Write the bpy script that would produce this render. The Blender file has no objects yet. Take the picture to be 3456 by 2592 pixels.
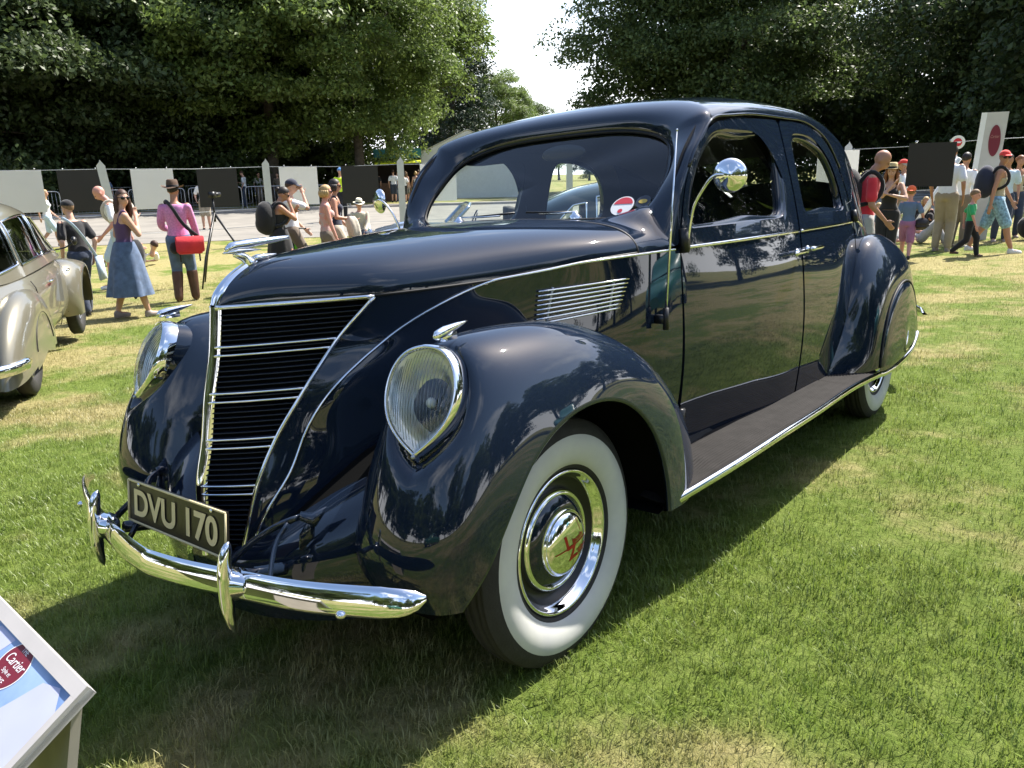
import bpy, bmesh, math, random
import numpy as np
from mathutils import Vector, Matrix, Euler
from mathutils.bvhtree import BVHTree

S = bpy.context.scene
COL = S.collection
PI = math.pi
random.seed(7)
RNG = np.random.default_rng(7)

# ------------------------------------------------------------------ camera
cam_d = bpy.data.cameras.new('camera')
cam = bpy.data.objects.new('camera', cam_d)
COL.objects.link(cam)
cam_d.sensor_width = 36.0
cam_d.lens = 27.70
cam_d.clip_start = 0.05
cam_d.clip_end = 2000
CAMM = Matrix(((0.781188, -0.145227, 0.607170, 1.930317),
               (0.623968, 0.213157, -0.751816, -1.725185),
               (-0.020238, 0.966164, 0.257133, 1.441727),
               (0, 0, 0, 1)))
cam.matrix_world = CAMM
S.camera = cam

# ------------------------------------------------------------------ sky and sun
SUNV = Vector((0.14, 0.74, 1.0)).normalized()
SUN_EL = math.asin(SUNV.z)
SUN_AZ = math.atan2(SUNV.x, SUNV.y)
w = bpy.data.worlds.new('World')
S.world = w
w.use_nodes = True
nt = w.node_tree
nt.nodes.clear()
wo = nt.nodes.new('ShaderNodeOutputWorld')
bg = nt.nodes.new('ShaderNodeBackground')
sky = nt.nodes.new('ShaderNodeTexSky')
sky.sky_type = 'NISHITA'
sky.sun_disc = False
sky.sun_elevation = SUN_EL
sky.sun_rotation = SUN_AZ
sky.air_density = 1.0
sky.dust_density = 1.4
sky.ozone_density = 1.0
# thin summer cloud, the same all round the sky
tc = nt.nodes.new('ShaderNodeTexCoord')
sep = nt.nodes.new('ShaderNodeSeparateXYZ')
nt.links.new(tc.outputs['Generated'], sep.inputs[0])
mx = nt.nodes.new('ShaderNodeMath'); mx.operation = 'MAXIMUM'; mx.inputs[1].default_value = 0.0
nt.links.new(sep.outputs['Z'], mx.inputs[0])
ad = nt.nodes.new('ShaderNodeMath'); ad.operation = 'ADD'; ad.inputs[1].default_value = 0.16
nt.links.new(mx.outputs[0], ad.inputs[0])
dv = nt.nodes.new('ShaderNodeVectorMath'); dv.operation = 'DIVIDE'
cmb = nt.nodes.new('ShaderNodeCombineXYZ')
for i in range(3):
    nt.links.new(ad.outputs[0], cmb.inputs[i])
nt.links.new(tc.outputs['Generated'], dv.inputs[0])
nt.links.new(cmb.outputs[0], dv.inputs[1])
cn = nt.nodes.new('ShaderNodeTexNoise')
cn.inputs['Scale'].default_value = 1.1
cn.inputs['Detail'].default_value = 9
cn.inputs['Roughness'].default_value = 0.58
cn.inputs['Distortion'].default_value = 0.25
nt.links.new(dv.outputs[0], cn.inputs['Vector'])
cr = nt.nodes.new('ShaderNodeValToRGB')
cr.color_ramp.elements[0].position = 0.53
cr.color_ramp.elements[1].position = 0.82
nt.links.new(cn.outputs['Fac'], cr.inputs['Fac'])
mixc = nt.nodes.new('ShaderNodeMix'); mixc.data_type = 'RGBA'
hz = nt.nodes.new('ShaderNodeMapRange'); hz.interpolation_type = 'SMOOTHSTEP'
hz.inputs['From Min'].default_value = 0.26; hz.inputs['From Max'].default_value = 0.03
hz.inputs['To Min'].default_value = 0.0; hz.inputs['To Max'].default_value = 0.92
nt.links.new(mx.outputs[0], hz.inputs['Value'])
mxh = nt.nodes.new('ShaderNodeMath'); mxh.operation = 'MAXIMUM'
nt.links.new(cr.outputs['Color'], mxh.inputs[0]); nt.links.new(hz.outputs[0], mxh.inputs[1])
nt.links.new(mxh.outputs[0], mixc.inputs['Factor'])
nt.links.new(sky.outputs['Color'], mixc.inputs['A'])
mixc.inputs['B'].default_value = (11.0, 11.2, 11.6, 1)
nt.links.new(mixc.outputs['Result'], bg.inputs['Color'])
bg.inputs['Strength'].default_value = 0.115
nt.links.new(bg.outputs[0], wo.inputs['Surface'])

sun_d = bpy.data.lights.new('sun', 'SUN')
sun_d.energy = 5.0
sun_d.angle = math.radians(0.55)
sun_d.color = (1.0, 0.945, 0.86)
sun = bpy.data.objects.new('sun', sun_d)
COL.objects.link(sun)
sun.rotation_euler = SUNV.to_track_quat('Z', 'Y').to_euler()
sun.location = SUNV * 60

S.view_settings.view_transform = 'Standard'
S.view_settings.look = 'None'
S.view_settings.exposure = 1.35
S.view_settings.gamma = 1.0
S.view_settings.use_curve_mapping = False
S.cycles.max_bounces = 8
S.cycles.transparent_max_bounces = 16
S.cycles.caustics_reflective = False
S.cycles.caustics_refractive = False
S.cycles.sample_clamp_indirect = 6.0

# ------------------------------------------------------------------ helpers
def nspl(xs, Y):
    """natural cubic spline through (xs, Y)"""
    xs = np.asarray(xs, float); Y = np.asarray(Y, float)
    one = Y.ndim == 1
    if one: Y = Y[:, None]
    n = len(xs); h = np.diff(xs)
    A = np.zeros((n, n)); B = np.zeros((n, Y.shape[1]))
    A[0, 0] = A[-1, -1] = 1
    for i in range(1, n - 1):
        A[i, i - 1] = h[i - 1]; A[i, i] = 2 * (h[i - 1] + h[i]); A[i, i + 1] = h[i]
        B[i] = 6 * ((Y[i + 1] - Y[i]) / h[i] - (Y[i] - Y[i - 1]) / h[i - 1])
    Mm = np.linalg.solve(A, B)
    def f(x):
        x = np.asarray(x, float); sh = x.shape; x = x.ravel()
        k = np.clip(np.searchsorted(xs, x) - 1, 0, n - 2)
        a = (xs[k + 1] - x) / h[k]; b = 1 - a
        H2 = (h[k] ** 2 / 6)
        r = a[:, None] * Y[k] + b[:, None] * Y[k + 1] + (((a ** 3 - a) * H2)[:, None] * Mm[k] + ((b ** 3 - b) * H2)[:, None] * Mm[k + 1])
        return r[:, 0].reshape(sh) if one else r.reshape(sh + (Y.shape[1],))
    return f

def pch(xs, ys):
    """monotone cubic interpolation of scalars"""
    xs = np.asarray(xs, float); ys = np.asarray(ys, float)
    h = np.diff(xs); d = np.diff(ys) / h
    n = len(xs); m = np.zeros(n)
    m[0], m[-1] = d[0], d[-1]
    for i in range(1, n - 1):
        if d[i - 1] * d[i] > 0:
            w1 = 2 * h[i] + h[i - 1]; w2 = h[i] + 2 * h[i - 1]
            m[i] = (w1 + w2) / (w1 / d[i - 1] + w2 / d[i])
    def f(x):
        x = np.asarray(x, float)
        xc = np.clip(x, xs[0], xs[-1])
        k = np.clip(np.searchsorted(xs, xc) - 1, 0, n - 2)
        t = (xc - xs[k]) / h[k]
        return ((1 + 2 * t) * (1 - t) ** 2 * ys[k] + t * (1 - t) ** 2 * h[k] * m[k]
                + t * t * (3 - 2 * t) * ys[k + 1] + t * t * (t - 1) * h[k] * m[k + 1])
    return f

def poly_spl(P, n, closed=False):
    """n points along a smooth curve through the points P"""
    P = np.asarray(P, float)
    if closed:
        P = np.concatenate([P[-3:], P, P[:3]])
    s = np.concatenate([[0], np.cumsum(np.maximum(np.linalg.norm(np.diff(P, axis=0), axis=1), 1e-6))])
    f = nspl(s, P)
    if closed:
        return f(np.linspace(s[3], s[-3], n, endpoint=False))
    return f(np.linspace(0, s[-1], n))

def resamp(P, n, closed=True):
    """even points along a polyline"""
    P = np.asarray(P, float)
    if closed: P = np.concatenate([P, P[:1]])
    s = np.concatenate([[0], np.cumsum(np.linalg.norm(np.diff(P, axis=0), axis=1))])
    t = np.linspace(0, s[-1], n, endpoint=not closed)
    return np.stack([np.interp(t, s, P[:, k]) for k in range(P.shape[1])], 1)
def rounded(P, r, k=6):
    """polygon with rounded corners; r scalar or per corner"""
    P = np.asarray(P, float); n = len(P); out = []
    r = np.broadcast_to(np.asarray(r, float), (n,))
    for i in range(n):
        a, b, c = P[i - 1], P[i], P[(i + 1) % n]
        if r[i] <= 0: out.append(b); continue
        u = a - b; v = c - b; lu, lv = np.linalg.norm(u), np.linalg.norm(v)
        d = min(r[i], lu * .48, lv * .48)
        p, q = b + u / lu * d, b + v / lv * d
        for t in np.linspace(0, 1, k): out.append((1 - t) ** 2 * p + 2 * t * (1 - t) * b + t * t * q)
    return np.array(out)


class MB:
    """collects shapes for ONE mesh object"""
    def __init__(self):
        self.v = []; self.f = []; self.m = []; self.n = 0
    def add(self, v, f, mi=0):
        v = np.asarray(v, float).reshape(-1, 3)
        self.v.append(v)
        self.f += [tuple(int(i) + self.n for i in q) for q in f]
        self.m += [mi] * len(f)
        self.n += len(v)
        return self
    def grid(self, P, mi=0, closed_u=False, closed_v=False, flip=False):
        P = np.asarray(P, float); a, b = P.shape[:2]
        f = []
        for i in range(a if closed_u else a - 1):
            for j in range(b if closed_v else b - 1):
                i2 = (i + 1) % a; j2 = (j + 1) % b
                q = (i * b + j, i2 * b + j, i2 * b + j2, i * b + j2)
                f.append(q[::-1] if flip else q)
        return self.add(P.reshape(-1, 3), f, mi)
    def box(self, c, s, R=None, mi=0, bev=0.0):
        c = np.asarray(c, float); s = np.asarray(s, float) / 2
        V = np.array([[x, y, z] for x in (-1, 1) for y in (-1, 1) for z in (-1, 1)], float) * s
        if R is not None: V = V @ np.asarray(R, float).T
        F = [(0, 1, 3, 2), (4, 6, 7, 5), (0, 4, 5, 1), (2, 3, 7, 6), (0, 2, 6, 4), (1, 5, 7, 3)]
        return self.add(V + c, F, mi)
    def tube(self, P, r, n=8, mi=0, cap=True, flat=None, up=None):
        P = np.asarray(P, float); k = len(P)
        r = np.broadcast_to(np.asarray(r, float), (k,))
        T = np.gradient(P, axis=0); T /= np.maximum(np.linalg.norm(T, axis=1, keepdims=True), 1e-9)
        u = np.array([0, 0, 1.0]) if up is None else np.asarray(up, float)
        if abs(T[0] @ u) > .95 and up is None: u = np.array([1.0, 0, 0])
        rings = []
        for i in range(k):
            u = u - T[i] * (u @ T[i]); u /= max(np.linalg.norm(u), 1e-9)
            w_ = np.cross(T[i], u)
            a = np.linspace(0, 2 * PI, n, endpoint=False)
            fl = 1.0 if flat is None else flat
            rings.append(P[i] + r[i] * (np.cos(a)[:, None] * u + fl * np.sin(a)[:, None] * w_))
        base = self.n
        self.grid(np.array(rings), mi, closed_v=True)
        if cap:
            self.f.append(tuple(base + j for j in range(n)))
            self.f.append(tuple(base + (k - 1) * n + j for j in reversed(range(n))))
            self.m += [mi, mi]
        return self
    def lathe(self, prof, c=(0, 0, 0), axis='x', n=48, mi=0):
        """prof: list of (radius, offset along axis)"""
        a = np.linspace(0, 2 * PI, n, endpoint=False)
        P = np.zeros((len(prof), n, 3))
        for i, (r, o) in enumerate(prof):
            if axis == 'x': P[i] = np.stack([np.full(n, o), r * np.cos(a), r * np.sin(a)], 1)
            elif axis == 'y': P[i] = np.stack([r * np.cos(a), np.full(n, o), r * np.sin(a)], 1)
            else: P[i] = np.stack([r * np.cos(a), r * np.sin(a), np.full(n, o)], 1)
        return self.grid(P + np.asarray(c, float), mi, closed_v=True)
    def ell(self, c, s, nu=10, nv=14, R=None, mi=0):
        u = np.linspace(0, PI, nu); v = np.linspace(0, 2 * PI, nv, endpoint=False)
        P = np.stack([np.sin(u)[:, None] * np.cos(v), np.sin(u)[:, None] * np.sin(v), np.cos(u)[:, None] * np.ones_like(v)], 2) * np.asarray(s, float)
        if R is not None: P = P @ np.asarray(R, float).T
        return self.grid(P + np.asarray(c, float), mi, closed_v=True)
    def prism(self, poly, d, mi=0):
        """planar polygon (n,3) pushed along vector d"""
        p = np.asarray(poly, float); n = len(p)
        F = [tuple(range(n))[::-1], tuple(range(n, 2 * n))] + [(i, (i + 1) % n, n + (i + 1) % n, n + i) for i in range(n)]
        return self.add(np.concatenate([p, p + np.asarray(d, float)]), F, mi)
    def build(self, name, mats, parent=None, smooth=True, weld=0.0, mirror=False, sharp=None, subd=0):
        v = np.concatenate(self.v) if self.v else np.zeros((0, 3))
        f = list(self.f); m = list(self.m)
        if mirror:
            n = len(v)
            v = np.concatenate([v, v * [-1, 1, 1]])
            f = f + [tuple(i + n for i in q[::-1]) for q in f]; m = m + m
        me = bpy.data.meshes.new(name)
        me.from_pydata(v.tolist(), [], f)
        ms = mats if isinstance(mats, (list, tuple)) else [mats]
        for q in ms: me.materials.append(q)
        if len(ms) > 1: me.polygons.foreach_set('material_index', m)
        if weld or sharp is not None or subd:
            bm = bmesh.new(); bm.from_mesh(me)
            bmesh.ops.remove_doubles(bm, verts=bm.verts, dist=weld or 1e-5)
            bmesh.ops.recalc_face_normals(bm, faces=bm.faces)
            bm.to_mesh(me); bm.free()
        if smooth:
            me.polygons.foreach_set('use_smooth', [True] * len(me.polygons))
            if sharp is not None:
                me.set_sharp_from_angle(angle=math.radians(sharp))
        me.update()
        o = bpy.data.objects.new(name, me)
        COL.objects.link(o)
        if parent is not None: o.parent = parent
        if subd:
            md = o.modifiers.new('subsurf', 'SUBSURF'); md.levels = subd; md.render_levels = subd
        return o

def tag(o, label=None, cat=None, group=None, kind=None):
    if label: o['label'] = label
    if cat: o['category'] = cat
    if group: o['group'] = group
    if kind: o['kind'] = kind
    return o

def thing(name, label, cat, loc=(0, 0, 0), rz=0.0, group=None):
    o = bpy.data.objects.new(name, None)
    o.empty_display_size = 0.2
    COL.objects.link(o)
    o.location = loc; o.rotation_euler = (0, 0, rz)
    return tag(o, label, cat, group)

def copy_tree(o, parent=None):
    c = o.copy(); COL.objects.link(c)
    if parent is not None: c.parent = parent
    for ch in list(o.children): copy_tree(ch, c)
    return c

# ------------------------------------------------------------------ materials
def lin(c):
    """sRGB 0-255 to linear"""
    r = []
    for x in c[:3]:
        x /= 255.0
        r.append(x / 12.92 if x <= 0.04045 else ((x + 0.055) / 1.055) ** 2.4)
    return (*r, 1.0)

def mat(name, col, rough=0.6, metal=0.0, coat=0.0, var=0.0, vscale=8.0, bump=0.0, bscale=60.0, spec=0.5, trans=0.0, ior=1.45, coat_r=0.03, sheen=0.0, col2=None):
    m = bpy.data.materials.new(name); m.use_nodes = True
    t = m.node_tree; b = t.nodes['Principled BSDF']
    col = tuple(col[:3]) + (1.0,)
    b.inputs['Base Color'].default_value = col
    b.inputs['Roughness'].default_value = rough
    b.inputs['Metallic'].default_value = metal
    b.inputs['Coat Weight'].default_value = coat
    b.inputs['Coat Roughness'].default_value = coat_r
    b.inputs['Specular IOR Level'].default_value = spec
    b.inputs['Transmission Weight'].default_value = trans
    b.inputs['IOR'].default_value = ior
    if sheen: b.inputs['Sheen Weight'].default_value = sheen
    if var or bump:
        g = t.nodes.new('ShaderNodeTexCoord')
        if var:
            n = t.nodes.new('ShaderNodeTexNoise'); n.inputs['Scale'].default_value = vscale; n.inputs['Detail'].default_value = 6
            t.links.new(g.outputs['Object'], n.inputs['Vector'])
            r = t.nodes.new('ShaderNodeValToRGB')
            r.color_ramp.elements[0].position = 0.3; r.color_ramp.elements[1].position = 0.7
            c2 = col2 if col2 is not None else tuple(x * (1 + var) for x in col[:3])
            r.color_ramp.elements[0].color = tuple(x * (1 - var) for x in col[:3]) + (1,)
            r.color_ramp.elements[1].color = tuple(c2[:3]) + (1,)
            t.links.new(n.outputs['Fac'], r.inputs['Fac'])
            t.links.new(r.outputs['Color'], b.inputs['Base Color'])
        if bump:
            n2 = t.nodes.new('ShaderNodeTexNoise'); n2.inputs['Scale'].default_value = bscale; n2.inputs['Detail'].default_value = 4
            t.links.new(g.outputs['Object'], n2.inputs['Vector'])
            bp = t.nodes.new('ShaderNodeBump'); bp.inputs['Strength'].default_value = bump; bp.inputs['Distance'].default_value = 0.01
            t.links.new(n2.outputs['Fac'], bp.inputs['Height'])
            t.links.new(bp.outputs['Normal'], b.inputs['Normal'])
    return m

def glass_mat(name, tint=(0.9, 0.95, 0.93), refl=1.0, rough=0.0):
    """thin pane: mostly clear, with a real Fresnel reflection"""
    m = bpy.data.materials.new(name); m.use_nodes = True
    t = m.node_tree; t.nodes.clear()
    o = t.nodes.new('ShaderNodeOutputMaterial')
    tr = t.nodes.new('ShaderNodeBsdfTransparent'); tr.inputs['Color'].default_value = (*tint, 1)
    gl = t.nodes.new('ShaderNodeBsdfGlossy'); gl.inputs['Roughness'].default_value = rough
    fr = t.nodes.new('ShaderNodeFresnel')
    ge = t.nodes.new('ShaderNodeNewGeometry'); mr = t.nodes.new('ShaderNodeMapRange'); mr.inputs['To Min'].default_value = 1.5; mr.inputs['To Max'].default_value = 1 / 1.5
    t.links.new(ge.outputs['Backfacing'], mr.inputs['Value']); t.links.new(mr.outputs[0], fr.inputs['IOR'])
    mu = t.nodes.new('ShaderNodeMath'); mu.operation = 'MULTIPLY'; mu.inputs[1].default_value = refl; mu.use_clamp = True
    mi = t.nodes.new('ShaderNodeMixShader')
    t.links.new(fr.outputs[0], mu.inputs[0]); t.links.new(mu.outputs[0], mi.inputs['Fac'])
    t.links.new(tr.outputs[0], mi.inputs[1]); t.links.new(gl.outputs[0], mi.inputs[2])
    t.links.new(mi.outputs[0], o.inputs['Surface'])
    return m

CHROME = mat('chrome', (0.80, 0.81, 0.83), rough=0.045, metal=1.0, var=0.03, vscale=5)
STEEL = mat('galvanised_steel', (0.42, 0.44, 0.46), rough=0.45, metal=0.9, var=0.12, vscale=20)
BLACK = mat('black_paint', (0.012, 0.012, 0.013), rough=0.4)
DARK = mat('dark_void', (0.006, 0.006, 0.006), rough=0.9, spec=0.02)
GLASS = glass_mat('car_glass', (0.92, 0.96, 0.94), refl=1.15)
WHITE = mat('white_paint', (0.78, 0.78, 0.77), rough=0.45, var=0.03, vscale=4)
RUBBER = mat('tyre_rubber', (0.022, 0.021, 0.020), rough=0.75, var=0.2, vscale=30, bump=0.15, bscale=150)

def text_mesh(body, size, name='lettering', align='CENTER', depth=0.0, shear=0.0, bold=0.0):
    cu = bpy.data.curves.new(name, 'FONT')
    cu.body = body; cu.size = size; cu.align_x = align; cu.align_y = 'CENTER'; cu.extrude = depth; cu.shear = shear; cu.offset = bold
    o = bpy.data.objects.new(name, cu); COL.objects.link(o)
    dg = bpy.context.evaluated_depsgraph_get(); dg.update()
    me = bpy.data.meshes.new_from_object(o.evaluated_get(dg))
    V = np.array([v.co[:] for v in me.vertices]).reshape(-1, 3); F = [tuple(p.vertices) for p in me.polygons]
    bpy.data.objects.remove(o); bpy.data.curves.remove(cu); bpy.data.meshes.remove(me)
    return V, F

# ------------------------------------------------------------------ ground
def sst(a, b, x):
    t = np.clip((x - a) / (b - a), 0, 1); return t * t * (3 - 2 * t)
def G(x, y):
    """height of the ground"""
    x = np.asarray(x, float); y = np.asarray(y, float)
    D = np.hypot(x + 3, y - 3); f = 1 - sst(13, 32, D)
    return (.32 * np.tanh(.0529 * x / .32) - .0088 * np.clip(y, -6, 7)) * f + .10 * sst(24, 42, D)
def gpt3(x, y, dz=0.0): return (float(x), float(y), float(G(x, y)) + dz)

def turf_nodes(t, fine=True):
    """green and sun-dried patches, by place"""
    geo = t.nodes.new('ShaderNodeNewGeometry')
    def noise(sc, det, ro=.55):
        n = t.nodes.new('ShaderNodeTexNoise'); n.inputs['Scale'].default_value = sc; n.inputs['Detail'].default_value = det; n.inputs['Roughness'].default_value = ro
        t.links.new(geo.outputs['Position'], n.inputs['Vector']); return n
    a = noise(.55, 5, .6); b = noise(2.6, 4, .6)
    m = t.nodes.new('ShaderNodeMath'); m.operation = 'MULTIPLY_ADD'; m.inputs[1].default_value = .45
    t.links.new(b.outputs['Fac'], m.inputs[0]); t.links.new(a.outputs['Fac'], m.inputs[2])
    # drier away from the car
    ln = t.nodes.new('ShaderNodeVectorMath'); ln.operation = 'DISTANCE'; ln.inputs[1].default_value = (-.3, 1.0, 0)
    t.links.new(geo.outputs['Position'], ln.inputs[0])
    mr = t.nodes.new('ShaderNodeMapRange'); mr.inputs['From Min'].default_value = 1.5; mr.inputs['From Max'].default_value = 9; mr.inputs['To Min'].default_value = -.06; mr.inputs['To Max'].default_value = .075
    t.links.new(ln.outputs['Value'], mr.inputs['Value'])
    s = t.nodes.new('ShaderNodeMath'); s.operation = 'ADD'
    t.links.new(m.outputs[0], s.inputs[0]); t.links.new(mr.outputs[0], s.inputs[1])
    r = t.nodes.new('ShaderNodeMapRange'); r.interpolation_type = 'SMOOTHSTEP'; r.inputs['From Min'].default_value = .66; r.inputs['From Max'].default_value = .86
    t.links.new(s.outputs[0], r.inputs['Value'])
    return geo, r.outputs[0], noise

def turf_mat(name, blade):
    m = bpy.data.materials.new(name); m.use_nodes = True
    t = m.node_tree; b = t.nodes['Principled BSDF']
    geo, dry, noise = turf_nodes(t)
    f = noise(18 if not blade else 9, 5, .65)
    gr = t.nodes.new('ShaderNodeValToRGB'); st = t.nodes.new('ShaderNodeValToRGB')
    gr.color_ramp.elements[0].position = .35; gr.color_ramp.elements[1].position = .68
    st.color_ramp.elements[0].position = .35; st.color_ramp.elements[1].position = .68
    if blade:
        gr.color_ramp.elements[0].color = (.125, .190, .026, 1); gr.color_ramp.elements[1].color = (.225, .285, .062, 1)
        st.color_ramp.elements[0].color = (.26, .245, .085, 1); st.color_ramp.elements[1].color = (.44, .385, .185, 1)
    else:
        gr.color_ramp.elements[0].color = (.090, .135, .022, 1); gr.color_ramp.elements[1].color = (.165, .210, .050, 1)
        st.color_ramp.elements[0].color = (.22, .20, .080, 1); st.color_ramp.elements[1].color = (.38, .325, .155, 1)
    t.links.new(f.outputs['Fac'], gr.inputs['Fac']); t.links.new(f.outputs['Fac'], st.inputs['Fac'])
    mx_ = t.nodes.new('ShaderNodeMix'); mx_.data_type = 'RGBA'
    t.links.new(dry, mx_.inputs['Factor']); t.links.new(gr.outputs['Color'], mx_.inputs['A']); t.links.new(st.outputs['Color'], mx_.inputs['B'])
    col = mx_.outputs['Result']
    if blade:
        oi = t.nodes.new('ShaderNodeObjectInfo')
        hs = t.nodes.new('ShaderNodeHueSaturation')
        mr = t.nodes.new('ShaderNodeMapRange'); mr.inputs['To Min'].default_value = .70; mr.inputs['To Max'].default_value = 1.30
        t.links.new(oi.outputs['Random'], mr.inputs['Value']); t.links.new(mr.outputs[0], hs.inputs['Value']); t.links.new(col, hs.inputs['Color']); col = hs.outputs['Color']
        b.inputs['Roughness'].default_value = .42; b.inputs['Specular IOR Level'].default_value = .45
        tr = t.nodes.new('ShaderNodeBsdfTranslucent'); t.links.new(col, tr.inputs['Color'])
        ms = t.nodes.new('ShaderNodeMixShader'); ms.inputs['Fac'].default_value = .38
        o = t.nodes['Material Output']
        t.links.new(b.outputs[0], ms.inputs[1]); t.links.new(tr.outputs[0], ms.inputs[2]); t.links.new(ms.outputs[0], o.inputs['Surface'])
    else:
        b.inputs['Roughness'].default_value = .95; b.inputs['Specular IOR Level'].default_value = .1
        n2 = noise(55, 6, .7); bp = t.nodes.new('ShaderNodeBump'); bp.inputs['Strength'].default_value = .9; bp.inputs['Distance'].default_value = .03
        t.links.new(n2.outputs['Fac'], bp.inputs['Height']); t.links.new(bp.outputs['Normal'], b.inputs['Normal'])
    t.links.new(col, b.inputs['Base Color'])
    return m
TURF = turf_mat('turf', False); BLADE = turf_mat('grass_blade', True)

def axis_pts(a, b, step, far):
    return np.array([-far, -far * .5, -far * .25] + list(np.arange(a, b + .01, step)) + [far * .25, far * .5, far])
gx = axis_pts(-62, 40, .75, 700); gy = axis_pts(-50, 78, .75, 700)
Xg, Yg = np.meshgrid(gx, gy, indexing='ij')
mb = MB(); mb.grid(np.stack([Xg, Yg, G(Xg, Yg)], -1), flip=True)
lawn = tag(mb.build('lawn', TURF), kind='structure')

# ---- grass blades near the camera
def tuft(n, h, spread, seed):
    r = np.random.default_rng(seed); mb = MB()
    for _ in range(n):
        x, y = r.normal(0, spread, 2); a = r.uniform(0, 2 * PI); hh = h * r.uniform(.55, 1.25); wd = r.uniform(.0011, .0022) * (h / .05) ** .5
        bend = r.uniform(.25, 1.1) * hh; da = r.uniform(0, 2 * PI); dx, dy = math.cos(da), math.sin(da); px, py = -dy * wd, dx * wd
        v = [(x - px, y - py, -.006), (x + px, y + py, -.006), (x + dx * bend * .25 + px * .8, y + dy * bend * .25 + py * .8, hh * .55), (x + dx * bend * .25 - px * .8, y + dy * bend * .25 - py * .8, hh * .55), (x + dx * bend, y + dy * bend, hh * r.uniform(.7, 1))]
        mb.add(v, [(0, 1, 2, 3), (3, 2, 4)])
    me_o = mb.build('grass_tuft', BLADE)
    COL.objects.unlink(me_o)
    return me_o
def scatter(name, dens, tufts, area_pts, smin, smax, seed):
    """one object: blades spread over a piece of the lawn"""
    mb = MB(); a = np.array(area_pts, float)
    n = len(a)
    P = []
    u = np.linspace(0, 1, 26)
    # four-sided piece, gridded so that it follows the ground
    gu = a[0][None, None] * (1 - u)[:, None, None] * (1 - u)[None, :, None] + a[1] * u[:, None, None] * (1 - u)[None, :, None] + a[2] * u[:, None, None] * u[None, :, None] + a[3] * (1 - u)[:, None, None] * u[None, :, None]
    mb.grid(np.concatenate([gu, G(gu[..., 0], gu[..., 1])[..., None]], -1))
    o = mb.build(name, BLADE)
    ng = bpy.data.node_groups.new(name + '_scatter', 'GeometryNodeTree')
    ng.interface.new_socket('Geometry', in_out='INPUT', socket_type='NodeSocketGeometry'); ng.interface.new_socket('Geometry', in_out='OUTPUT', socket_type='NodeSocketGeometry')
    N = ng.nodes; L = ng.links
    gi = N.new('NodeGroupInput'); go = N.new('NodeGroupOutput')
    dp = N.new('GeometryNodeDistributePointsOnFaces'); dp.inputs['Density'].default_value = dens; dp.inputs['Seed'].default_value = seed
    L.new(gi.outputs[0], dp.inputs['Mesh'])
    jn = N.new('GeometryNodeJoinGeometry')
    rv = N.new('FunctionNodeRandomValue'); rv.data_type = 'INT'; rv.inputs['Min'].default_value = 0
    rv.inputs[4].default_value = 0; rv.inputs[5].default_value = len(tufts) - 1
    gc = N.new('GeometryNodeGeometryToInstance')
    for q in tufts:
        oi = N.new('GeometryNodeObjectInfo'); oi.inputs['Object'].default_value = q; oi.inputs['As Instance'].default_value = True
        L.new(oi.outputs['Geometry'], jn.inputs[0])
    ip = N.new('GeometryNodeInstanceOnPoints'); ip.inputs['Pick Instance'].default_value = True
    L.new(dp.outputs['Points'], ip.inputs['Points']); L.new(jn.outputs[0], ip.inputs['Instance']); L.new(rv.outputs[2], ip.inputs['Instance Index'])
    rr = N.new('FunctionNodeRandomValue'); rr.data_type = 'FLOAT_VECTOR'; rr.inputs[0].default_value = (-.12, -.12, 0); rr.inputs[1].default_value = (.12, .12, 6.283)
    L.new(rr.outputs[0], ip.inputs['Rotation'])
    sc_ = N.new('FunctionNodeRandomValue'); sc_.data_type = 'FLOAT'; sc_.inputs[2].default_value = smin; sc_.inputs[3].default_value = smax
    L.new(sc_.outputs[1], ip.inputs['Scale'])
    L.new(ip.outputs[0], go.inputs[0])
    md = o.modifiers.new('scatter', 'NODES'); md.node_group = ng
    tag(o, kind='stuff')
    return o

# ---- the tarmac lane behind
TAR = mat('pale_tarmac', (.205, .192, .172), rough=.9, var=.12, vscale=1.2, bump=.3, bscale=40, col2=(.245, .228, .20))
near = poly_spl([(-42, -26), (-30, -8), (-23.4, 5.2), (-20.2, 10.6), (-16.0, 16.0), (-10.6, 21.2), (-5.6, 26.0), (-1.6, 30.6), (6, 42), (20, 66)], 80)
farr = poly_spl([(-58, -22), (-42, -4), (-34.2, 10.6), (-31.4, 17.6), (-26.6, 24.8), (-20.5, 31.0), (-15, 36.0), (-10.5, 40.5), (-2, 52), (12, 75)], 80)
u = np.linspace(0, 1, 18)[None, :, None]
rd = near[:, None] * (1 - u) + farr[:, None] * u
mb = MB(); mb.grid(np.concatenate([rd, G(rd[..., 0], rd[..., 1])[..., None] + .012], -1))
tag(mb.build('road', TAR), kind='structure')
mb = MB(); KERB = mat('pinkish_kerb', (.33, .28, .235), rough=.85, var=.08)
def strip(P, off0, off1, z0, z1, mb):
    T = np.gradient(P, axis=0); T /= np.linalg.norm(T, axis=1, keepdims=True); Nn = np.stack([-T[:, 1], T[:, 0]], 1)
    a = P + Nn * off0; b = P + Nn * off1; ga = G(a[:, 0], a[:, 1]); gb_ = G(b[:, 0], b[:, 1])
    q = lambda p, z: np.concatenate([p, z[:, None]], 1)
    mb.grid(np.stack([q(a, ga - .05), q(a, ga + z1), q(b, gb_ + z1), q(b, gb_ - .05)]))
strip(farr, -.02, .28, 0, .13, mb); tag(mb.build('kerb', KERB), kind='structure')
mb = MB(); strip(farr, .282, 1.3, 0, .10, mb); tag(mb.build('pavement', mat('gravel_path', (.34, .30, .26), rough=.95, var=.25, vscale=30)), kind='structure')
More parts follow.
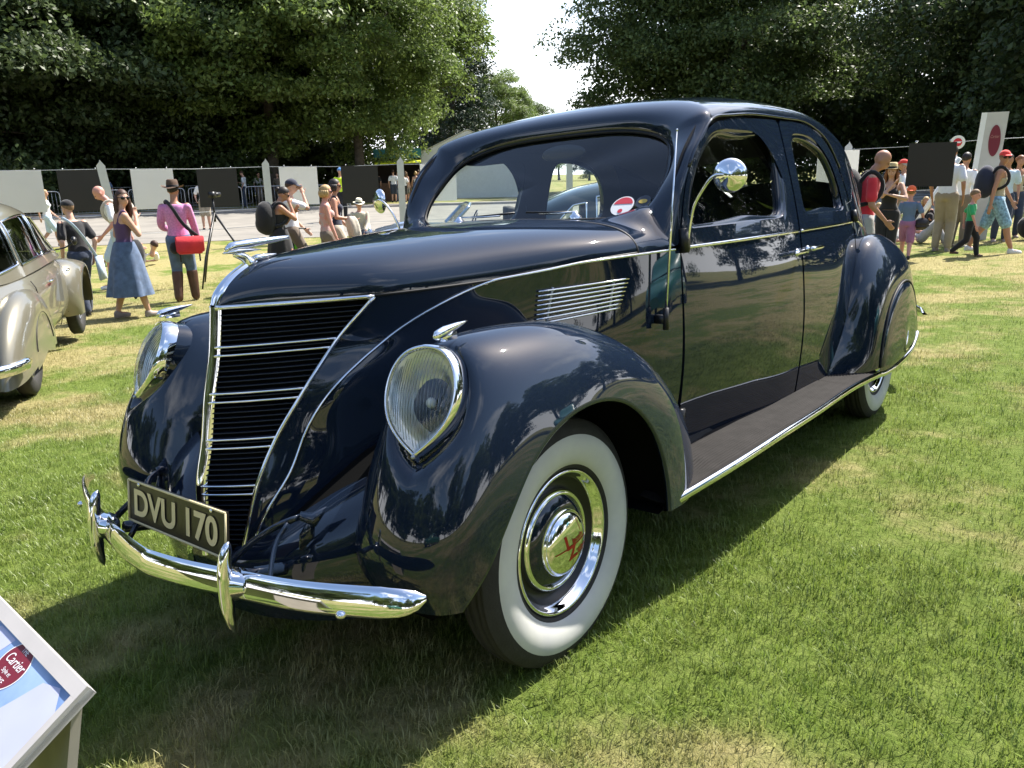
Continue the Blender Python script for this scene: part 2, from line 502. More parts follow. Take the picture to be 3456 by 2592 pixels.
# white line across the lane and dark joints
mb = MB(); u0 = rd[:, 4]; 
def line_on(P, wd, mb, dz):
    T = np.gradient(P, axis=0); T /= np.linalg.norm(T, axis=1, keepdims=True); Nn = np.stack([-T[:, 1], T[:, 0]], 1) * wd / 2
    a, b = P - Nn, P + Nn; mb.grid(np.stack([np.concatenate([a, (G(a[:, 0], a[:, 1]) + dz)[:, None]], 1), np.concatenate([b, (G(b[:, 0], b[:, 1]) + dz)[:, None]], 1)]))
for k in (2, 5, 9): line_on(resamp(rd[:, k], 400, closed=False), .035, mb, .020)
tag(mb.build('road_joint', mat('joint_tar', (.07, .07, .07), rough=.9)), kind='structure')
mb = MB(); line_on(resamp(rd[:, 11], 400, closed=False)[215:300], .30, mb, .022); tag(mb.build('road_line', mat('road_paint', (.62, .62, .58), rough=.8)), kind='structure')

# ---- wire fence with hung boards along the near side of the lane
PALE = mat('pale_grey_paint', (.50, .51, .52), rough=.5, var=.04)
BOARDW = mat('white_board', (.76, .76, .76), rough=.6, var=.03, vscale=2)
_t = BOARDW.node_tree; _b = _t.nodes['Principled BSDF']; _tr = _t.nodes.new('ShaderNodeBsdfTranslucent'); _tr.inputs['Color'].default_value = (.74, .74, .74, 1)
_ms = _t.nodes.new('ShaderNodeMixShader'); _ms.inputs['Fac'].default_value = .5
_t.links.new(_b.outputs[0], _ms.inputs[1]); _t.links.new(_tr.outputs[0], _ms.inputs[2]); _t.links.new(_ms.outputs[0], _t.nodes['Material Output'].inputs['Surface'])
BOARDB = mat('black_board', (.016, .014, .013), rough=.55)
POSTS = [(-19.6, 4.0), (-18.05, 7.70), (-17.40, 11.62), (-15.15, 14.55), (-11.6, 17.9), (-7.6, 20.2), (-4.9, 21.6), (-1.62, 20.3), (1.6, 20.4)]
post_lab = ['pale grey pointed fence post behind the beige car', 'pale grey pointed fence post leaning over the bald man in a white shirt', 'pale grey pointed fence post behind the woman in the black strapless dress',
            'pale grey pointed fence post in front of the food stall', 'pale grey fence post hidden behind the roof of the dark blue saloon', 'pale grey fence post behind the rear of the saloon roof', 'pale grey fence post behind the bald man in red', None, 'pale grey fence post at the far right end of the wire']
tops = []
for i, (x, y) in enumerate(POSTS):
    z = float(G(x, y)); h = 2.36; lean = np.array([-.02, -.10, 0]) if i == 1 else np.array([0, 0, 0.])
    tops.append((np.array([x, y, z]), lean))
    if i == 7: continue
    mb = MB(); s_ = .095
    R = Matrix.Rotation(math.atan2(y + 1.7, x - 1.9) , 3, 'Z'); 
    secs = []
    for hh, k in ((0, 1), (h - .14, 1), (h, .08)):
        c = np.array([0, 0, hh]) + lean * hh
        secs.append([c + np.array(R @ Vector((a * s_ * .5, b * s_ * k, 0))) + np.array([0, 0, (b > 0) * .05 * (k < 1) * -1]) for a, b in ((-1, -1), (1, -1), (1, 1), (-1, 1))])
    mb.grid(np.array(secs), closed_v=True); mb.add(secs[-1], [(0, 1, 2, 3)])
    o = mb.build('fence_post', PALE, smooth=False); o.location = (x, y, z - .02)
    tag(o, post_lab[i], 'post', 'posts of the wire fence')
wf = thing('wire_fence', 'thin wire fence strung from post to post along the near edge of the lane', 'fence', gpt3(*POSTS[3]))
for zz_, nm in ((2.12, 'wire'), (1.02, 'wire'), (.55, 'wire')):
    pts = []
    for i, (p, l) in enumerate(tops):
        pts.append(p + l * zz_ + [0, 0, zz_])
        if i < len(tops) - 1:
            q = tops[i + 1][0]; pts.append((p + q) / 2 + [0, 0, zz_ - .03])
    mb = MB(); mb.tube(np.array(pts) - np.array(wf.location), .006, 5); mb.build(nm, STEEL, wf)
def board(x, y, ang, m, label, z0=1.08, s_=1.03, h_=None):
    mb = MB(); h_ = h_ or s_
    mb.box((0, 0, h_ / 2), (s_, .004, h_))
    o = mb.build('display_board', m, smooth=False); o.location = (x, y, float(G(x, y)) + z0); o.rotation_euler = (0, 0, ang)
    tag(o, label, 'board', 'square boards hung on the wire fence')
    for sx in (-.36, .36):
        mb = MB(); mb.tube([(sx * s_, .0, h_ - .005), (sx * s_, 0, h_ + .04)], .012, 6); mb.build('hanging_clip', STEEL, o)
    return o
BL = [(-20.13, 6.37, BOARDW, 'white square board above the roof of the beige car'), (-19.63, 7.63, BOARDB, 'black square board beside the head of the bald man in white'), (-18.9, 9.15, BOARDW, 'white square board behind the man in the brown hat'),
      (-18.11, 10.55, BOARDB, 'black square board hiding the upper body of the man in khaki shorts'), (-16.91, 12.32, BOARDW, 'white square board behind the short-haired blonde woman'), (-15.86, 13.63, BOARDB, 'black square board beside the steward in the yellow vest'),
      (-14.33, 15.24, BOARDW, 'white square board between the food stall and the saloon roof'), (-4.9, 20.75, BOARDW, 'white square board behind the bald man in red'), (-1.19, 13.60, BOARDB, 'black square board to the right of the woman in the straw hat')]
for x, y, m, lb in BL:
    k_ = dict(z0=1.22, s_=.72) if y == 13.60 else {}
    board(x, y, math.atan2(y + 1.73, x - 1.93) + PI / 2 + (.10 if x < -10 else -.05), m, lb, **k_)

# ---- crowd barriers beyond the lane
def barrier():
    t = thing('crowd_barrier', 'steel crowd barrier', 'barrier', (0, 0, 0))
    L_, H_ = 2.25, 1.08; mb = MB()
    mb.tube(np.array([(x, 0, z) for x, z in rounded([(-L_ / 2, .06), (L_ / 2, .06), (L_ / 2, H_), (-L_ / 2, H_)], .16, 5)] + [(-L_ / 2, 0, .2)]), .020, 6); mb.build('frame', STEEL, t)
    mb = MB()
    for x in np.linspace(-L_ / 2, L_ / 2, 17)[1:-1]: mb.tube([(x, 0, .18), (x, 0, H_)], .008, 4)
    mb.tube([(-L_ / 2, 0, .18), (L_ / 2, 0, .18)], .010, 5); tag(mb.build('bars', STEEL, t), kind='stuff')
    for x in (-.8, .8):
        mb = MB(); mb.tube([(x, -.28, 0), (x, -.22, .05), (x, .22, .05), (x, .28, 0)], .014, 5); mb.build('foot', STEEL, t)
    return t
bproto = barrier()
rows = []
P = resamp(poly_spl([(-36.2, 3.5), (-34.2, 10.0), (-33.0, 13.4), (-31.8, 17.0), (-30.2, 20.2), (-28.0, 23.3)], 60), 200, closed=False)
P = P[:, :2]; s_ = np.concatenate([[0], np.cumsum(np.linalg.norm(np.diff(P, axis=0), axis=1))])
for d in np.arange(1.2, s_[-1] - 1, 2.42):
    p = np.array([np.interp(d, s_, P[:, k]) for k in (0, 1)]); q = np.array([np.interp(d + .1, s_, P[:, k]) for k in (0, 1)]); rows.append((p, math.atan2(*(q - p)[::-1]), 0))
P2 = resamp(poly_spl([(-43, 6), (-41.0, 13), (-39.5, 19.5), (-37, 25)], 60), 200, closed=False); s_ = np.concatenate([[0], np.cumsum(np.linalg.norm(np.diff(P2, axis=0), axis=1))])
for d in np.arange(1.2, s_[-1] - 1, 2.42):
    p = np.array([np.interp(d, s_, P2[:, k]) for k in (0, 1)]); q = np.array([np.interp(d + .1, s_, P2[:, k]) for k in (0, 1)]); rows.append((p, math.atan2(*(q - p)[::-1]), 1))
P3 = resamp(poly_spl([(-9, 41.5), (-4.0, 37.5), (.5, 35.0), (6, 34.5)], 60), 200, closed=False); s_ = np.concatenate([[0], np.cumsum(np.linalg.norm(np.diff(P3, axis=0), axis=1))])
for d in np.arange(1.2, s_[-1] - 1, 2.42):
    p = np.array([np.interp(d, s_, P3[:, k]) for k in (0, 1)]); q = np.array([np.interp(d + .1, s_, P3[:, k]) for k in (0, 1)]); rows.append((p, math.atan2(*(q - p)[::-1]), 2))
for i, (p, a, k) in enumerate(rows):
    o = bproto if i == 0 else copy_tree(bproto)
    o.location = gpt3(*p, .02); o.rotation_euler = (0, 0, a)
    tag(o, ['steel crowd barrier in the row on the far edge of the lane at left', 'steel crowd barrier in the second row under the dark trees', 'steel crowd barrier in the row under the trees at right'][k], 'barrier', ['barriers along the far edge of the lane', 'barriers in the second row under the trees', 'barriers at the right'][k])

# ------------------------------------------------------------------ trees
def leaf_mat(name, c1, c2, trans=.35):
    m = bpy.data.materials.new(name); m.use_nodes = True
    t = m.node_tree; b = t.nodes['Principled BSDF']
    g = t.nodes.new('ShaderNodeNewGeometry')
    n = t.nodes.new('ShaderNodeTexNoise'); n.inputs['Scale'].default_value = .45; n.inputs['Detail'].default_value = 6; n.inputs['Roughness'].default_value = .7
    t.links.new(g.outputs['Position'], n.inputs['Vector'])
    r = t.nodes.new('ShaderNodeValToRGB'); r.color_ramp.elements[0].position = .34; r.color_ramp.elements[1].position = .68
    r.color_ramp.elements[0].color = (*c1, 1); r.color_ramp.elements[1].color = (*c2, 1)
    t.links.new(n.outputs['Fac'], r.inputs['Fac'])
    ri = t.nodes.new('ShaderNodeHueSaturation'); mr = t.nodes.new('ShaderNodeMapRange'); mr.inputs['To Min'].default_value = .65; mr.inputs['To Max'].default_value = 1.35
    t.links.new(g.outputs['Random Per Island'], mr.inputs['Value']); t.links.new(mr.outputs[0], ri.inputs['Value']); t.links.new(r.outputs['Color'], ri.inputs['Color'])
    t.links.new(ri.outputs['Color'], b.inputs['Base Color'])
    b.inputs['Roughness'].default_value = .5; b.inputs['Specular IOR Level'].default_value = .4
    tr = t.nodes.new('ShaderNodeBsdfTranslucent'); t.links.new(ri.outputs['Color'], tr.inputs['Color'])
    ms = t.nodes.new('ShaderNodeMixShader'); ms.inputs['Fac'].default_value = trans
    o = t.nodes['Material Output']
    t.links.new(b.outputs[0], ms.inputs[1]); t.links.new(tr.outputs[0], ms.inputs[2]); t.links.new(ms.outputs[0], o.inputs['Surface'])
    return m
LEAF_A = leaf_mat('maple_leaves', (.075, .125, .026), (.185, .245, .062), .46)
LEAF_B = leaf_mat('beech_leaves', (.055, .090, .026), (.125, .170, .050), .45)
LEAF_C = leaf_mat('dark_leaves', (.036, .060, .020), (.078, .112, .034), .38)
LEAF_N = leaf_mat('needles', (.016, .032, .016), (.035, .058, .026), .15)
BARK = mat('bark', (.075, .062, .050), rough=.95, var=.35, vscale=6, bump=.6, bscale=12)

def crown_mesh(seed, R, H, z0, nclump, nleaf, leaf, droop=0.0, mat_=None, cone=False, gap=.0):
    r = np.random.default_rng(seed)
    # clump centres through the crown volume, thickest near the outside
    C = []
    while len(C) < nclump:
        d = r.normal(size=3); d /= np.linalg.norm(d)
        k = r.uniform(.30, 1.0) ** .55
        if cone:
            h = r.uniform(0, 1) ** 1.3; rad = R * (1 - h) ** .85 * r.uniform(.45, 1.05); a = r.uniform(0, 2 * PI)
            C.append((rad * math.cos(a), rad * math.sin(a), z0 + h * H)); continue
        lump = 1 + .16 * math.sin(3.1 * d[0] + seed) * math.cos(2.7 * d[1] - seed) + .10 * math.sin(6.3 * d[2] + 2 * seed + 4 * d[0])
        p = d * k * lump * np.array([R, R, H / 2])
        if p[2] < 0: p[:2] *= 1.04
        C.append((p[0], p[1], z0 + H / 2 + p[2]))
    C = np.array(C); n = nclump * nleaf
    ci = np.repeat(np.arange(nclump), nleaf)
    cs = r.uniform(.75, 1.45, nclump)
    d = r.normal(size=(n, 3)); d /= np.linalg.norm(d, axis=1, keepdims=True)
    rad = r.uniform(0, 1, n) ** .45
    sc_ = np.array([1.35, 1.35, .62]) * (R / 6.5)
    if cone: sc_ = np.array([1.5, 1.5, .35])
    off = d * rad[:, None] * sc_ * cs[ci][:, None]
    # sprays droop at their ends
    rr = np.hypot(off[:, 0], off[:, 1]); off[:, 2] -= (rr ** 2) * (.16 + droop)
    P = C[ci] + off
    # leaf orientation: mostly facing up and outward
    out = P - np.array([0, 0, z0 + H * .45]); out /= np.linalg.norm(out, axis=1, keepdims=True)
    nr = r.normal(size=(n, 3)) * .75 + np.array([0, 0, .75]) + out * .5; nr /= np.linalg.norm(nr, axis=1, keepdims=True)
    t1 = np.cross(nr, r.normal(size=(n, 3))); t1 /= np.linalg.norm(t1, axis=1, keepdims=True); t2 = np.cross(nr, t1)
    L_ = leaf * r.uniform(.6, 1.35, n)[:, None]; W_ = L_ * .52
    V = np.stack([P - t1 * L_ * .5, P + t2 * W_ * .5 - t1 * L_ * .05 + nr * L_ * .06, P + t1 * L_ * .5, P - t2 * W_ * .5 - t1 * L_ * .05 + nr * L_ * .06], 1).reshape(-1, 3)
    me = bpy.data.meshes.new('crown')
    me.vertices.add(4 * n); me.vertices.foreach_set('co', V.ravel())
    me.loops.add(4 * n); me.loops.foreach_set('vertex_index', np.arange(4 * n))
    me.polygons.add(n); me.polygons.foreach_set('loop_start', np.arange(n) * 4)
    me.materials.append(mat_); me.update(); me.validate()
    return me, C
def trunk_mb(H, r0, C, seed, nb=9):
    r = np.random.default_rng(seed + 50); mb = MB()
    top = np.array([r.normal(0, .4), r.normal(0, .4), H * .82])
    P = poly_spl([(0, 0, -.3), (r.normal(0, .1), r.normal(0, .1), H * .2), tuple(top * [.6, .6, .6]), tuple(top)], 14)
    mb.tube(P, np.interp(np.linspace(0, 1, 14), [0, .06, .5, 1], [r0 * 1.5, r0, r0 * .62, r0 * .1]), 9)
    for k in r.choice(len(C), nb, replace=False):
        s_ = P[int(np.clip(np.searchsorted(P[:, 2], C[k][2] * .62), 2, 11))]
        e_ = C[k]; m_ = (s_ + e_) / 2 + np.array([0, 0, .5]); mb.tube(poly_spl([s_, m_, e_], 7), np.linspace(r0 * .34, r0 * .06, 7), 6)
    return mb
TP = {}
def proto(kind, *a, **k):
    me, C = crown_mesh(*a, **k); TP[kind] = (me, C, a, k)
proto('maple', 3, 6.6, 14.6, 1.9, 230, 420, .25, mat_=LEAF_A)
proto('beech', 8, 7.2, 18.0, 1.2, 260, 380, .26, droop=.05, mat_=LEAF_B)
proto('lime', 15, 6.0, 14.5, 2.9, 230, 420, .235, droop=.14, mat_=LEAF_A)
proto('dark', 21, 7.5, 16.5, .2, 250, 400, .27, droop=.06, mat_=LEAF_C)
proto('fir', 31, 4.2, 24.0, 1.5, 230, 170, .28, droop=.05, mat_=LEAF_N, cone=True)
trunk_me = {}
def tree(name, kind, x, y, s_, rz, label, group=None, zs=1.0):
    me, C, a, k = TP[kind]
    t = thing(name, label, 'tree', gpt3(x, y), rz, group); t.scale = (s_, s_, s_ * zs)
    o = bpy.data.objects.new('crown', me); COL.objects.link(o); o.parent = t
    if kind not in trunk_me:
        b = trunk_mb(a[2] + a[3], .34 if kind != 'fir' else .3, C, a[0]).build('trunk', BARK, t); trunk_me[kind] = b.data
    else:
        b = bpy.data.objects.new('trunk', trunk_me[kind]); COL.objects.link(b); b.parent = t
    return t
def polar_xy(az, d):
    """metres from the viewing place at a compass bearing in degrees (0 = along the car, negative to its right-hand side)"""
    a = math.radians(az); return 1.93 + d * math.sin(a), -1.73 + d * math.cos(a)
TREES = [
    ('chestnut_tree', 'dark', -74, 46, 1.0, .3, 'dense dark broadleaf tree at the left edge behind the beige car'),
    ('chestnut_tree', 'dark', -67, 48, 1.05, 1.9, 'tall shaded broadleaf tree behind the leftmost white board'),
    ('chestnut_tree', 'dark', -60.8, 50, 1.0, 4.0, 'dark broadleaf tree behind the man in the brown hat'),
    ('maple_tree', 'maple', -55.0, 47, 1.05, 2.2, 'sunlit broadleaf tree with layered branches between the dark tree and the lighter hanging tree'),
    ('lime_tree', 'lime', -49.2, 46, .92, .5, 'light green tree with hanging branches beside the food stall'),
    ('lime_tree', 'lime', -47.0, 58, 1.12, 3.3, 'tall light green tree behind the stall, left of the strip of sky'),
    ('fir_tree', 'fir', -42.6, 80, 1.05, .9, 'dark pointed fir tree at the left side of the strip of sky'),
    ('fir_tree', 'fir', -44.6, 86, 1.1, 2.9, 'dark fir tree behind the light green tree'),
    ('lime_tree', 'lime', -39.6, 104, .84, 2.2, 'light green tree lower than the firs, at the left foot of the gap of sky'),
    ('distant_tree', 'beech', -37.4, 150, .82, 1.2, 'distant tree low in the gap of sky, on the left'),
    ('distant_tree', 'lime', -35.3, 165, .72, 4.2, 'distant rounded tree low in the middle of the gap of sky'),
    ('distant_tree', 'beech', -33.2, 145, .55, 2.4, 'distant low tree at the right side of the gap of sky'),
    ('beech_tree', 'beech', -27.4, 60, 1.08, .4, 'beech tree at the right side of the gap of sky'),
    ('beech_tree', 'beech', -23.4, 56, 1.0, 2.0, 'tall beech tree with a bright rim of leaves behind the saloon roof'),
    ('chestnut_tree', 'dark', -6.6, 52, 1.08, 1.5, 'dark tree just right of the narrow chink of sky'),
    ('chestnut_tree', 'dark', -1.0, 46, 1.1, 2.7, 'dark shaded tree behind the leaning sign post'),
    ('chestnut_tree', 'dark', 6.0, 44, 1.1, .8, 'dark shaded tree beyond the right edge of the picture'),
    ('beech_tree', 'beech', -20.0, 74, 1.05, 3.0, 'beech tree standing farther back behind the saloon roof'),
    ('beech_tree', 'lime', -15.8, 82, .60, 1.0, 'small tree standing low beneath the narrow chink of sky'),
    ('chestnut_tree', 'dark', -62, 62, 1.15, 5.2, 'dark tree of the second row at the left'),
    ('chestnut_tree', 'dark', -70, 66, 1.2, 2.2, 'dark tree of the second row behind the beige car'),
    ('chestnut_tree', 'dark', -54, 64, 1.10, 1.1, 'dark tree of the second row behind the sunlit broadleaf tree'),
    ('chestnut_tree', 'dark', -3.5, 66, 1.2, 4.4, 'dark tree of the second row at the right'),
    ('chestnut_tree', 'dark', -11.5, 68, 1.0, 2.2, 'dark tree of the second row beneath the narrow chink of sky'),
    ('chestnut_tree', 'dark', 14.0, 48, 1.1, .2, 'dark tree well beyond the right edge of the picture'),
]
for nm, kd, az, d, s_, rz, lb in TREES:
    x, y = polar_xy(az, d); tree(nm, kd, x, y, s_, rz, lb)
# undergrowth along the foot of the trees
def hedge(name, label, pts, h, wd, n, leaf, m_, seed):
    r = np.random.default_rng(seed); P = resamp(np.array(pts, float), 400, closed=False)
    k = r.integers(0, 400, n); c = P[k] + r.normal(0, wd * .4, (n, 2)); hh = h * (.75 + .35 * np.sin(k * .09 + seed) * np.cos(k * .031)) ; z = hh * r.uniform(0, 1, n) ** .7
    P3_ = np.stack([c[:, 0], c[:, 1], G(c[:, 0], c[:, 1]) + z], 1)
    nr = r.normal(size=(n, 3)) + [0, 0, .7]; nr /= np.linalg.norm(nr, axis=1, keepdims=True); t1 = np.cross(nr, r.normal(size=(n, 3))); t1 /= np.linalg.norm(t1, axis=1, keepdims=True); t2 = np.cross(nr, t1); L_ = leaf * r.uniform(.6, 1.4, n)[:, None]
    V = np.stack([P3_ - t1 * L_ * .5, P3_ + t2 * L_ * .3, P3_ + t1 * L_ * .5, P3_ - t2 * L_ * .3], 1).reshape(-1, 3)
    me = bpy.data.meshes.new(name); me.vertices.add(4 * n); me.vertices.foreach_set('co', V.ravel()); me.loops.add(4 * n); me.loops.foreach_set('vertex_index', np.arange(4 * n)); me.polygons.add(n); me.polygons.foreach_set('loop_start', np.arange(n) * 4); me.materials.append(m_); me.update(); me.validate()
    o = bpy.data.objects.new(name, me); COL.objects.link(o); return tag(o, label, 'undergrowth', kind='stuff')
hedge('undergrowth', 'dark undergrowth along the foot of the trees at left', [polar_xy(a, d) for a, d in ((-82, 52), (-72, 51), (-62, 53), (-55, 54), (-49.5, 54))], 3.6, 2.2, 16000, .42, LEAF_C, 5)
hedge('undergrowth', 'dark undergrowth along the foot of the trees at right', [polar_xy(a, d) for a, d in ((-30, 74), (-22, 66), (-12, 60), (-3, 53), (6, 49), (16, 46))], 7.5, 2.4, 34000, .42, LEAF_C, 6)
# trees and hedge behind the viewing place, seen in the paintwork
BACK = []
for k in range(26):
    BACK.append((('beech', 'maple', 'lime', 'dark', 'beech')[k % 5], 30 + k * 9.6 + 2.5 * math.sin(k * 2.3), 40 + 6 * math.sin(k * 1.7) + (k % 2) * 7, .80 + .22 * abs(math.sin(k * 1.1)), k * 1.3))
for kd, az, d, s_, rz in BACK:
    x, y = polar_xy(az, d); tree({'beech': 'beech_tree', 'maple': 'maple_tree', 'lime': 'lime_tree', 'dark': 'chestnut_tree'}[kd], kd, x, y, s_, rz, 'broadleaf tree on the far side of the lawn, seen only as a reflection', 'trees behind the viewing place')

# ------------------------------------------------------------------ the dark blue saloon
PAINT = mat('dark_blue_paint', (0.0095, 0.0150, 0.0270), rough=0.5, metal=0.0, coat=1.0, coat_r=0.022, spec=0.0)
_p = PAINT.node_tree.nodes['Principled BSDF']; _p.inputs['Coat IOR'].default_value = 1.60; _p.inputs['Coat Tint'].default_value = (.84, .92, 1.0, 1)
SEAM = mat('seam_rubber', (0.008, 0.008, 0.009), rough=0.6)
RIBMAT = mat('ribbed_rubber', (0.017, 0.0155, 0.015), rough=0.75, spec=0.12, var=0.25, vscale=14)
WWALL = mat('white_tyre_wall', (0.50, 0.50, 0.50), rough=0.55, var=0.10, vscale=9, col2=(0.54, 0.54, 0.50))
TRIMC = mat('cloth_trim', (0.030, 0.030, 0.032), rough=0.9)
SEATM = mat('seat_cloth', (0.060, 0.055, 0.050), rough=0.9, var=0.2, vscale=20)
PLATEM = mat('plate_black', (0.016, 0.013, 0.011), rough=0.35)
PLATEL = mat('plate_silver', (0.66, 0.56, 0.32), rough=0.5)
REDENAM = mat('red_enamel', (0.32, 0.012, 0.012), rough=0.3)

CARM = Matrix(((0.9986028, 0.0, -0.0528429, 0), (0.00046482, 0.9999613, 0.00878391, 0), (0.05284085, -0.0087962, 0.9985642, 0), (0, 0, 0, 1)))
CAR = thing('car', 'dark navy blue vintage saloon with white-walled tyres and V-shaped grille, standing in front', 'car')
CAR.matrix_world = CARM

def lr(name, mb, m, parent=None, **k):
    """the part and its mirror image, two objects; parent may be a pair"""
    pa = parent if isinstance(parent, (list, tuple)) else (parent or CAR, parent or CAR)
    a = mb.build(name, m, pa[0], **k)
    mr = MB(); 
    for v in mb.v: mr.v.append(v * [-1, 1, 1])
    mr.f = [q[::-1] for q in mb.f]; mr.m = list(mb.m); mr.n = mb.n
    b = mr.build(name, m, pa[1], **k)
    return a, b

# ---- body side surface x = X(y, z)
_ys = [.6, .83, 1.05, 1.4, 1.8, 2.3, 2.8, 3.3, 3.8, 4.2, 4.5]
_xr = pch(_ys, [.60, .63, .655, .695, .735, .75, .73, .66, .52, .34, .12])
_xm = pch(_ys, [.665, .705, .735, .768, .79, .80, .775, .70, .55, .36, .12])
_xb = pch(_ys, [.655, .700, .726, .753, .768, .768, .728, .63, .475, .30, .10])
_xd = pch(_ys, [.65, .682, .690, .682, .670, .660, .620, .51, .34, .19, .06])
_zk = np.array([.34, .75, 1.155, 1.60])
_basis = nspl(_zk, np.eye(4))
def X(y, z):
    y, z = np.broadcast_arrays(np.asarray(y, float), np.asarray(z, float))
    K = np.stack([_xr(y), _xm(y), _xb(y), _xd(y)], -1)
    return (_basis(np.minimum(z, 1.66)) * K).sum(-1)
_zl = pch([.9, 1.1, 1.3, 1.8, 2.2, 2.5, 2.8, 3.2, 3.6, 4.0, 4.4], [1.585, 1.60, 1.626, 1.643, 1.640, 1.60, 1.53, 1.39, 1.19, .96, .66])
_zt = pch([1.1, 1.4, 1.7, 2.0, 2.4, 2.8, 3.2, 3.6, 4.0, 4.4], [1.70, 1.742, 1.768, 1.773, 1.762, 1.715, 1.615, 1.455, 1.23, .86])
def roofpt(phi, y):
    """phi 0 at the drip line, pi/2 on the centre line"""
    zl = _zl(y); xd = X(y, zl); n = 2.3
    c = np.cos(phi); s_ = np.sin(phi)
    return np.stack([xd * np.abs(c) ** (2 / n), y + 0 * phi, zl + (_zt(y) - zl) * np.abs(s_) ** (2 / n)], -1)
def side(yz, off=0.0):
    yz = np.asarray(yz, float); y, z = yz[..., 0], yz[..., 1]
    x = X(y, z); e = 1e-3
    if off:
        dy = (X(y + e, z) - x) / e; dz = (X(y, z + e) - x) / e
        n = np.stack([np.ones_like(x), -dy, -dz], -1); n /= np.linalg.norm(n, axis=-1, keepdims=True)
        return np.stack([x, y, z], -1) + off * n
    return np.stack([x, y, z], -1)

# outlines in (y, z)
FD = rounded([(.865, .372), (.842, .65), (.832, .9), (.826, 1.155), (.876, 1.375), (.962, 1.49), (1.10, 1.588), (1.34, 1.617), (1.824, 1.632),
              (1.824, 1.45), (1.824, 1.15), (1.826, .9), (1.850, .64), (1.868, .372)],
             [.03, .05, 0, .02, .1, .1, .10, 0, .015, .0, .0, .05, .05, .03])
FW = rounded([(.868, 1.214), (.890, 1.33), (.962, 1.46), (1.10, 1.565), (1.735, 1.575), (1.755, 1.47), (1.700, 1.216)], [.05, .10, .10, .14, .08, .10, .09])
RD = rounded([(1.886, .372), (1.868, .64), (1.844, .9), (1.842, 1.15), (1.842, 1.45), (1.842, 1.631), (2.0, 1.635), (2.24, 1.630),
              (2.50, 1.553), (2.64, 1.425), (2.722, 1.25), (2.735, 1.13), (2.68, .92), (2.57, .75), (2.49, .58), (2.36, .372)],
             [.03, .05, .05, .0, .0, .02, .0, .10, .1, .1, .08, .08, .05, .05, .05, .03])
RW = rounded([(1.925, 1.216), (1.925, 1.42), (1.945, 1.578), (2.20, 1.585), (2.44, 1.515), (2.55, 1.38), (2.580, 1.216)], [.06, .1, .07, .12, .10, .10, .08])

def start_at(P, ang0, c):
    a = np.arctan2(P[:, 1] - c[1], P[:, 0] - c[0]); d = np.abs((a - ang0 + PI) % (2 * PI) - PI)
    k = int(np.argmin(d)); return np.roll(P, -k, axis=0)
def orient(P):
    a = 0.5 * np.sum(P[:, 0] * np.roll(P[:, 1], -1) - np.roll(P[:, 0], -1) * P[:, 1])
    return P if a > 0 else P[::-1]
def match(Po, Pi, n=112):
    """outer and inner loops matched by direction from the middle of the window"""
    c = Pi.mean(0)
    A = resamp(start_at(orient(Po), -PI * .75, c), n)
    B0 = resamp(orient(Pi), 720); ab = np.arctan2(B0[:, 1] - c[1], B0[:, 0] - c[0])
    B = []; 
    # walk the inner loop so that its share of length follows a blend of angle and length
    Bs = resamp(start_at(orient(Pi), -PI * .75, c), n)
    return A, Bs

def door(name, outer, inner, pair_label=None):
    A, B = match(outer, inner)
    mb = MB()
    K = 13
    t = np.linspace(0, 1, K)[:, None, None]
    G = A[None] * (1 - t) + B[None] * t
    P = side(G)
    mb.grid(P, closed_v=True)
    # edge turned in at the shut line
    c = A.mean(0); 
    nrm = side(A, -.012)
    mb.grid(np.stack([P[0], nrm]), closed_v=True)
    # stepped window reveal
    ci = B.mean(0)
    def sh(d): 
        v = B - ci; L = np.linalg.norm(v, axis=1, keepdims=True); return B - v / L * d
    rings = [P[-1], side(sh(.004), -.004), side(sh(.010), -.006), side(sh(.022), -.0065), side(sh(.027), -.010), side(sh(.030), -.022), side(sh(.030), -.036)]
    mb.grid(np.array(rings), closed_v=True)
    pr = lr(name, mb, PAINT, weld=1e-4, sharp=50)
    # pane
    g = MB(); q = sh(.027)
    ring = side(q, -.026); cen = side(q.mean(0)[None], -.026)
    pts = [ring]
    for s_ in (.66, .33): pts.append(side(q.mean(0) + (q - q.mean(0)) * s_, -.026))
    g.grid(np.array(pts), closed_v=True)
    n = len(q); g.add(np.concatenate([pts[-1], cen]), [(i, (i + 1) % n, n) for i in range(n)])
    lr('window_pane', g, GLASS, pr, weld=1e-5)
    return pr
fdoors = door('front_door', FD, FW)
rdoors = door('rear_door', RD, RW)

# dark inner skin that shows in the shut lines, with the window openings left free
def inner_skin():
    mb = MB()
    for A, B in ((FD, FW), (RD, RW)):
        a, b = match(A, B)
        ci = b.mean(0); b2 = ci + (b - ci) * .93
        c = A.mean(0); v = a - c; a2 = c + v * (1 + .03 / np.maximum(np.linalg.norm(v, axis=1, keepdims=True), .1))
        t = np.linspace(0, 1, 9)[:, None, None]
        G = a2[None] * (1 - t) + b2[None] * t
        P = side(G); P[..., 0] -= .034
        mb.grid(P, closed_v=True)
    return mb
lr('door_lining', inner_skin(), BLACK)

# ---- roof, header and windscreen frame
def yf(u):   # front edge of the roof panel, u 0 centre .. 1 drip
    return 1.40 - .30 * np.abs(u) ** 2.6
NU = 33
phi = np.linspace(0, PI / 2, NU)
vv = np.linspace(0, 1, 60)
roof = np.zeros((len(vv), NU, 3))
for j, p in enumerate(phi):
    u = np.cos(p) ** (2 / 2.3)
    y0 = yf(u); y1 = 4.45
    roof[:, j] = roofpt(np.full(len(vv), p), y0 + (y1 - y0) * vv)
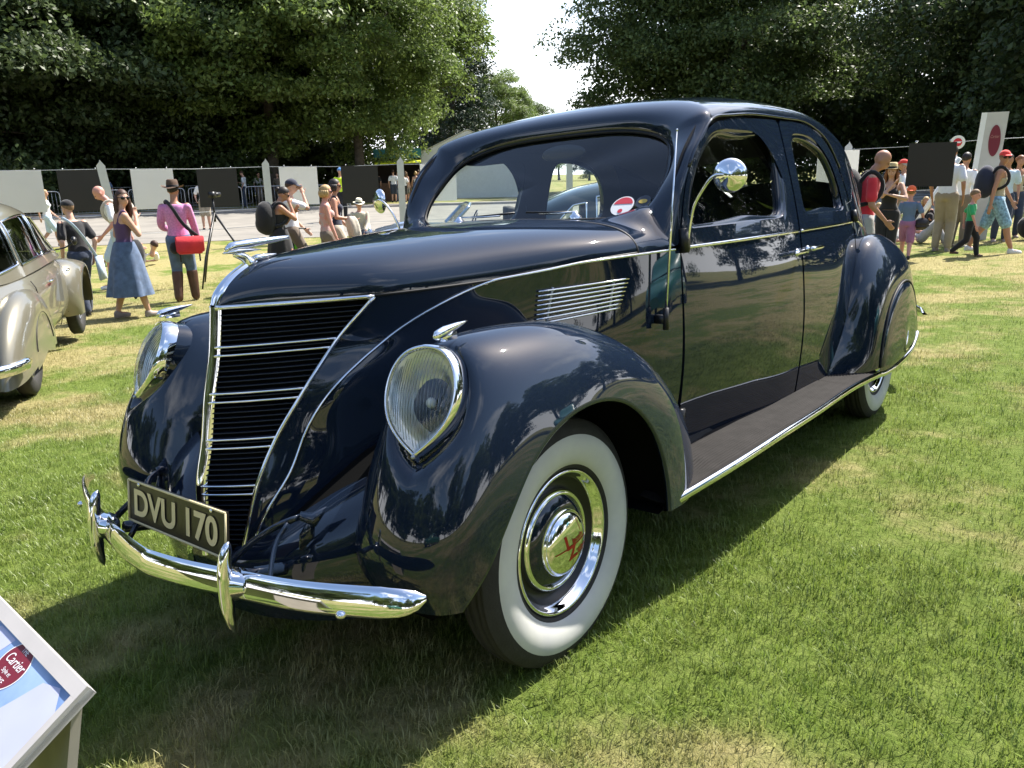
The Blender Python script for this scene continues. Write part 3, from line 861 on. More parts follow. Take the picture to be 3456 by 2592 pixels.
# leave the split rear window open
mb = MB(); V = roof.reshape(-1, 3); F = []
for i in range(len(vv) - 1):
    for j in range(NU - 1):
        q = [i * NU + j, (i + 1) * NU + j, (i + 1) * NU + j + 1, i * NU + j + 1]
        c = V[q].mean(0)
        if 3.15 < c[1] < 3.72 and .04 < c[0] < .40 : continue
        F.append(q)
mb.add(V, F)
# windscreen frame: from the glass edge to the roof / door pillar
GL = np.array([(0, 1.150, 1.602), (.12, 1.149, 1.601), (.24, 1.146, 1.597), (.37, 1.135, 1.582), (.475, 1.104, 1.553), (.535, 1.063, 1.518), (.566, 1.005, 1.462),
               (.583, .945, 1.40), (.585, .900, 1.355), (.578, .868, 1.318), (.562, .842, 1.288), (.530, .826, 1.268), (.44, .812, 1.258), (.30, .803, 1.260), (.15, .799, 1.262), (0, .798, 1.263)])
GL = poly_spl(GL, 90)
kb = int(np.argmin(GL[:, 2] + 10 * (GL[:, 0] < .5)))  # lowest point at the outer corner
NW = np.array([0, -.70, .71])
def outer_curve():
    top = []
    for p in np.linspace(PI / 2, 0, 34):
        u = np.cos(p) ** (2 / 2.3); y = yf(u)
        top.append(roofpt(np.array(p), np.array(y)))
    pil = [(1.04, 1.547), (.962, 1.487), (.915, 1.43), (.876, 1.372), (.850, 1.30), (.832, 1.225), (.820, 1.165)]
    pil = poly_spl(np.array([(1.10, 1.60)] + pil), 26)[1:]
    return np.array(top), side(pil)
OT, OP = outer_curve()
O = np.concatenate([OT, OP])
ka = int(np.argmin(np.linalg.norm(GL - np.array([.562, .842, 1.288]), axis=1)))
kt = int(np.argmin(np.linalg.norm(GL - np.array([.535, 1.063, 1.518]), axis=1)))
n1, n2 = len(OT), len(OP)
gi = np.concatenate([np.linspace(0, kt, n1), np.linspace(kt, ka, n2 + 1)[1:]])
# even spacing of the outer top curve by length
OT2 = resamp(OT, n1, closed=False); O = np.concatenate([OT2, OP])
Gp = np.stack([np.interp(gi, np.arange(len(GL)), GL[:, k]) for k in range(3)], 1)
nO = len(O); T = np.zeros((nO, 3))
for i in range(nO):
    if i < n1:
        y = O[i, 1]; e = .01
        # forward tangent along the roof panel
        zl, zt = float(_zl(y)), float(_zt(y)); xd = float(X(y, zl)); c = min(1, (O[i, 0] / xd)) ** 1.15; p = math.acos(min(1, c))
        d = roofpt(np.array(p), np.array(y - e)) - roofpt(np.array(p), np.array(y)); a = d / np.linalg.norm(d)
        T[i] = a
    else:
        e = 1e-3; y, z = O[i, 1], O[i, 2]
        d = np.array([float(X(y - e, z) - X(y, z)) / e * 1.0, -1.0, 0]); T[i] = d / np.linalg.norm(d)
T = np.array([T[max(0, i - 3):i + 4].mean(0) for i in range(nO)]); T /= np.linalg.norm(T, axis=1, keepdims=True)
L = np.linalg.norm(O - Gp, axis=1)[:, None]
rad = (O - Gp); rad -= (rad @ NW)[:, None] * NW; rad /= np.linalg.norm(rad, axis=1, keepdims=True)
lip0 = Gp + NW * .004
lip1 = Gp + rad * .012 + NW * .022
P0 = lip1; P3 = O
P1 = P0 + (rad * .55 + NW * .62) * L * .30
P2 = P3 + T * L * .42
t = np.linspace(0, 1, 16)[:, None, None]
BZ = (1 - t) ** 3 * P0 + 3 * t * (1 - t) ** 2 * P1 + 3 * t * t * (1 - t) * P2 + t ** 3 * P3
FR = np.concatenate([(Gp - NW * .012)[None], lip0[None], (Gp + rad * .004 + NW * .016)[None], BZ])
mb.grid(FR)
# cowl: from the hood's rear edge to the glass and the pillars
HB = [np.array(p, float) for p in [(0, .606, 1.281), (.22, .606, 1.2765), (.42, .606, 1.263), (.52, .606, 1.249), (.585, .606, 1.231), (.630, .606, 1.203), (.652, .606, 1.168), (.655, .606, 1.15)]]
HBc = poly_spl(HB, 40)
low = np.concatenate([GL[::-1][:len(GL) - ka], ])           # centre bottom -> corner
low_n = resamp(np.concatenate([GL[ka:][::-1] + NW * .004, (Gp[-1] + NW * .02)[None]]), 26, closed=False)
side_n = FR[3:, -1][::1]                                      # corner up to pillar foot
edge = np.concatenate([low_n, resamp(side_n, 15, closed=False)[1:]])
H2 = resamp(HBc, len(edge), closed=False)
t = np.linspace(0, 1, 10)[:, None, None]
dirb = np.array([0, 1.0, 0.0])
Lc = np.linalg.norm(edge - H2, axis=1)[:, None]
Q1 = H2 + dirb * Lc * .4; Q2 = edge - (np.array([0, .75, .12]) * Lc * .35)
CW = (1 - t) ** 3 * H2 + 3 * t * (1 - t) ** 2 * Q1 + 3 * t * t * (1 - t) * Q2 + t ** 3 * edge
mb.grid(CW)
# quarter panel behind the rear door
zq = np.array([.36, .45, .6, .75, .9, 1.03, 1.12, 1.155, 1.21, 1.25, 1.3, 1.425, 1.545, 1.60, 1.625])
yq0 = pch(zq, [2.360, 2.420, 2.515, 2.585, 2.69, 2.73, 2.752, 2.752, 2.746, 2.738, 2.722, 2.655, 2.525, 2.38, 2.28])
zz = np.concatenate([np.linspace(.36, 1.2, 20), np.linspace(1.23, 1.622, 24)])
yl = np.linspace(1.9, 4.45, 200); zlv = _zl(yl)
qp = []
for z in zz:
    y0 = float(yq0(z)); y1 = float(np.interp(-z, -zlv, yl)) if z > .66 else 4.45
    yy = np.linspace(y0, max(y1, y0 + .01), 36); qp.append(side(np.stack([yy, np.full(36, z)], 1)))
mb.grid(np.array(qp))
# drip gutter over the doors
shell = mb.build('body_shell', PAINT, CAR, mirror=True, weld=4e-4, sharp=60)
db = MB()
dl = [(.905, 1.43), (.955, 1.492), (1.02, 1.548), (1.10, 1.599), (1.22, 1.618), (1.40, 1.632), (1.7, 1.643), (2.0, 1.645), (2.20, 1.641), (2.36, 1.612), (2.50, 1.566), (2.59, 1.50), (2.655, 1.43)]
db.tube(side(poly_spl(dl, 60), .002), .0055, 8)
lr('drip_rail', db, PAINT)

# ---- windscreen glass
wg = MB()
half = GL
full = np.concatenate([half, (half[::-1] * [-1, 1, 1])[1:-1]])
cen = full.mean(0); r2 = [full - NW * .004]
for s_ in (.6, .25): r2.append(cen + (full - cen) * s_ - NW * .004)
wg.grid(np.array(r2), closed_v=True); n = len(full)
wg.add(np.concatenate([r2[-1], (cen - NW * .004)[None]]), [(i, (i + 1) % n, n) for i in range(n)])
wscreen = wg.build('windscreen', GLASS, CAR)
rg = MB(); rr = [i for i in range(len(vv))]
P = roof.copy(); P[..., 2] -= .012; P[..., 1] -= .012
sel = [i for i in range(len(vv)) if 3.08 < P[i, NU // 2, 1] < 3.80]
rg.grid(P[sel[0]:sel[-1] + 1, 8:NU]); rg.build('rear_window', GLASS, CAR, mirror=True)
rub = MB(); rub.tube(np.concatenate([full, full[:1]]) + NW * .004, .006, 8, cap=False); rub.build('windscreen_seal', SEAM, wscreen)

# ---- hood
C3 = poly_spl([(0, -.572, 1.105), (0, -.562, 1.127), (0, -.538, 1.154), (0, -.49, 1.187), (0, -.44, 1.2085), (0, -.35, 1.224), (0, -.2, 1.2395), (0, 0, 1.2575), (0, .2, 1.2695), (0, .4, 1.2765), (0, .6, 1.281)], 70)
S3 = poly_spl([(.008, -.572, 1.105), (.075, -.50, 1.1055), (.15, -.42, 1.106), (.228, -.335, 1.1065), (.30, -.25, 1.1075), (.385, -.085, 1.111), (.46, .09, 1.118), (.53, .24, 1.131), (.585, .37, 1.144), (.655, .6, 1.155)], 70)
Sside = nspl(np.linspace(0, 1, 70), S3)
def hoodpts(Cc, Sc):
    wd = (Sc - Cc); h = (Cc[:, 2] - Sc[:, 2])[:, None]; n = len(Cc)
    lat = wd * [1, 1, 0]
    k = np.linspace(0, 1, n)[:, None]
    P1 = Cc + lat * (.42 + .20 * k)
    P2 = Sc + np.array([0, 0, 1.0]) * h * (.62 + .16 * k) + lat * (.03 - .03 * k)
    t = np.linspace(0, 1, 26)[:, None, None]
    return (1 - t) ** 3 * Cc + 3 * t * (1 - t) ** 2 * P1 + 3 * t * t * (1 - t) * P2 + t ** 3 * Sc
HP = hoodpts(C3, S3)
mb = MB(); mb.grid(HP)
# lower lip turned under
low = S3 * 1.0; l2 = low + np.stack([-.012 * np.ones(70), .004 * np.ones(70), -.004 * np.ones(70)], 1)
mb.grid(np.stack([low, l2]))
hood = mb.build('hood', PAINT, CAR, mirror=True, weld=3e-4, sharp=50)
hl = MB(); e = HP[:, -1].T if False else None
gap = MB()
gap.tube(np.concatenate([(HBc * [-1, 1, 1])[::-1], HBc[1:]]) + [0, 0, -.004], .0055, 8); gap.build('hood_gap', SEAM, hood)

# ---- nose side panel from the grille edge back to the front door
def surf_side():
    tops = np.array([(.30, -.25, 1.1035), (.385, -.085, 1.107), (.46, .09, 1.114), (.53, .24, 1.127), (.585, .37, 1.140), (.655, .6, 1.151), (.699, .822, 1.153)])
    rows = {
        1.0: tops,
        .82: np.array([(.224, -.347, .98), (.315, -.185, .985), (.41, .0, .99), (.495, .19, .995), (.575, .36, 1.0), (.663, .6, 1.005), (.705, .822, 1.005)]),
        .62: np.array([(.196, -.454, .855), (.265, -.335, .858), (.38, -.07, .86), (.485, .14, .86), (.58, .35, .86), (.668, .6, .86), (.7075, .822, .86)]),
        .44: np.array([(.158, -.537, .73), (.215, -.455, .73), (.33, -.22, .73), (.45, .05, .73), (.565, .33, .73), (.663, .6, .73), (.703, .822, .73)]),
        .26: np.array([(.140, -.603, .607), (.18, -.555, .607), (.29, -.34, .607), (.42, -.02, .607), (.545, .3, .607), (.65, .6, .607), (.688, .822, .607)]),
        .0: np.array([(.112, -.655, .42), (.145, -.632, .42), (.25, -.45, .42), (.38, -.08, .42), (.51, .27, .42), (.62, .6, .42), (.648, .822, .42)]),
    }
    ws = sorted(rows); A = np.array([rows[q] for q in ws])        # rows x cols x 3
    cs = np.array([0, .16, .36, .52, .66, .85, 1.0])
    fw = nspl(ws, A.reshape(len(ws), -1))
    W = fw(np.linspace(0, 1, 44)).reshape(44, len(cs), 3)
    out = np.array([nspl(cs, r)(np.linspace(0, 1, 60)) for r in W])
    return out
SP = surf_side()
mb = MB(); mb.grid(SP)
nose = lr('hood_side_panel', mb, PAINT)
bvh = BVHTree.FromPolygons([tuple(v) for v in SP.reshape(-1, 3)], [(i * 60 + j, (i + 1) * 60 + j, (i + 1) * 60 + j + 1, i * 60 + j + 1) for i in range(43) for j in range(59)])
def snap(P, off):
    out = []
    for p in P:
        co, nn, _, _ = bvh.find_nearest(Vector(p))
        if nn.x < 0: nn = -nn
        out.append(np.array(co + nn * off))
    return np.array(out)
ST = [(.135, -.640, .40), (.142, -.635, .445), (.165, -.58, .56), (.19, -.515, .65), (.205, -.473, .736), (.258, -.36, .882), (.30, -.228, .971), (.345, -.107, 1.04), (.415, .005, 1.090), (.50, .156, 1.124), (.575, .35, 1.139), (.66, .62, 1.146), (.697, .81, 1.149)]
sp = snap(poly_spl(ST, 90), .002)
mb = MB(); mb.tube(sp, .0045, 8)
strips = lr('side_moulding', mb, CHROME)
# seam under the hood edge, its crease shadow drawn as a dark tube
mb = MB(); mb.tube(S3 + [0.0, 0, -.004], .0045, 8); lr('hood_seam_shadow', mb, SEAM)

# ---- grille: centre bar, side frame and slats
gz = pch([.42, .607, .73, .855, .98, 1.1], [-.700, -.690, -.657, -.629, -.594, -.573])
gex = pch([.42, .607, .73, .855, .98, 1.1], [.112, .140, .158, .196, .224, .298])
gey = pch([.42, .607, .73, .855, .98, 1.1], [-.655, -.603, -.537, -.454, -.347, -.252])
def gpt(z, t, inset=0.0):
    a = np.array([.010, float(gz(z)), z]); b = np.array([float(gex(z)), float(gey(z)), z])
    m = (a + b) / 2 + np.array([.012, -.012, 0]) * (np.linalg.norm(b - a) / .35)
    p = (1 - t) ** 2 * a + 2 * t * (1 - t) * m + t * t * b
    d = b - a; nn = np.array([d[1], -d[0], 0]); nn /= np.linalg.norm(nn); 
    if nn[1] > 0: nn = -nn
    return p - nn * inset
gb = MB(); zs = np.linspace(.42, 1.10, 14)
gb.grid(np.array([[gpt(z, t, .022) for t in np.linspace(-.02, 1, 8)] for z in zs]))
grille = gb.build('grille', DARK, CAR, mirror=True)
cb = MB()
for z0 in (0,):
    ring = []
    for z in np.linspace(.42, 1.103, 30):
        y = float(gz(z)); ring.append([(-.016, y + .014, z), (-.013, y - .001, z), (-.006, y - .008, z), (0, y - .010, z), (.006, y - .008, z), (.013, y - .001, z), (.016, y + .014, z)])
    cb.grid(np.array(ring))
cb.build('centre_bar', CHROME, grille)
fb = MB(); 
ed = np.array([gpt(z, 1.0, -.001) for z in np.linspace(.42, 1.10, 40)]); fb.tube(ed, .0065, 8, flat=1.0)
tp = np.array([gpt(1.1, t, -.001) for t in np.linspace(.0, 1.0, 20)]); tp[:, 2] = np.interp(np.arange(20), [0, 19], [1.0995, 1.1005]); fb.tube(tp, .0068, 8)
fa = lr('grille_frame', fb, CHROME, grille)
SLATM = mat('dark_slat', (0.02, 0.024, 0.034), rough=0.25, metal=0.6)
zsl = np.arange(.452, 1.090, .0139)
bars = {int(np.argmin(abs(zsl - q))) for q in ()}
slat_me = {}
for i, z in enumerate(zsl):
    sb = MB()
    for sx in (1, -1):
        c = np.array([gpt(z, t, .006) for t in np.linspace(0.0, .985, 10)])
        up = c + [0, 0, .0020]; fr = c + np.array([0, -.003, 0]); dn = c + [0, .010, -.004]
        g = np.stack([dn, c + [0, 0, -.0020], fr, up, c + [0, .010, .003]]) * [sx, 1, 1]
        sb.grid(g)
    sb.build('slat', SLATM, grille)
for zc in (.607, .73, .855, .98):
    for dz in (-.0115, .0115):
        sb = MB()
        for sx in (1, -1): sb.tube(np.array([gpt(zc + dz, t, -.001) for t in np.linspace(.0, .99, 12)]) * [sx, 1, 1], .0036, 6)
        sb.build('chrome_bar', CHROME, grille)

# ---- headlamps
c0 = np.array([.652, -.432, .878])
ux = np.array([.955, .285, .05]); ux /= np.linalg.norm(ux)
uv = np.array([.02, .45, .89]); uv -= ux * (uv @ ux); uv /= np.linalg.norm(uv)
un = np.cross(ux, uv); un = un if un[1] < 0 else -un
def tear(sc, n=64, dz=0.0):
    a = [(0, -.148), (.020, -.132), (.050, -.105), (.078, -.070), (.096, -.028), (.101, .015), (.095, .058), (.077, .098), (.045, .126), (0, .136)]
    h = poly_spl(a, n // 2 + 1)
    p = np.concatenate([h, (h[::-1] * [-1, 1])[1:-1]])
    p[:, 1] += 0.0
    return p * sc + [0, dz]
def lamp(p2, off): return c0 + p2[:, :1] * ux * .98 + p2[:, 1:] * uv * .985 + un * (off + .012)
def seat_lamp(P):
    sh = P.shape; Q = P.reshape(-1, 3).copy()
    d = Q - c0; u = d @ ux; v = d @ uv; h = d @ un
    T = tear(1.0, 96); 
    tr_ = np.hypot(T[:, 0], T[:, 1]); ta = np.arctan2(T[:, 1], T[:, 0]); o_ = np.argsort(ta); ta, tr_ = ta[o_], tr_[o_]
    rr = np.hypot(u, v); R = np.interp(np.arctan2(v, u), ta, tr_, period=2 * PI)
    over = (rr - R)
    hmax = np.where(over < 0, -.012 - .5 * np.minimum(-over, .06), -.012 + over * 1.5)
    near = over < .14
    k = 40.0
    soft = -np.log(np.exp(-k * h) + np.exp(-k * np.minimum(hmax, .5))) / k
    w_ = np.clip((.14 - over) / .05, 0, 1)
    hn = np.where(near, np.minimum(h, h * (1 - w_) + soft * w_), h)
    Q += (hn - h)[:, None] * un
    return Q.reshape(sh)
# ---- front fenders, polar sections about the wheel centre
def polar(cy, cz, table, nth, nc, th_rng=None):
    ths = np.array(sorted(table)); A = np.array([table[q] for q in ths], float)
    f = nspl(ths, A.reshape(len(ths), -1))
    tt = np.linspace(ths[0], ths[-1], nth) if th_rng is None else th_rng
    W = f(tt).reshape(len(tt), -1, 2); out = []
    for th, row in zip(np.radians(tt), W):
        s = np.concatenate([[0], np.cumsum(np.linalg.norm(np.diff(row, axis=0), axis=1))])
        c = nspl(s / s[-1], row)(np.linspace(0, 1, nc))
        out.append(np.stack([c[:, 0], cy - c[:, 1] * math.cos(th), cz + c[:, 1] * math.sin(th)], 1))
    return np.array(out), tt
FF = {
    2: [(.47, .45), (.53, .53), (.62, .562), (.70, .555), (.755, .53), (.785, .49)],
    12: [(.45, .53), (.515, .59), (.62, .615), (.71, .605), (.785, .555), (.82, .455)],
    25: [(.42, .50), (.50, .59), (.60, .635), (.70, .632), (.80, .575), (.838, .43)],
    37: [(.40, .47), (.50, .605), (.60, .655), (.70, .655), (.808, .575), (.85, .43)],
    50: [(.38, .46), (.49, .62), (.595, .695), (.70, .69), (.805, .60), (.855, .437)],
    60: [(.36, .46), (.48, .63), (.60, .718), (.70, .708), (.81, .60), (.857, .44)],
    72: [(.36, .46), (.48, .605), (.60, .685), (.71, .677), (.815, .58), (.86, .44)],
    90: [(.40, .45), (.52, .58), (.63, .645), (.73, .638), (.825, .555), (.861, .435)],
    107: [(.44, .47), (.56, .59), (.65, .635), (.745, .623), (.832, .545), (.86, .432)],
    125: [(.52, .52), (.62, .61), (.695, .64), (.77, .625), (.837, .545), (.858, .43)],
    140: [(.60, .58), (.68, .65), (.735, .665), (.79, .638), (.842, .55), (.856, .43)],
    155: [(.66, .67), (.72, .70), (.768, .692), (.81, .65), (.847, .56), (.855, .43)],
    170: [(.69, .79), (.74, .773), (.785, .728), (.82, .66), (.848, .56), (.854, .433)],
    184: [(.70, .84), (.745, .80), (.79, .735), (.825, .65), (.848, .56), (.854, .44)],
}
FP, fth = polar(0.0, .36, FF, 150, 70)
FP = seat_lamp(FP)
mb = MB(); mb.grid(FP)
# rolled lip and dark inner arch
lipc = FP[:, -1]
def inw(P, cy, cz, dx, dr):
    d = P - [0, cy, cz]; r = np.linalg.norm(d[:, 1:], axis=1, keepdims=True)
    q = P.copy(); q[:, 0] += dx; q[:, 1:] = [cy, cz] + d[:, 1:] * (r + dr) / r; return q
mb.grid(np.stack([lipc, inw(lipc, 0, .36, -.004, -.006), inw(lipc, 0, .36, -.014, -.004), inw(lipc, 0, .36, -.02, .012)]))
ffend = lr('front_fender', mb, PAINT, weld=1e-4)
lb = MB(); lb.grid(np.stack([inw(lipc, 0, .36, -.02, .010), inw(lipc, 0, .36, -.08, .05), inw(lipc, 0, .36, -.25, .04), inw(lipc, 0, .36, -.36, -.02), inw(lipc, 0, .36, -.37, -.30)]))
lr('wheel_arch', lb, DARK, ffend)

# apron between nose and fenders
ap = MB()
u0 = poly_spl([(.10, -.665, .45), (.16, -.598, .478), (.28, -.53, .56), (.40, -.45, .635), (.47, -.43, .665)], 16)
u1 = poly_spl([(.10, -.700, .42), (.18, -.665, .445), (.29, -.62, .50), (.40, -.56, .545), (.50, -.50, .58)], 16)
u2 = poly_spl([(.06, -.705, .33), (.19, -.685, .35), (.30, -.655, .385), (.41, -.60, .41), (.53, -.51, .42)], 16)
u3 = poly_spl([(.06, -.66, .25), (.19, -.65, .26), (.30, -.62, .27), (.41, -.57, .28), (.53, -.49, .30)], 16)
um = u0 + np.stack([np.zeros(16), np.linspace(.16, .22, 16), np.linspace(.10, .10, 16)], 1)
iv = MB(); iv.grid(np.stack([um, u0])); iv.build('valance_shade', DARK, CAR, mirror=True)  # void-dark sheet behind the apron, standing in for the deep valley's shade
rowsA = nspl([0, .3, .7, 1], np.array([u0, u1, u2, u3]).reshape(4, -1))(np.linspace(0, 1, 20)).reshape(20, 16, 3)
ap.grid(rowsA)
ap.build('front_apron', PAINT, CAR, mirror=True)
gb = MB(); gb.grid(np.array([[(-.07, -.70, .43), (.07, -.70, .43)], [(-.07, -.705, .33), (.07, -.705, .33)], [(-.07, -.66, .25), (.07, -.66, .25)]])); gb.build('front_apron', PAINT, CAR)
ub = MB(); ub.box((0, 1.9, .30), (1.16, 4.6, .10)); ub.box((0, .15, .45), (.66, .9, .30)); ub.build('underbody', DARK, CAR)

# ---- rear fenders and skirts
RCY, RCZ = 3.05, .40
RF = {
    -2: [(.735, .78), (.79, .70), (.855, .585), (.905, .49), (.928, .41)],
    18: [(.755, .655), (.80, .61), (.86, .55), (.91, .47), (.93, .405)],
    45: [(.755, .655), (.80, .655), (.86, .61), (.912, .515), (.932, .405)],
    65: [(.745, .69), (.80, .69), (.862, .635), (.914, .53), (.934, .405)],
    82: [(.72, .665), (.79, .675), (.858, .625), (.914, .525), (.935, .405)],
    100: [(.68, .645), (.765, .655), (.85, .61), (.912, .52), (.934, .405)],
    120: [(.62, .64), (.73, .665), (.83, .62), (.905, .52), (.93, .405)],
    145: [(.52, .72), (.68, .73), (.80, .665), (.89, .53), (.925, .405)],
    178: [(.40, .95), (.60, .90), (.77, .74), (.88, .55), (.92, .41)],
}
RP, rth = polar(RCY, RCZ, RF, 70, 34)
mb = MB(); mb.grid(RP); l = RP[:, -1]
mb.grid(np.stack([l, inw(l, RCY, RCZ, -.012, -.003), inw(l, RCY, RCZ, -.03, .0)]))
rfend = lr('rear_fender', mb, PAINT, weld=1e-4)
# skirt: domed cover inside the fender lip
mb = MB(); rings = []
for k, (rr_, xo) in enumerate([(1.0, -.012), (.995, .004), (.975, .010), (.9, .016), (.7, .022), (.45, .025), (.2, .026), (.0, .026)]):
    row = []
    for th, p in zip(np.radians(rth), l):
        rl = np.hypot(p[1] - RCY, p[2] - RCZ) - .006
        row.append((p[0] + xo, RCY - rl * rr_ * math.cos(th), RCZ + rl * rr_ * math.sin(th)))
    rings.append(row)
rings = np.array(rings)
mb.grid(rings)
bot = []
for xx, y in ((0, 0),):
    pass
yb = np.linspace(2.648, 3.452, 30)
zb = pch([2.64, 2.75, 3.05, 3.25, 3.40, 3.46], [.347, .343, .352, .375, .418, .45])(yb)
mb.grid(np.stack([np.stack([np.full(30, .948) - .02 * np.abs((yb - 3.05) / .41) ** 4, yb, np.full(30, .40)], 1), np.stack([np.full(30, .944) - .02 * np.abs((yb - 3.05) / .41) ** 4, yb, np.minimum(zb, .399)], 1), np.stack([np.full(30, .925) - .02 * np.abs((yb - 3.05) / .41) ** 4, yb, np.minimum(zb, .398)], 1)]))
skirt = lr('wheel_skirt', mb, PAINT, rfend, weld=1e-4, sharp=60)
mb = MB(); a = l; mb.tube(inw(l, RCY, RCZ, .003, -.001), .0055, 6); lr('skirt_seal', mb, SEAM, rfend)

# ---- running boards
RBo = poly_spl([(.838, .44, .338), (.865, .62, .352), (.90, .86, .371), (.922, 1.25, .382), (.93, 1.75, .380), (.93, 2.1, .379), (.931, 2.4, .366), (.932, 2.66, .348)], 60)
mb = MB(); rows = []
tt = np.linspace(0, 1, 60)
for k, p in enumerate(RBo):
    y = p[1]; xi = float(X(y, .37)) - .02 if y > .83 else np.interp(y, [.44, .83], [.76, float(X(.83, .37)) - .02])
    xi = min(xi, .735)
    if y > 2.2: xi = .72
    row = []
    for q in np.linspace(0, 1, 105):
        x = xi + (p[0] - .010 - xi) * q
        z = p[2] + .012 + .012 * (1 - q) ** 2 
        if y > 2.15: z += .09 * ((y - 2.15) / .5) ** 2 * (1 - q) ** 1.2
        if .12 < q < .93: z += .0035 * max(0, math.sin((q - .12) / .81 * 2 * PI * 16)) ** .8
        row.append((x, y, z))
    rows.append(row)
mb.grid(np.array(rows))
rb = lr('running_board', mb, RIBMAT)
mb = MB()
full_o = np.concatenate([RBo, np.stack([np.interp(yb, [2.65, 2.9, 3.3, 3.46], [.936, .950, .948, .935]), yb, zb], 1)[2:]])
sec = [(-.014, .014), (-.006, .017), (.003, .012), (.006, .002), (.004, -.010), (-.003, -.015), (-.014, -.014)]
mb.grid(np.array([[(p[0] + a, p[1], p[2] + b) for a, b in sec] for p in full_o]), closed_v=True)
lr('board_trim', mb, CHROME, rb)
mb = MB(); mb.grid(np.array([[(p[0] - .012, p[1], p[2] - .01), (p[0] - .03, p[1], p[2] - .03), (.6, p[1], p[2] - .03)] for p in RBo])); lr('board_underside', mb, BLACK, rb)

# ---- wheels
def wheel_mb(side_x):
    tr = MB()
    s = side_x
    prof = [(.218, .035), (.224, .044), (.232, .049), (.25, .060), (.275, .067), (.30, .068), (.322, .062)]
    prof2 = [(.322, .062), (.335, .058), (.350, .050), (.3625, .040)]
    tread = [(.3625, .040), (.3655, .036), (.3605, .0335), (.3605, .031), (.3670, .029), (.3675, .018), (.3615, .0165), (.3615, .0135), (.3685, .012), (.3685, -.012), (.3615, -.0135), (.3615, -.0165), (.3675, -.018), (.3670, -.029), (.3605, -.031), (.3605, -.0335), (.3655, -.036), (.3625, -.040), (.350, -.052), (.32, -.062), (.25, -.06), (.22, -.04)]
    return prof, prof2, tread
def wheel(cx, cy, sgn):
    e = bpy.data.objects.new('wheel', None); COL.objects.link(e); e.parent = CAR; e.empty_display_size = .1
    e.location = (cx, cy, .36); 
    if sgn < 0: e.rotation_euler = (0, 0, PI)
    return e
prof, prof2, tread = wheel_mb(1)
def dish():
    d = MB()
    d.lathe([(.219, .036), (.2195, .041), (.217, .0435)], n=64)
    return d
tyre = MB(); tyre.lathe(prof2, n=72); tyre.lathe(tread, n=72); tyre.lathe([(.2185, .0345), (.221, .0425), (.229, .047), (.232, .0492)], n=64)
V0 = tyre
wwall = MB(); wwall.lathe([(.232, .0492), (.238, .0545), (.25, .0605), (.268, .0665), (.285, .0685), (.30, .0682), (.3125, .0655), (.3215, .0622), (.3225, .0618)], n=72)
rimc = MB(); rimc.lathe([(.2185, .036), (.2165, .043), (.213, .046), (.208, .045), (.205, .040), (.200, .033), (.196, .026), (.192, .022), (.190, .016)], n=72)
disc = MB(); disc.lathe([(.1905, .016), (.180, .000), (.168, -.008), (.160, -.008), (.152, .000), (.146, .010)], n=64)
ringc = MB(); ringc.lathe([(.153, .000), (.1525, .010), (.149, .018), (.143, .022), (.1385, .0215), (.136, .0185)], n=64)
cone = MB(); cone.lathe([(.137, .019), (.130, .024), (.120, .030), (.108, .0345), (.100, .036)], n=64)
capc = MB(); capc.lathe([(.101, .036), (.1005, .041), (.0985, .044), (.095, .0455)] + [(.095 * math.cos(a), .0455 + .030 * math.sin(a)) for a in np.linspace(0.05, PI / 2, 12)], n=64)
def dome(y, z): 
    r = np.sqrt(y * y + z * z) / .095
    return .0455 + .030 * np.sqrt(np.maximum(0, 1 - r * r)) + .0012
let = MB()
def put(body, size, ox, oz, shear=0.0, align='LEFT', sx=1.0, bold=0.0):
    Vt, Ft = text_mesh(body, size, shear=shear, align=align, bold=bold)
    if not len(Vt): return
    y = Vt[:, 0] * sx + ox; z = Vt[:, 1] + oz
    let.add(np.stack([dome(y, z), y, z], 1), Ft)
put('L', .060, -.032, .014, shear=-.1, bold=.0022); put('incoln', .024, -.002, .012, bold=.0007)
put('Z', .060, -.022, -.022, shear=-.1, bold=.0022); put('ephyr', .024, .012, -.026, bold=.0007)
def bar(y0, z0, y1, z1, w_):
    d = np.array([y1 - y0, z1 - z0]); d /= np.linalg.norm(d); nrm = np.array([-d[1], d[0]]) * w_
    pts = []
    for t in np.linspace(0, 1, 8):
        y, z = y0 + (y1 - y0) * t, z0 + (z1 - z0) * t
        pts.append([(dome(y + nrm[0], z + nrm[1]), y + nrm[0], z + nrm[1]), (dome(y - nrm[0], z - nrm[1]), y - nrm[0], z - nrm[1])])
    let.grid(np.array(pts))
bar(-.075, -.001, .07, -.001, .0016); bar(-.012, -.038, .058, -.038, .0014)
bar(.040, .068, .048, .025, .0010); bar(.0, -.05, -.014, -.082, .0010)
protos = [('tyre', tyre, RUBBER, None), ('white_wall', wwall, WWALL, None), ('rim', rimc, CHROME, None), ('wheel_disc', disc, BLACK, None), ('trim_ring', ringc, CHROME, None), ('hub_dome', cone, PAINT, None), ('hub_cap', capc, CHROME, None), ('lettering', let, REDENAM, None)]
first = None
for (cx, cy, sg) in ((.695, 0, 1), (-.695, 0, -1), (.752, 3.10, 1), (-.752, 3.10, -1)):
    e = wheel(cx, cy, sg)
    if first is None:
        made = {}
        for nm, mbx, mm, pa in protos: made[nm] = mbx.build(nm, mm, made['hub_cap'] if nm == 'lettering' else e)
        first = e
        e.rotation_euler.x = math.radians(7)
    else:
        for ch in list(first.children):
            copy_tree(ch, e)

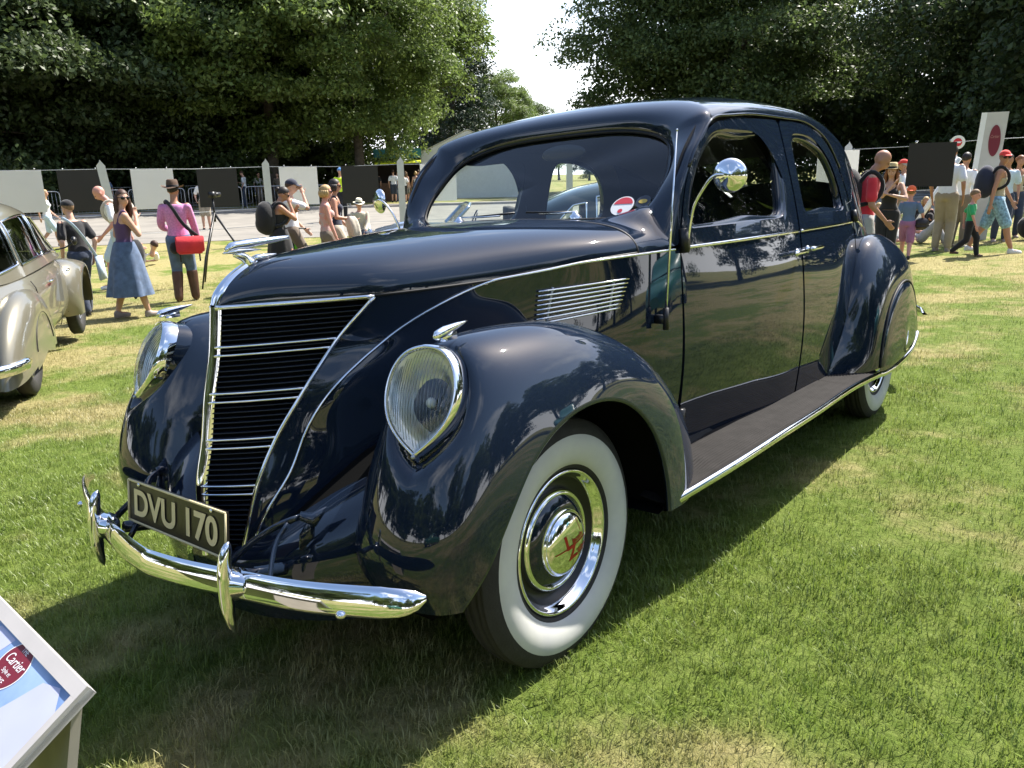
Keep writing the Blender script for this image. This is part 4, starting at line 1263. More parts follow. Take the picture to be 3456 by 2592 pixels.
# ---- headlamps, continued
lampb = MB()
o1 = tear(1.0); o2 = tear(.97); o3 = tear(.885)
bkt = MB(); bkt.grid(np.array([lamp(tear(1.035), -.010), lamp(tear(1.05), -.022), lamp(tear(1.10), -.050), lamp(tear(1.16), -.095), lamp(tear(1.20), -.17), lamp(tear(1.18), -.24)]), closed_v=True)
lampb.grid(np.array([lamp(tear(1.075), -.030), lamp(tear(1.066), -.012), lamp(tear(1.03), .004), lamp(tear(.985), .016), lamp(tear(.955), .019), lamp(tear(.93), .016), lamp(tear(.915), .008)]), closed_v=True)
hlamp = lr('headlight', lampb, CHROME); lr('lamp_housing', bkt, PAINT, hlamp)
lens = MB(); 
LENSM = glass_mat('lamp_glass', (.92, .94, .92), refl=1.5, rough=.03)
t = LENSM.node_tree
tcx = t.nodes.new('ShaderNodeTexCoord'); wv = t.nodes.new('ShaderNodeTexWave'); wv.inputs['Scale'].default_value = 42; wv.bands_direction = 'X'
bmp = t.nodes.new('ShaderNodeBump'); bmp.inputs['Strength'].default_value = .5; bmp.inputs['Distance'].default_value = .004
t.links.new(tcx.outputs['Object'], wv.inputs['Vector']); t.links.new(wv.outputs['Fac'], bmp.inputs['Height'])
for nd in t.nodes:
    if nd.type == 'BSDF_GLOSSY': t.links.new(bmp.outputs['Normal'], nd.inputs['Normal'])
rings = [lamp(tear(s_), h) for s_, h in ((.92, .010), (.85, .020), (.7, .032), (.5, .041), (.25, .046), (.02, .047))]
lens.grid(np.array(rings), closed_v=True)
lr('lens', lens, LENSM, hlamp)
# flutes moulded in the lens
fl = MB()
for q in np.linspace(-.075, .075, 19):
    hi = [v for v in np.linspace(-.12, .118, 14) if abs(q) < np.interp(v, [-.13, -.09, -.02, .03, .09, .125], [.005, .050, .085, .085, .065, .02])]
    if len(hi) < 3: continue
    P = []
    for v in hi:
        r = math.hypot(q / .1, v / .14); P.append(c0 + q * ux + v * uv + un * (.045 * (1 - r ** 2.2) + .004))
    fl.tube(np.array(P), .0011, 5)
FLM = glass_mat('lens_flute', (.55, .58, .57), refl=2.5, rough=.05)
lr('lens_flute', fl, FLM, hlamp)
refl = MB(); 
REFM = mat('reflector', (.72, .73, .72), rough=.28, metal=.9)
refl.grid(np.array([lamp(tear(s_), h) for s_, h in ((.92, .006), (.80, -.004), (.72, -.012), (.62, -.040), (.42, -.065), (.2, -.078), (.02, -.08))]), closed_v=True)
lr('reflector', refl, REFM, hlamp)
bl = MB(); bl.ell(c0 - un * .035, (.014, .014, .014)); lr('bulb', bl, WHITE, hlamp)
scr = MB(); scr.ell(lamp(np.array([[0, -.146]]), .016)[0], (.006, .006, .006)); lr('screw', scr, STEEL, hlamp)

# fender spears
mb = MB()
axis = poly_spl([(.668, -.400, 1.028), (.666, -.36, 1.036), (.663, -.32, 1.042), (.660, -.268, 1.049)], 14)
rr_ = np.interp(np.linspace(0, 1, 14), [0, .08, .3, .7, 1], [.004, .0125, .0135, .008, .0012])
mb.tube(axis, rr_, 10, flat=.8); mb.box((.665, -.345, 1.023), (.012, .05, .02))
lr('fender_spear', mb, CHROME)

# ---- hood ornament and nose strip
mb = MB()
k = int(np.argmin(np.abs(C3[:, 1] + .40)))
nb = []
for i in range(k):
    p = C3[i]; tn = C3[min(i + 1, k)] - C3[max(i - 1, 0)]; tn /= np.linalg.norm(tn); nr = np.array([0, -tn[2], tn[1]])
    if nr[2] < 0 and nr[1] > 0: nr = -nr
    if nr[1] > 0 and i < 10: nr = -nr
    wd = np.interp(i, [0, 3, k * .7, k - 1], [.013, .016, .013, .006])
    nb.append([p + [-wd, 0, 0] + nr * -.006, p + [-wd * .8, 0, 0] + nr * .006, p + nr * .012, p + [wd * .8, 0, 0] + nr * .006, p + [wd, 0, 0] + nr * -.006])
mb.grid(np.array(nb)); mb.build('nose_strip', CHROME, CAR)
mb = MB()
top = poly_spl([(0, -.515, 1.246), (0, -.505, 1.256), (0, -.475, 1.263), (0, -.43, 1.266), (0, -.37, 1.270), (0, -.305, 1.2745)], 18)
mb.tube(top, np.interp(np.linspace(0, 1, 18), [0, .12, .35, .8, 1], [.004, .011, .013, .0085, .006]), 10, flat=1.35)
low_ = poly_spl([(0, -.522, 1.2435), (0, -.49, 1.247), (0, -.45, 1.248), (0, -.40, 1.246)], 12)
mb.tube(low_, np.interp(np.linspace(0, 1, 12), [0, .3, .7, 1], [.002, .008, .006, .001]), 8, flat=2.2)
mb.tube(poly_spl([(0, -.488, 1.238), (0, -.465, 1.232), (0, -.45, 1.22), (0, -.44, 1.208)], 8), [.008, .010, .012, .013, .013, .014, .017, .02], 10)
mb.tube(poly_spl([(0, -.43, 1.222), (0, -.39, 1.2255), (0, -.352, 1.2295)], 8), [.008, .010, .010, .009, .008, .006, .004, .002], 8)
mb.build('hood_ornament', CHROME, CAR)

# ---- bumper, guards and plate
bp = poly_spl([(0, -.858, .464), (.12, -.846, .465), (.345, -.806, .470), (.55, -.765, .478), (.70, -.715, .485), (.79, -.665, .488), (.815, -.635, .489)], 44)
bp[0] = (0, -.858, .464)
def bsec(p, nn, h, d):
    a = np.array([(-.5, .2), (-.5, .72), (-.44, .97), (-.34, 1.04), (-.18, .99), (.1, .78), (.34, .46), (.47, .16), (.5, -.08), (.40, -.16), (-.42, .02)])
    return [p + np.array([0, 0, h * q[0]]) + nn * d * q[1] for q in a]
rows = []
for i, p in enumerate(bp):
    tn = bp[min(i + 1, 43)] - bp[max(i - 1, 0)]; tn[2] = 0; tn /= np.linalg.norm(tn); nn = np.array([tn[1], -tn[0], 0]); nn = nn if nn[1] < 0 else -nn
    if i == 0: nn = np.array([0, -1.0, 0])
    f_ = np.interp(i, [0, 30, 38, 40.5, 42, 43], [1, 1.10, 1.10, .92, .62, .2])
    rows.append(bsec(p, nn, .064 * f_, .021 * min(1, f_ * 1.2)))
mb = MB(); mb.grid(np.array(rows), closed_v=True)
bumper = mb.build('bumper', CHROME, CAR, mirror=True, weld=2e-4, sharp=55)
gb = MB()
gp = poly_spl([(.345, -.836, .352), (.345, -.842, .385), (.345, -.845, .43), (.345, -.842, .49), (.345, -.834, .545), (.345, -.822, .576), (.345, -.817, .584)], 26)
gb.tube(gp, np.interp(np.linspace(0, 1, 26), [0, .08, .3, .6, .85, .95, 1], [.0008, .0075, .0135, .0145, .0125, .009, .001]), 12, flat=1.35, up=(1, 0, 0))
gb.tube([(.345 - .032, -.806, .470), (.345, -.812, .470), (.345 + .032, -.800, .470)], [.024, .041, .024], 14)
lr('bumper_guard', gb, CHROME, bumper, sharp=60)
bb = MB(); bb.ell((.66, -.752, .456), (.013, .013, .010)); lr('bumper_bolt', bb, CHROME, bumper)
ir = MB(); ir.tube([(.30, -.78, .465), (.30, -.72, .45), (.30, -.60, .42)], .018, 8)
ir.tube(poly_spl([(.235, -.80, .45), (.255, -.745, .50), (.30, -.70, .545), (.345, -.655, .575), (.36, -.62, .58)], 12), .010, 8, flat=.6)
ir.tube(poly_spl([(.41, -.77, .45), (.375, -.73, .50), (.35, -.69, .54), (.352, -.655, .572)], 12), .010, 8, flat=.6)
ir.tube([(.36, -.625, .585), (.385, -.60, .57), (.41, -.575, .60)], [.012, .02, .004], 8); ir.tube([(.385, -.60, .585), (.375, -.62, .53), (.355, -.63, .49)], [.006, .02, .004], 8, flat=.5); lr('bumper_bracket', ir, PAINT, bumper)
# number plate
pt = np.array([0, -.764, .6185]); pb_ = np.array([0, -.780, .4985]); upv = (pt - pb_); hh = np.linalg.norm(upv); upv /= hh
pn = np.cross([1, 0, 0], upv); pn = pn if pn[1] < 0 else -pn
pc_ = (pt + pb_) / 2
def plate(x, z, off): return pc_ + np.array([1, 0, 0]) * x + upv * z + pn * off
mb = MB(); w2, h2 = .258, hh / 2 + .002
mb.prism([plate(-w2, -h2, 0), plate(w2, -h2, 0), plate(w2, h2, 0), plate(-w2, h2, 0)], pn * -.006)
npl = mb.build('number_plate', PLATEM, CAR, smooth=False)
mb = MB()
for (xa, za, xb_, zb_) in ((-w2, -h2, w2, -h2), (w2, -h2, w2, h2), (w2, h2, -w2, h2), (-w2, h2, -w2, -h2)):
    mb.tube([plate(xa * .985, za * .95, .001), plate(xb_ * .985, zb_ * .95, .001)], .0035, 6)
mb.build('plate_border', PLATEL, npl)
mb = MB()
Vt, Ft = text_mesh('DVU 170', .108, bold=.0032)
sx = .437 / (Vt[:, 0].max() - Vt[:, 0].min()); sz = .080 / (Vt[:, 1].max() - Vt[:, 1].min())
Vt = (Vt - [(Vt[:, 0].max() + Vt[:, 0].min()) / 2, (Vt[:, 1].max() + Vt[:, 1].min()) / 2, 0])
mb.add(np.array([plate(v[0] * sx, v[1] * sz, .003) for v in Vt]), Ft)
tag(mb.build('plate_lettering', PLATEL, npl, smooth=False), kind='stuff')
for x in (-.19, .19):
    mb = MB(); mb.ell(plate(x, h2 * .86, .003), (.006, .004, .006)); mb.build('plate_screw', CHROME, npl)
mb = MB(); mb.box(pc_ + [0, .05, -.03], (.05, .09, .03)); mb.build('plate_bracket', BLACK, npl)

# ---- side trim: louvre bars, belt mouldings, handles, hinges, aerial, mirrors, wipers
mb = MB()
lz = np.linspace(1.082, 1.005, 8); lou = []
for i, z in enumerate(lz):
    y0 = .205 - .002 * i; y1 = .55 - .007 * i; zlr = np.linspace(1.063 - .0145 * i, 1.072 - .0131 * i, 12)
    yy = np.linspace(y0, y1, 12)
    P = snap(np.stack([np.interp(yy, [0, .5], [.50, .64]), yy, zlr], 1), .006)
    P[:, 2] = zlr
    b_ = MB(); b_.tube(P, .0036, 6, flat=1.6); lou.append(b_)
louvre_l = bpy.data.objects.new('louvre', None); COL.objects.link(louvre_l); louvre_l.parent = CAR
louvre_r = bpy.data.objects.new('louvre', None); COL.objects.link(louvre_r); louvre_r.parent = CAR
for b_ in lou: lr('louvre_bar', b_, CHROME, (louvre_l, louvre_r))
for y in (.26, .49):
    mb = MB(); P = snap(np.array([[np.interp(y, [0, .5], [.50, .64]), y - .30 * (1.075 - z), z] for z in np.linspace(1.068, .97, 6)]), .001); mb.tube(P, .005, 6)
    lr('louvre_post', mb, STEEL, (louvre_l, louvre_r))
for nm, ya, yb_, par in (('belt_moulding', .832, 1.822, fdoors), ('belt_moulding', 1.846, 2.728, rdoors)):
    yy = np.linspace(ya, yb_, 40); mb = MB()
    zz_ = np.full(40, 1.150)
    P = side(np.stack([yy, zz_], 1), .002)
    mb.tube(P, .0065, 8, flat=.55); lr(nm, mb, CHROME, par)
yy = np.concatenate([np.linspace(2.76, 3.05, 20)]); mb = MB(); mb.tube(side(np.stack([yy, 1.150 - .25 * np.clip((yy - 2.84), 0, 1) ** 1.2], 1), .002), .006, 8, flat=.55); lr('rear_moulding', mb, CHROME)
def handle(y0, y1, z, par):
    mb = MB(); yy = np.linspace(y0, y1, 10); P = side(np.stack([yy, np.full(10, z)], 1), .036)
    r_ = np.interp(np.linspace(0, 1, 10), [0, .15, .8, 1], [.004, .010, .009, .006]); mb.tube(P, r_, 8, flat=.7)
    ym = y0 + (y1 - y0) * .8 
    mb.tube([side((ym, z), -.002), side((ym, z), .036)], .010, 10); mb.lathe([(0.018, .0), (.016, .006), (.006, .007)], c=side((ym, z), .0), n=16)
    lr('door_handle', mb, CHROME, par)
handle(1.66, 1.80, 1.06, fdoors); handle(2.02, 1.875, 1.064, rdoors)
for (y, z, par, h_) in ((.835, 1.175, fdoors, .085), (.84, .52, fdoors, .085), (2.735, 1.175, rdoors, .06), (2.505, .60, rdoors, .05)):
    mb = MB(); a = side((y, z - h_ / 2), .012); b = side((y, z + h_ / 2), .012); mb.tube([a, b], .016, 10); mb.box((a + b) / 2 - [.012, -.018, 0], (.03, .045, h_ * .9)); lr('hinge', mb, BLACK, par)
# aerial on the near side of the scuttle
e = thing('x', None, None); bpy.data.objects.remove(e)
mb = MB(); a0 = np.array([.722, .668, .885]); a1 = np.array([.722, .672, .955]); a2 = np.array([.722, .765, 1.545])
mb.tube([a1, a1 + (a2 - a1) * .55, a2], [.0048, .0038, .0016], 8); mb.ell(a2, (.004, .004, .004))
aer = mb.build('aerial', CHROME, CAR)
mb = MB(); mb.tube([a0, a1 + [0, 0, .005]], .0105, 10); mb.box((a0 + a1) / 2 + [-.02, -.001, 0], (.035, .016, .03)); mb.build('aerial_base', BLACK, aer)
# mirrors on curved stalks at the door edge
mb = MB(); hd = np.array([.870, .855, 1.387])
base = side((.845, 1.155), .012)
mb.tube(poly_spl([base, base + [.012, .0, .06], base + [.035, -.008, .14], base + [.075, -.012, .20], hd + [-.035, -.03, .004], hd + [0, -.022, .0]], 24), .0055, 8)
mirr = lr('mirror', mb, CHROME)
mb = MB(); mb.lathe([(.002, -.030), (.012, -.029), (.020, -.024), (.034, -.020), (.048, -.013), (.0555, -.004), (.057, .004), (.055, .008), (.050, .0075)], c=(0, 0, 0), axis='y', n=40)
mb2 = MB(); ca, sa = math.cos(.33), math.sin(.33)
for v in mb.v: 
    q = v.copy(); q[:, 0], q[:, 1] = v[:, 0] * ca - v[:, 1] * sa, v[:, 0] * sa + v[:, 1] * ca; mb2.v.append(q + hd)
mb2.f, mb2.m, mb2.n = mb.f, mb.m, mb.n
lr('mirror_head', mb2, CHROME, mirr)
mg = MB(); mg.lathe([(.050, .0076), (.0005, .0076)], axis='y', n=40)
mg2 = MB()
for v in mg.v:
    q = v.copy(); q[:, 0], q[:, 1] = v[:, 0] * ca - v[:, 1] * sa, v[:, 0] * sa + v[:, 1] * ca; mg2.v.append(q + hd)
mg2.f, mg2.m, mg2.n = mg.f, mg.m, mg.n
lr('mirror_glass', mg2, mat('mirror_silver', (.85, .86, .87), rough=.01, metal=1.0), mirr)
# wipers
mb = MB(); pv = np.array([.295, .772, 1.276])
mb.lathe([(.026, .0), (.024, .008), (.014, .016), (.010, .024), (.002, .027)], c=pv + [0, 0, -.006], axis='z', n=20)
def onglass(x, s): return np.array([x, .800 + .352 * s, 1.264 + .338 * s]) + NW * .016
mb.tube([pv + [0, 0, .018], onglass(.20, .045), onglass(.10, .05)], .0035, 6)
wip = lr('wiper', mb, CHROME)
mb = MB(); mb.tube([onglass(.255, .050), onglass(.03, .075)], .0042, 6); lr('wiper_blade', mb, BLACK, wip)
# stickers on the inside of the screen
for (x, s_, r_, m_, nm, txt) in ((.455, .13, .047, mat('sticker_white', (.75, .75, .75), rough=.5), 'windscreen_sticker', 0), (.535, .165, .030, mat('sticker_dark', (.02, .03, .05), rough=.5), 'windscreen_sticker', 1)):
    cc_ = np.array([x, .800 + .352 * s_, 1.264 + .338 * s_]) - NW * .002
    vv_ = np.array([0, .71, .70]); a = np.linspace(0, 2 * PI, 28, endpoint=False)
    mb = MB(); P = [cc_ + r_ * (math.cos(q) * np.array([1, 0, 0]) + math.sin(q) * vv_) for q in a]; mb.add(P, [tuple(range(28))]); o = mb.build(nm, m_, CAR, smooth=False)
    mb = MB()
    if txt == 0:
        P = [cc_ + NW * .001 + r_ * .88 * (math.cos(q) * np.array([1, 0, 0]) + math.sin(q) * vv_) for q in np.linspace(.2, PI - .2, 16)]; mb.add(P, [tuple(range(16))])
        P = [cc_ + NW * .001 + vv_ * -.026 + .010 * (math.cos(q) * np.array([1, 0, 0]) + math.sin(q) * vv_) for q in a]; mb.add(P, [tuple(range(28))])
        mb.build('sticker_print', mat('sticker_red', (.55, .04, .06), rough=.5), o, smooth=False)
    else:
        P = [cc_ + NW * .001 + .018 * (math.cos(q) * np.array([1, 0, 0]) + .6 * math.sin(q) * vv_) for q in a]; mb.add(P, [tuple(range(28))])
        mb.build('sticker_print', mat('sticker_ochre', (.45, .33, .06), rough=.5), o, smooth=False)
# cabin: floor, dash, seats, wheel, mirror
mb = MB(); mb.box((0, 1.95, .40), (1.36, 2.6, .04)); mb.grid(np.array([[(x, 3.15, z) for x in np.linspace(-.6, .6, 4)] for z in (.4, 1.1)])); mb.grid(np.array([[(x, .86, z) for x in np.linspace(-.6, .6, 4)] for z in (.4, 1.2)])); mb.build('cabin_floor', TRIMC, CAR, smooth=False)
def rbox(c, s, r=.06):
    m_ = MB(); a = np.array(c); hx, hy, hz = np.array(s) / 2; prof = rounded([(-hy, -hz), (hy, -hz), (hy, hz), (-hy, hz)], r, 5)
    rows = []
    for x, k in ((-hx, .80), (-hx + r * .3, .93), (-hx + r, 1), (hx - r, 1), (hx - r * .3, .93), (hx, .80)): rows.append([(x + a[0], q[0] * k + a[1], q[1] * k + a[2]) for q in prof])
    m_.grid(np.array(rows), closed_v=True); m_.add(rows[0], [tuple(range(len(prof)))]); m_.add(rows[-1], [tuple(range(len(prof)))]); return m_
for (y) in (1.62, 2.75):
    rbox((0, y, .62), (1.22, .52, .28)).build('seat', SEATM, CAR)
    rbox((0, y + .30, .86), (1.22, .17, .48)).build('seat_back', SEATM, CAR)
rbox((0, .93, 1.19), (1.16, .14, .12), .04).build('dashboard', TRIMC, CAR)
mb = MB(); cc_ = np.array([.36, 1.28, 1.13]); n_ = np.array([0, .86, .5]); v_ = np.array([0, -.5, .86])
mb.tube([cc_ + .205 * (math.cos(q) * np.array([1, 0, 0]) + math.sin(q) * v_) for q in np.linspace(0, 2 * PI, 40)], .012, 8, cap=False)
for q in (PI / 2, PI * 7 / 6, PI * 11 / 6): mb.tube([cc_, cc_ + .2 * (math.cos(q) * np.array([1, 0, 0]) + math.sin(q) * v_)], .007, 6)
mb.tube([cc_, cc_ - n_ * .45], .02, 8); mb.build('steering_wheel', mat('cream_plastic', (.32, .29, .22), rough=.4), CAR)
mb = MB(); mb.ell((0, 1.135, 1.535), (.115, .012, .036), 12, 20); mb.build('inside_mirror', BLACK, CAR)
mb = MB(); P = roof.copy(); P[..., 2] -= .05; P[..., 0] *= .94; sel = [i for i in range(len(vv)) if vv[i] < .62]; mb.grid(P[:sel[-1] + 1]); mb.build('headlining', TRIMC, CAR, mirror=True)
# rear bumper tip and lamp seen past the fender
mb = MB(); rbp = poly_spl([(0, 4.52, .46), (.4, 4.46, .465), (.70, 4.30, .47), (.80, 4.14, .475), (.835, 4.04, .478)], 24); rows = []
for i, p in enumerate(rbp):
    f_ = np.interp(i, [0, 18, 21, 23], [1, 1.1, .9, .2]); tn = rbp[min(i + 1, 23)] - rbp[max(i - 1, 0)]; tn[2] = 0; tn /= np.linalg.norm(tn); nn = np.array([-tn[1], tn[0], 0]); nn = nn if nn[1] > 0 else -nn
    rows.append(bsec(p, nn, .075 * f_, .03))
mb.grid(np.array(rows), closed_v=True); mb.build('rear_bumper', CHROME, CAR, mirror=True)

# ------------------------------------------------------------------ the other cars
def old_car(name, label, loc, rz, paint, body, cabin=None, wins=(), fend=None, wheels=(), roofmat=None, see=False, z=None, wheel_r=.34):
    """body: rows (y, half width, belt z, crown z, bottom z); cabin: rows (y, half width at belt, half width at top, belt z, top z); y runs from tail to nose"""
    t = thing(name, label, 'car', gpt3(*loc) if z is None else (loc[0], loc[1], z), rz)
    B = np.array(body, float); f = [pch(B[:, 0], B[:, k]) for k in range(1, 5)]
    ys = np.linspace(B[0, 0], B[-1, 0], 70); rows = []
    for y in ys:
        w_, zb, zc, z0 = [float(g(y)) for g in f]
        c = [(w_ * .80, z0), (w_ * .97, z0 + (zb - z0) * .22), (w_, z0 + (zb - z0) * .55), (w_ * .965, zb - (zb - z0) * .14), (w_ * .86, zb), (w_ * .55, zb + (zc - zb) * .72), (0, zc)]
        c = poly_spl([(a, 0, b) for a, b in c], 26)[:, [0, 2]]
        h = [(x, y, zz_) for x, zz_ in c]; rows.append(h[:-1] + [(-x, yy, zz_) for x, yy, zz_ in h[::-1]])
    mb = MB(); mb.grid(np.array(rows)); 
    for r_ in (rows[0], rows[-1]): mb.add(r_, [tuple(range(len(r_)))])
    mb.build('body', paint, t)
    if cabin is not None:
        C_ = np.array(cabin, float); g = [pch(C_[:, 0], C_[:, k]) for k in range(1, 5)]
        def cab(y, s_):
            """s_ 0 at the belt .. 1 on the centre line of the roof"""
            wb, wt, zb, zt = [float(q(y)) for q in g]
            P = poly_spl([(wb, zb), (wb * .55 + wt * .45, zb + (zt - zb) * .45), (wt, zb + (zt - zb) * .80), (wt * .72, zb + (zt - zb) * .95), (0, zt)], 40) if False else None
            q = np.array([(wb, zb), (wb * .5 + wt * .5, zb + (zt - zb) * .42), (wt * .98, zb + (zt - zb) * .78), (wt * .70, zb + (zt - zb) * .955), (0, zt)])
            ff = nspl([0, .28, .55, .75, 1.0], q); r_ = ff(np.array(s_)); return np.array([r_[..., 0], np.full(np.shape(s_), y), r_[..., 1]]).T
        ss = np.linspace(0, 1, 22); yy = np.linspace(C_[0, 0], C_[-1, 0], 46)
        P = np.array([cab(y, ss) for y in yy])
        # windows are openings in the side of the cabin
        def inside(y, s_):
            for (y0, y1, s0, s1, sl) in wins:
                yy0 = y0 + sl[0] * (s_ - s0); yy1 = y1 + sl[1] * (s_ - s0)
                if yy0 < y < yy1 and s0 < s_ < s1: return True
            return False
        mb = MB()
        yyf = np.linspace(C_[0, 0], C_[-1, 0], 150); ssf = np.concatenate([np.linspace(0, .6, 40), np.linspace(.62, 1, 12)])
        V = np.array([cab(y, ssf) for y in yyf]); idx = np.arange(V.shape[0] * V.shape[1]).reshape(V.shape[:2]); F = []
        for i in range(V.shape[0] - 1):
            for j in range(V.shape[1] - 1):
                if not inside((yyf[i] + yyf[i + 1]) / 2, (ssf[j] + ssf[j + 1]) / 2): F.append((idx[i, j], idx[i + 1, j], idx[i + 1, j + 1], idx[i, j + 1]))
        mb.add(V.reshape(-1, 3), F); mb.build('roof', roofmat or paint, t, mirror=True, weld=1e-4)
        for (y0, y1, s0, s1, sl) in wins:
            for sx in (1, -1):
                mb = MB(); n = 12; g2 = []
                for s_ in np.linspace(s0, s1, n): g2.append([cab(y, np.array(s_)) * [sx, 1, 1] + np.array([-.012 * sx, 0, 0]) for y in np.linspace(y0 + sl[0] * (s_ - s0), y1 + sl[1] * (s_ - s0), n)])
                g2 = np.array(g2); mb.grid(g2); w_ = mb.build('window', GLASS if see else WINDARK, t)
                mb = MB(); ring_ = np.concatenate([g2[0], g2[1:, -1], g2[-1, ::-1][1:], g2[1:-1, 0][::-1]]) + np.array([.014 * sx, 0, 0]); mb.tube(np.concatenate([ring_, ring_[:1]]), .011, 6, cap=False); mb.build('window_frame', CHROME, w_)
    for (cy, cz, tab, r_l) in (fend or ()):
        FPp, _ = polar(cy, cz, tab, 44, 24)
        mb = MB(); mb.grid(FPp)
        for sx in (1, -1):
            m2 = MB(); m2.v = [v * [sx, 1, 1] for v in mb.v]; m2.f = mb.f if sx == 1 else [q[::-1] for q in mb.f]; m2.m = mb.m; m2.n = mb.n
            m2.build('fender', paint, t)
    for (x, y, cap_) in wheels:
        for sx in (1, -1):
            e = bpy.data.objects.new('wheel', None); COL.objects.link(e); e.parent = t; e.location = (sx * x, y, wheel_r)
            if sx < 0: e.rotation_euler = (0, 0, PI)
            k = wheel_r / .3625
            mb = MB(); mb.lathe([(r * k, o) for r, o in [(.215, .03), (.23, .05), (.27, .066), (.31, .066), (.345, .055), (.3625, .038), (.3625, -.038), (.345, -.055), (.22, -.05)]], n=40); mb.build('tyre', RUBBER, e)
            mb = MB(); mb.lathe([(.216 * k, .034), (.20 * k, .03), (.17 * k, .012), (.12 * k, .03), (.11 * k, .045), (.06 * k, .06), (.001, .064)], n=32); mb.build('hub_cap', CHROME if cap_ else paint, e)
    return t
WINDARK = glass_mat('dark_car_glass', (.20, .22, .21), refl=1.8)
BEIGEP = mat('beige_paint', (.185, .172, .128), rough=.30, metal=.35, coat=.8, coat_r=.03, var=.04, vscale=1.2)
SILVERB = mat('silver_blue_paint', (.36, .45, .60), rough=.28, metal=.6, coat=1.0, coat_r=.02)
TEALP = mat('dark_teal_paint', (.008, .022, .028), rough=.35, coat=1.0, coat_r=.02)
def ftab(xi, xo, rc, rl, th0=-4, th1=184, flat=0.0):
    T = {}
    for th in (th0, 20, 45, 70, 90, 110, 135, 160, th1):
        k = 1 + flat * (math.cos(math.radians(th)) ** 2)
        T[th] = [(xi, rc * .80 * k), (xi + (xo - xi) * .35, rc * .985 * k), (xi + (xo - xi) * .6, rc * .98 * k), (xi + (xo - xi) * .85, rc * .86 * k), (xo, rl + .06), (xo, rl)]
    return T
bdir = math.atan2(-.86, .51)
BC = np.array([-5.03, .65]); dv = np.array([-.86, .51]) / math.hypot(.86, .51); rv_ = np.array([dv[1], -dv[0]])
org = BC - dv * .98 - rv_ * .70
beige = old_car('car', 'beige-grey vintage saloon seen from behind at the left edge, cut by the picture', org, math.atan2(-dv[0], dv[1]), BEIGEP,
    [(0, .25, .50, .54, .34), (.12, .50, .60, .70, .30), (.45, .66, .70, .86, .28), (.9, .74, .80, .96, .27), (1.5, .785, .89, 1.02, .26), (2.3, .80, .93, 1.04, .26), (3.0, .76, .93, 1.02, .26), (3.6, .64, .90, .97, .27), (4.2, .48, .84, .90, .30), (4.6, .28, .74, .78, .36), (4.72, .10, .60, .62, .45)],
    [(.62, .30, .20, .88, .93), (.85, .48, .38, .88, 1.13), (1.15, .62, .50, .88, 1.34), (1.6, .70, .57, .90, 1.495), (2.1, .735, .60, .92, 1.535), (2.6, .74, .59, .93, 1.495), (2.95, .73, .56, .93, 1.36), (3.25, .70, .55, .93, 1.12), (3.42, .68, .55, .92, .98)],
    [(1.06, 1.50, .12, .50, (.35, .05)), (1.57, 2.28, .10, .53, (.05, 0)), (2.36, 3.10, .10, .52, (.0, -.95))],
    [(.98, .36, {-8: [(.62, .80), (.74, .90), (.80, .82), (.845, .62), (.86, .46), (.86, .30)], 30: [(.62, .56), (.74, .66), (.80, .62), (.845, .52), (.862, .42), (.862, .30)], 70: [(.64, .47), (.745, .52), (.80, .50), (.845, .45), (.866, .38), (.866, .28)], 100: [(.66, .42), (.75, .49), (.80, .48), (.845, .43), (.866, .37), (.866, .28)], 140: [(.66, .55), (.75, .60), (.80, .57), (.84, .50), (.862, .42), (.862, .30)], 186: [(.62, .78), (.74, .86), (.79, .78), (.835, .62), (.855, .48), (.855, .30)]}, .3),
     (3.78, .36, {-8: [(.60, .52), (.68, .57), (.76, .54), (.82, .50), (.84, .45), (.84, .40)], 35: [(.50, .62), (.64, .70), (.74, .66), (.81, .58), (.845, .48), (.845, .40)], 75: [(.46, .46), (.62, .52), (.73, .51), (.81, .475), (.85, .43), (.85, .395)], 110: [(.44, .43), (.60, .50), (.72, .49), (.80, .46), (.845, .42), (.845, .395)], 150: [(.50, .52), (.62, .55), (.72, .53), (.80, .49), (.835, .44), (.835, .40)], 186: [(.56, .50), (.64, .53), (.72, .51), (.79, .48), (.825, .44), (.825, .40)]}, .3)],
    [(.70, .98, False), (.68, 3.80, True)])
beige.location.z -= .01
# door lines, skirt seam, handles, bumper tip and lamp on the beige car
def surf_x(B, y, zfrac):
    B = np.array(B); return 0
mb = MB(); hb = MB()
for (y, z) in ((1.98, .80), (2.92, .80)):
    m_ = MB(); m_.tube([(.795, y - .07, z), (.815, y - .05, z + .004), (.812, y + .05, z + .006), (.79, y + .07, z)], .010, 7); m_.build('door_handle', CHROME, beige)
for yy_ in (1.46, 2.33, 3.18):
    m_ = MB(); zs_ = np.linspace(.34, .86, 10); m_.tube([(np.interp(z, [.30, .42, .62, .80, .88], [.755, .785, .795, .775, .735]) * np.interp(yy_, [1.4, 2.3, 3.2], [.990, 1.004, .925]), yy_ + .03 * math.sin((z - .3) * 5), z) for z in zs_], .004, 5); m_.build('door_seam', SEAM, beige)
for sx in (1, -1):
    a = np.radians(np.linspace(-14, 194, 34)); m_ = MB()
    m_.grid(np.array([[(sx * (.858 + .016 * (1 - r_ ** 3)), .98 - .40 * r_ * math.cos(q), .35 + (.335 if q_ else .335) * r_ * math.sin(q)) for q, q_ in zip(a, a)] for r_ in (1.0, .97, .8, .5, .2, .0)])); m_.build('wheel_skirt', BEIGEP, beige)
m_ = MB(); a = np.radians(np.linspace(8, 172, 30)); m_.tube(np.stack([np.full(30, .8655), .98 - .345 * np.cos(a), .36 + .30 * np.sin(a)], 1), .004, 5); m_.build('skirt_seam', SEAM, beige)
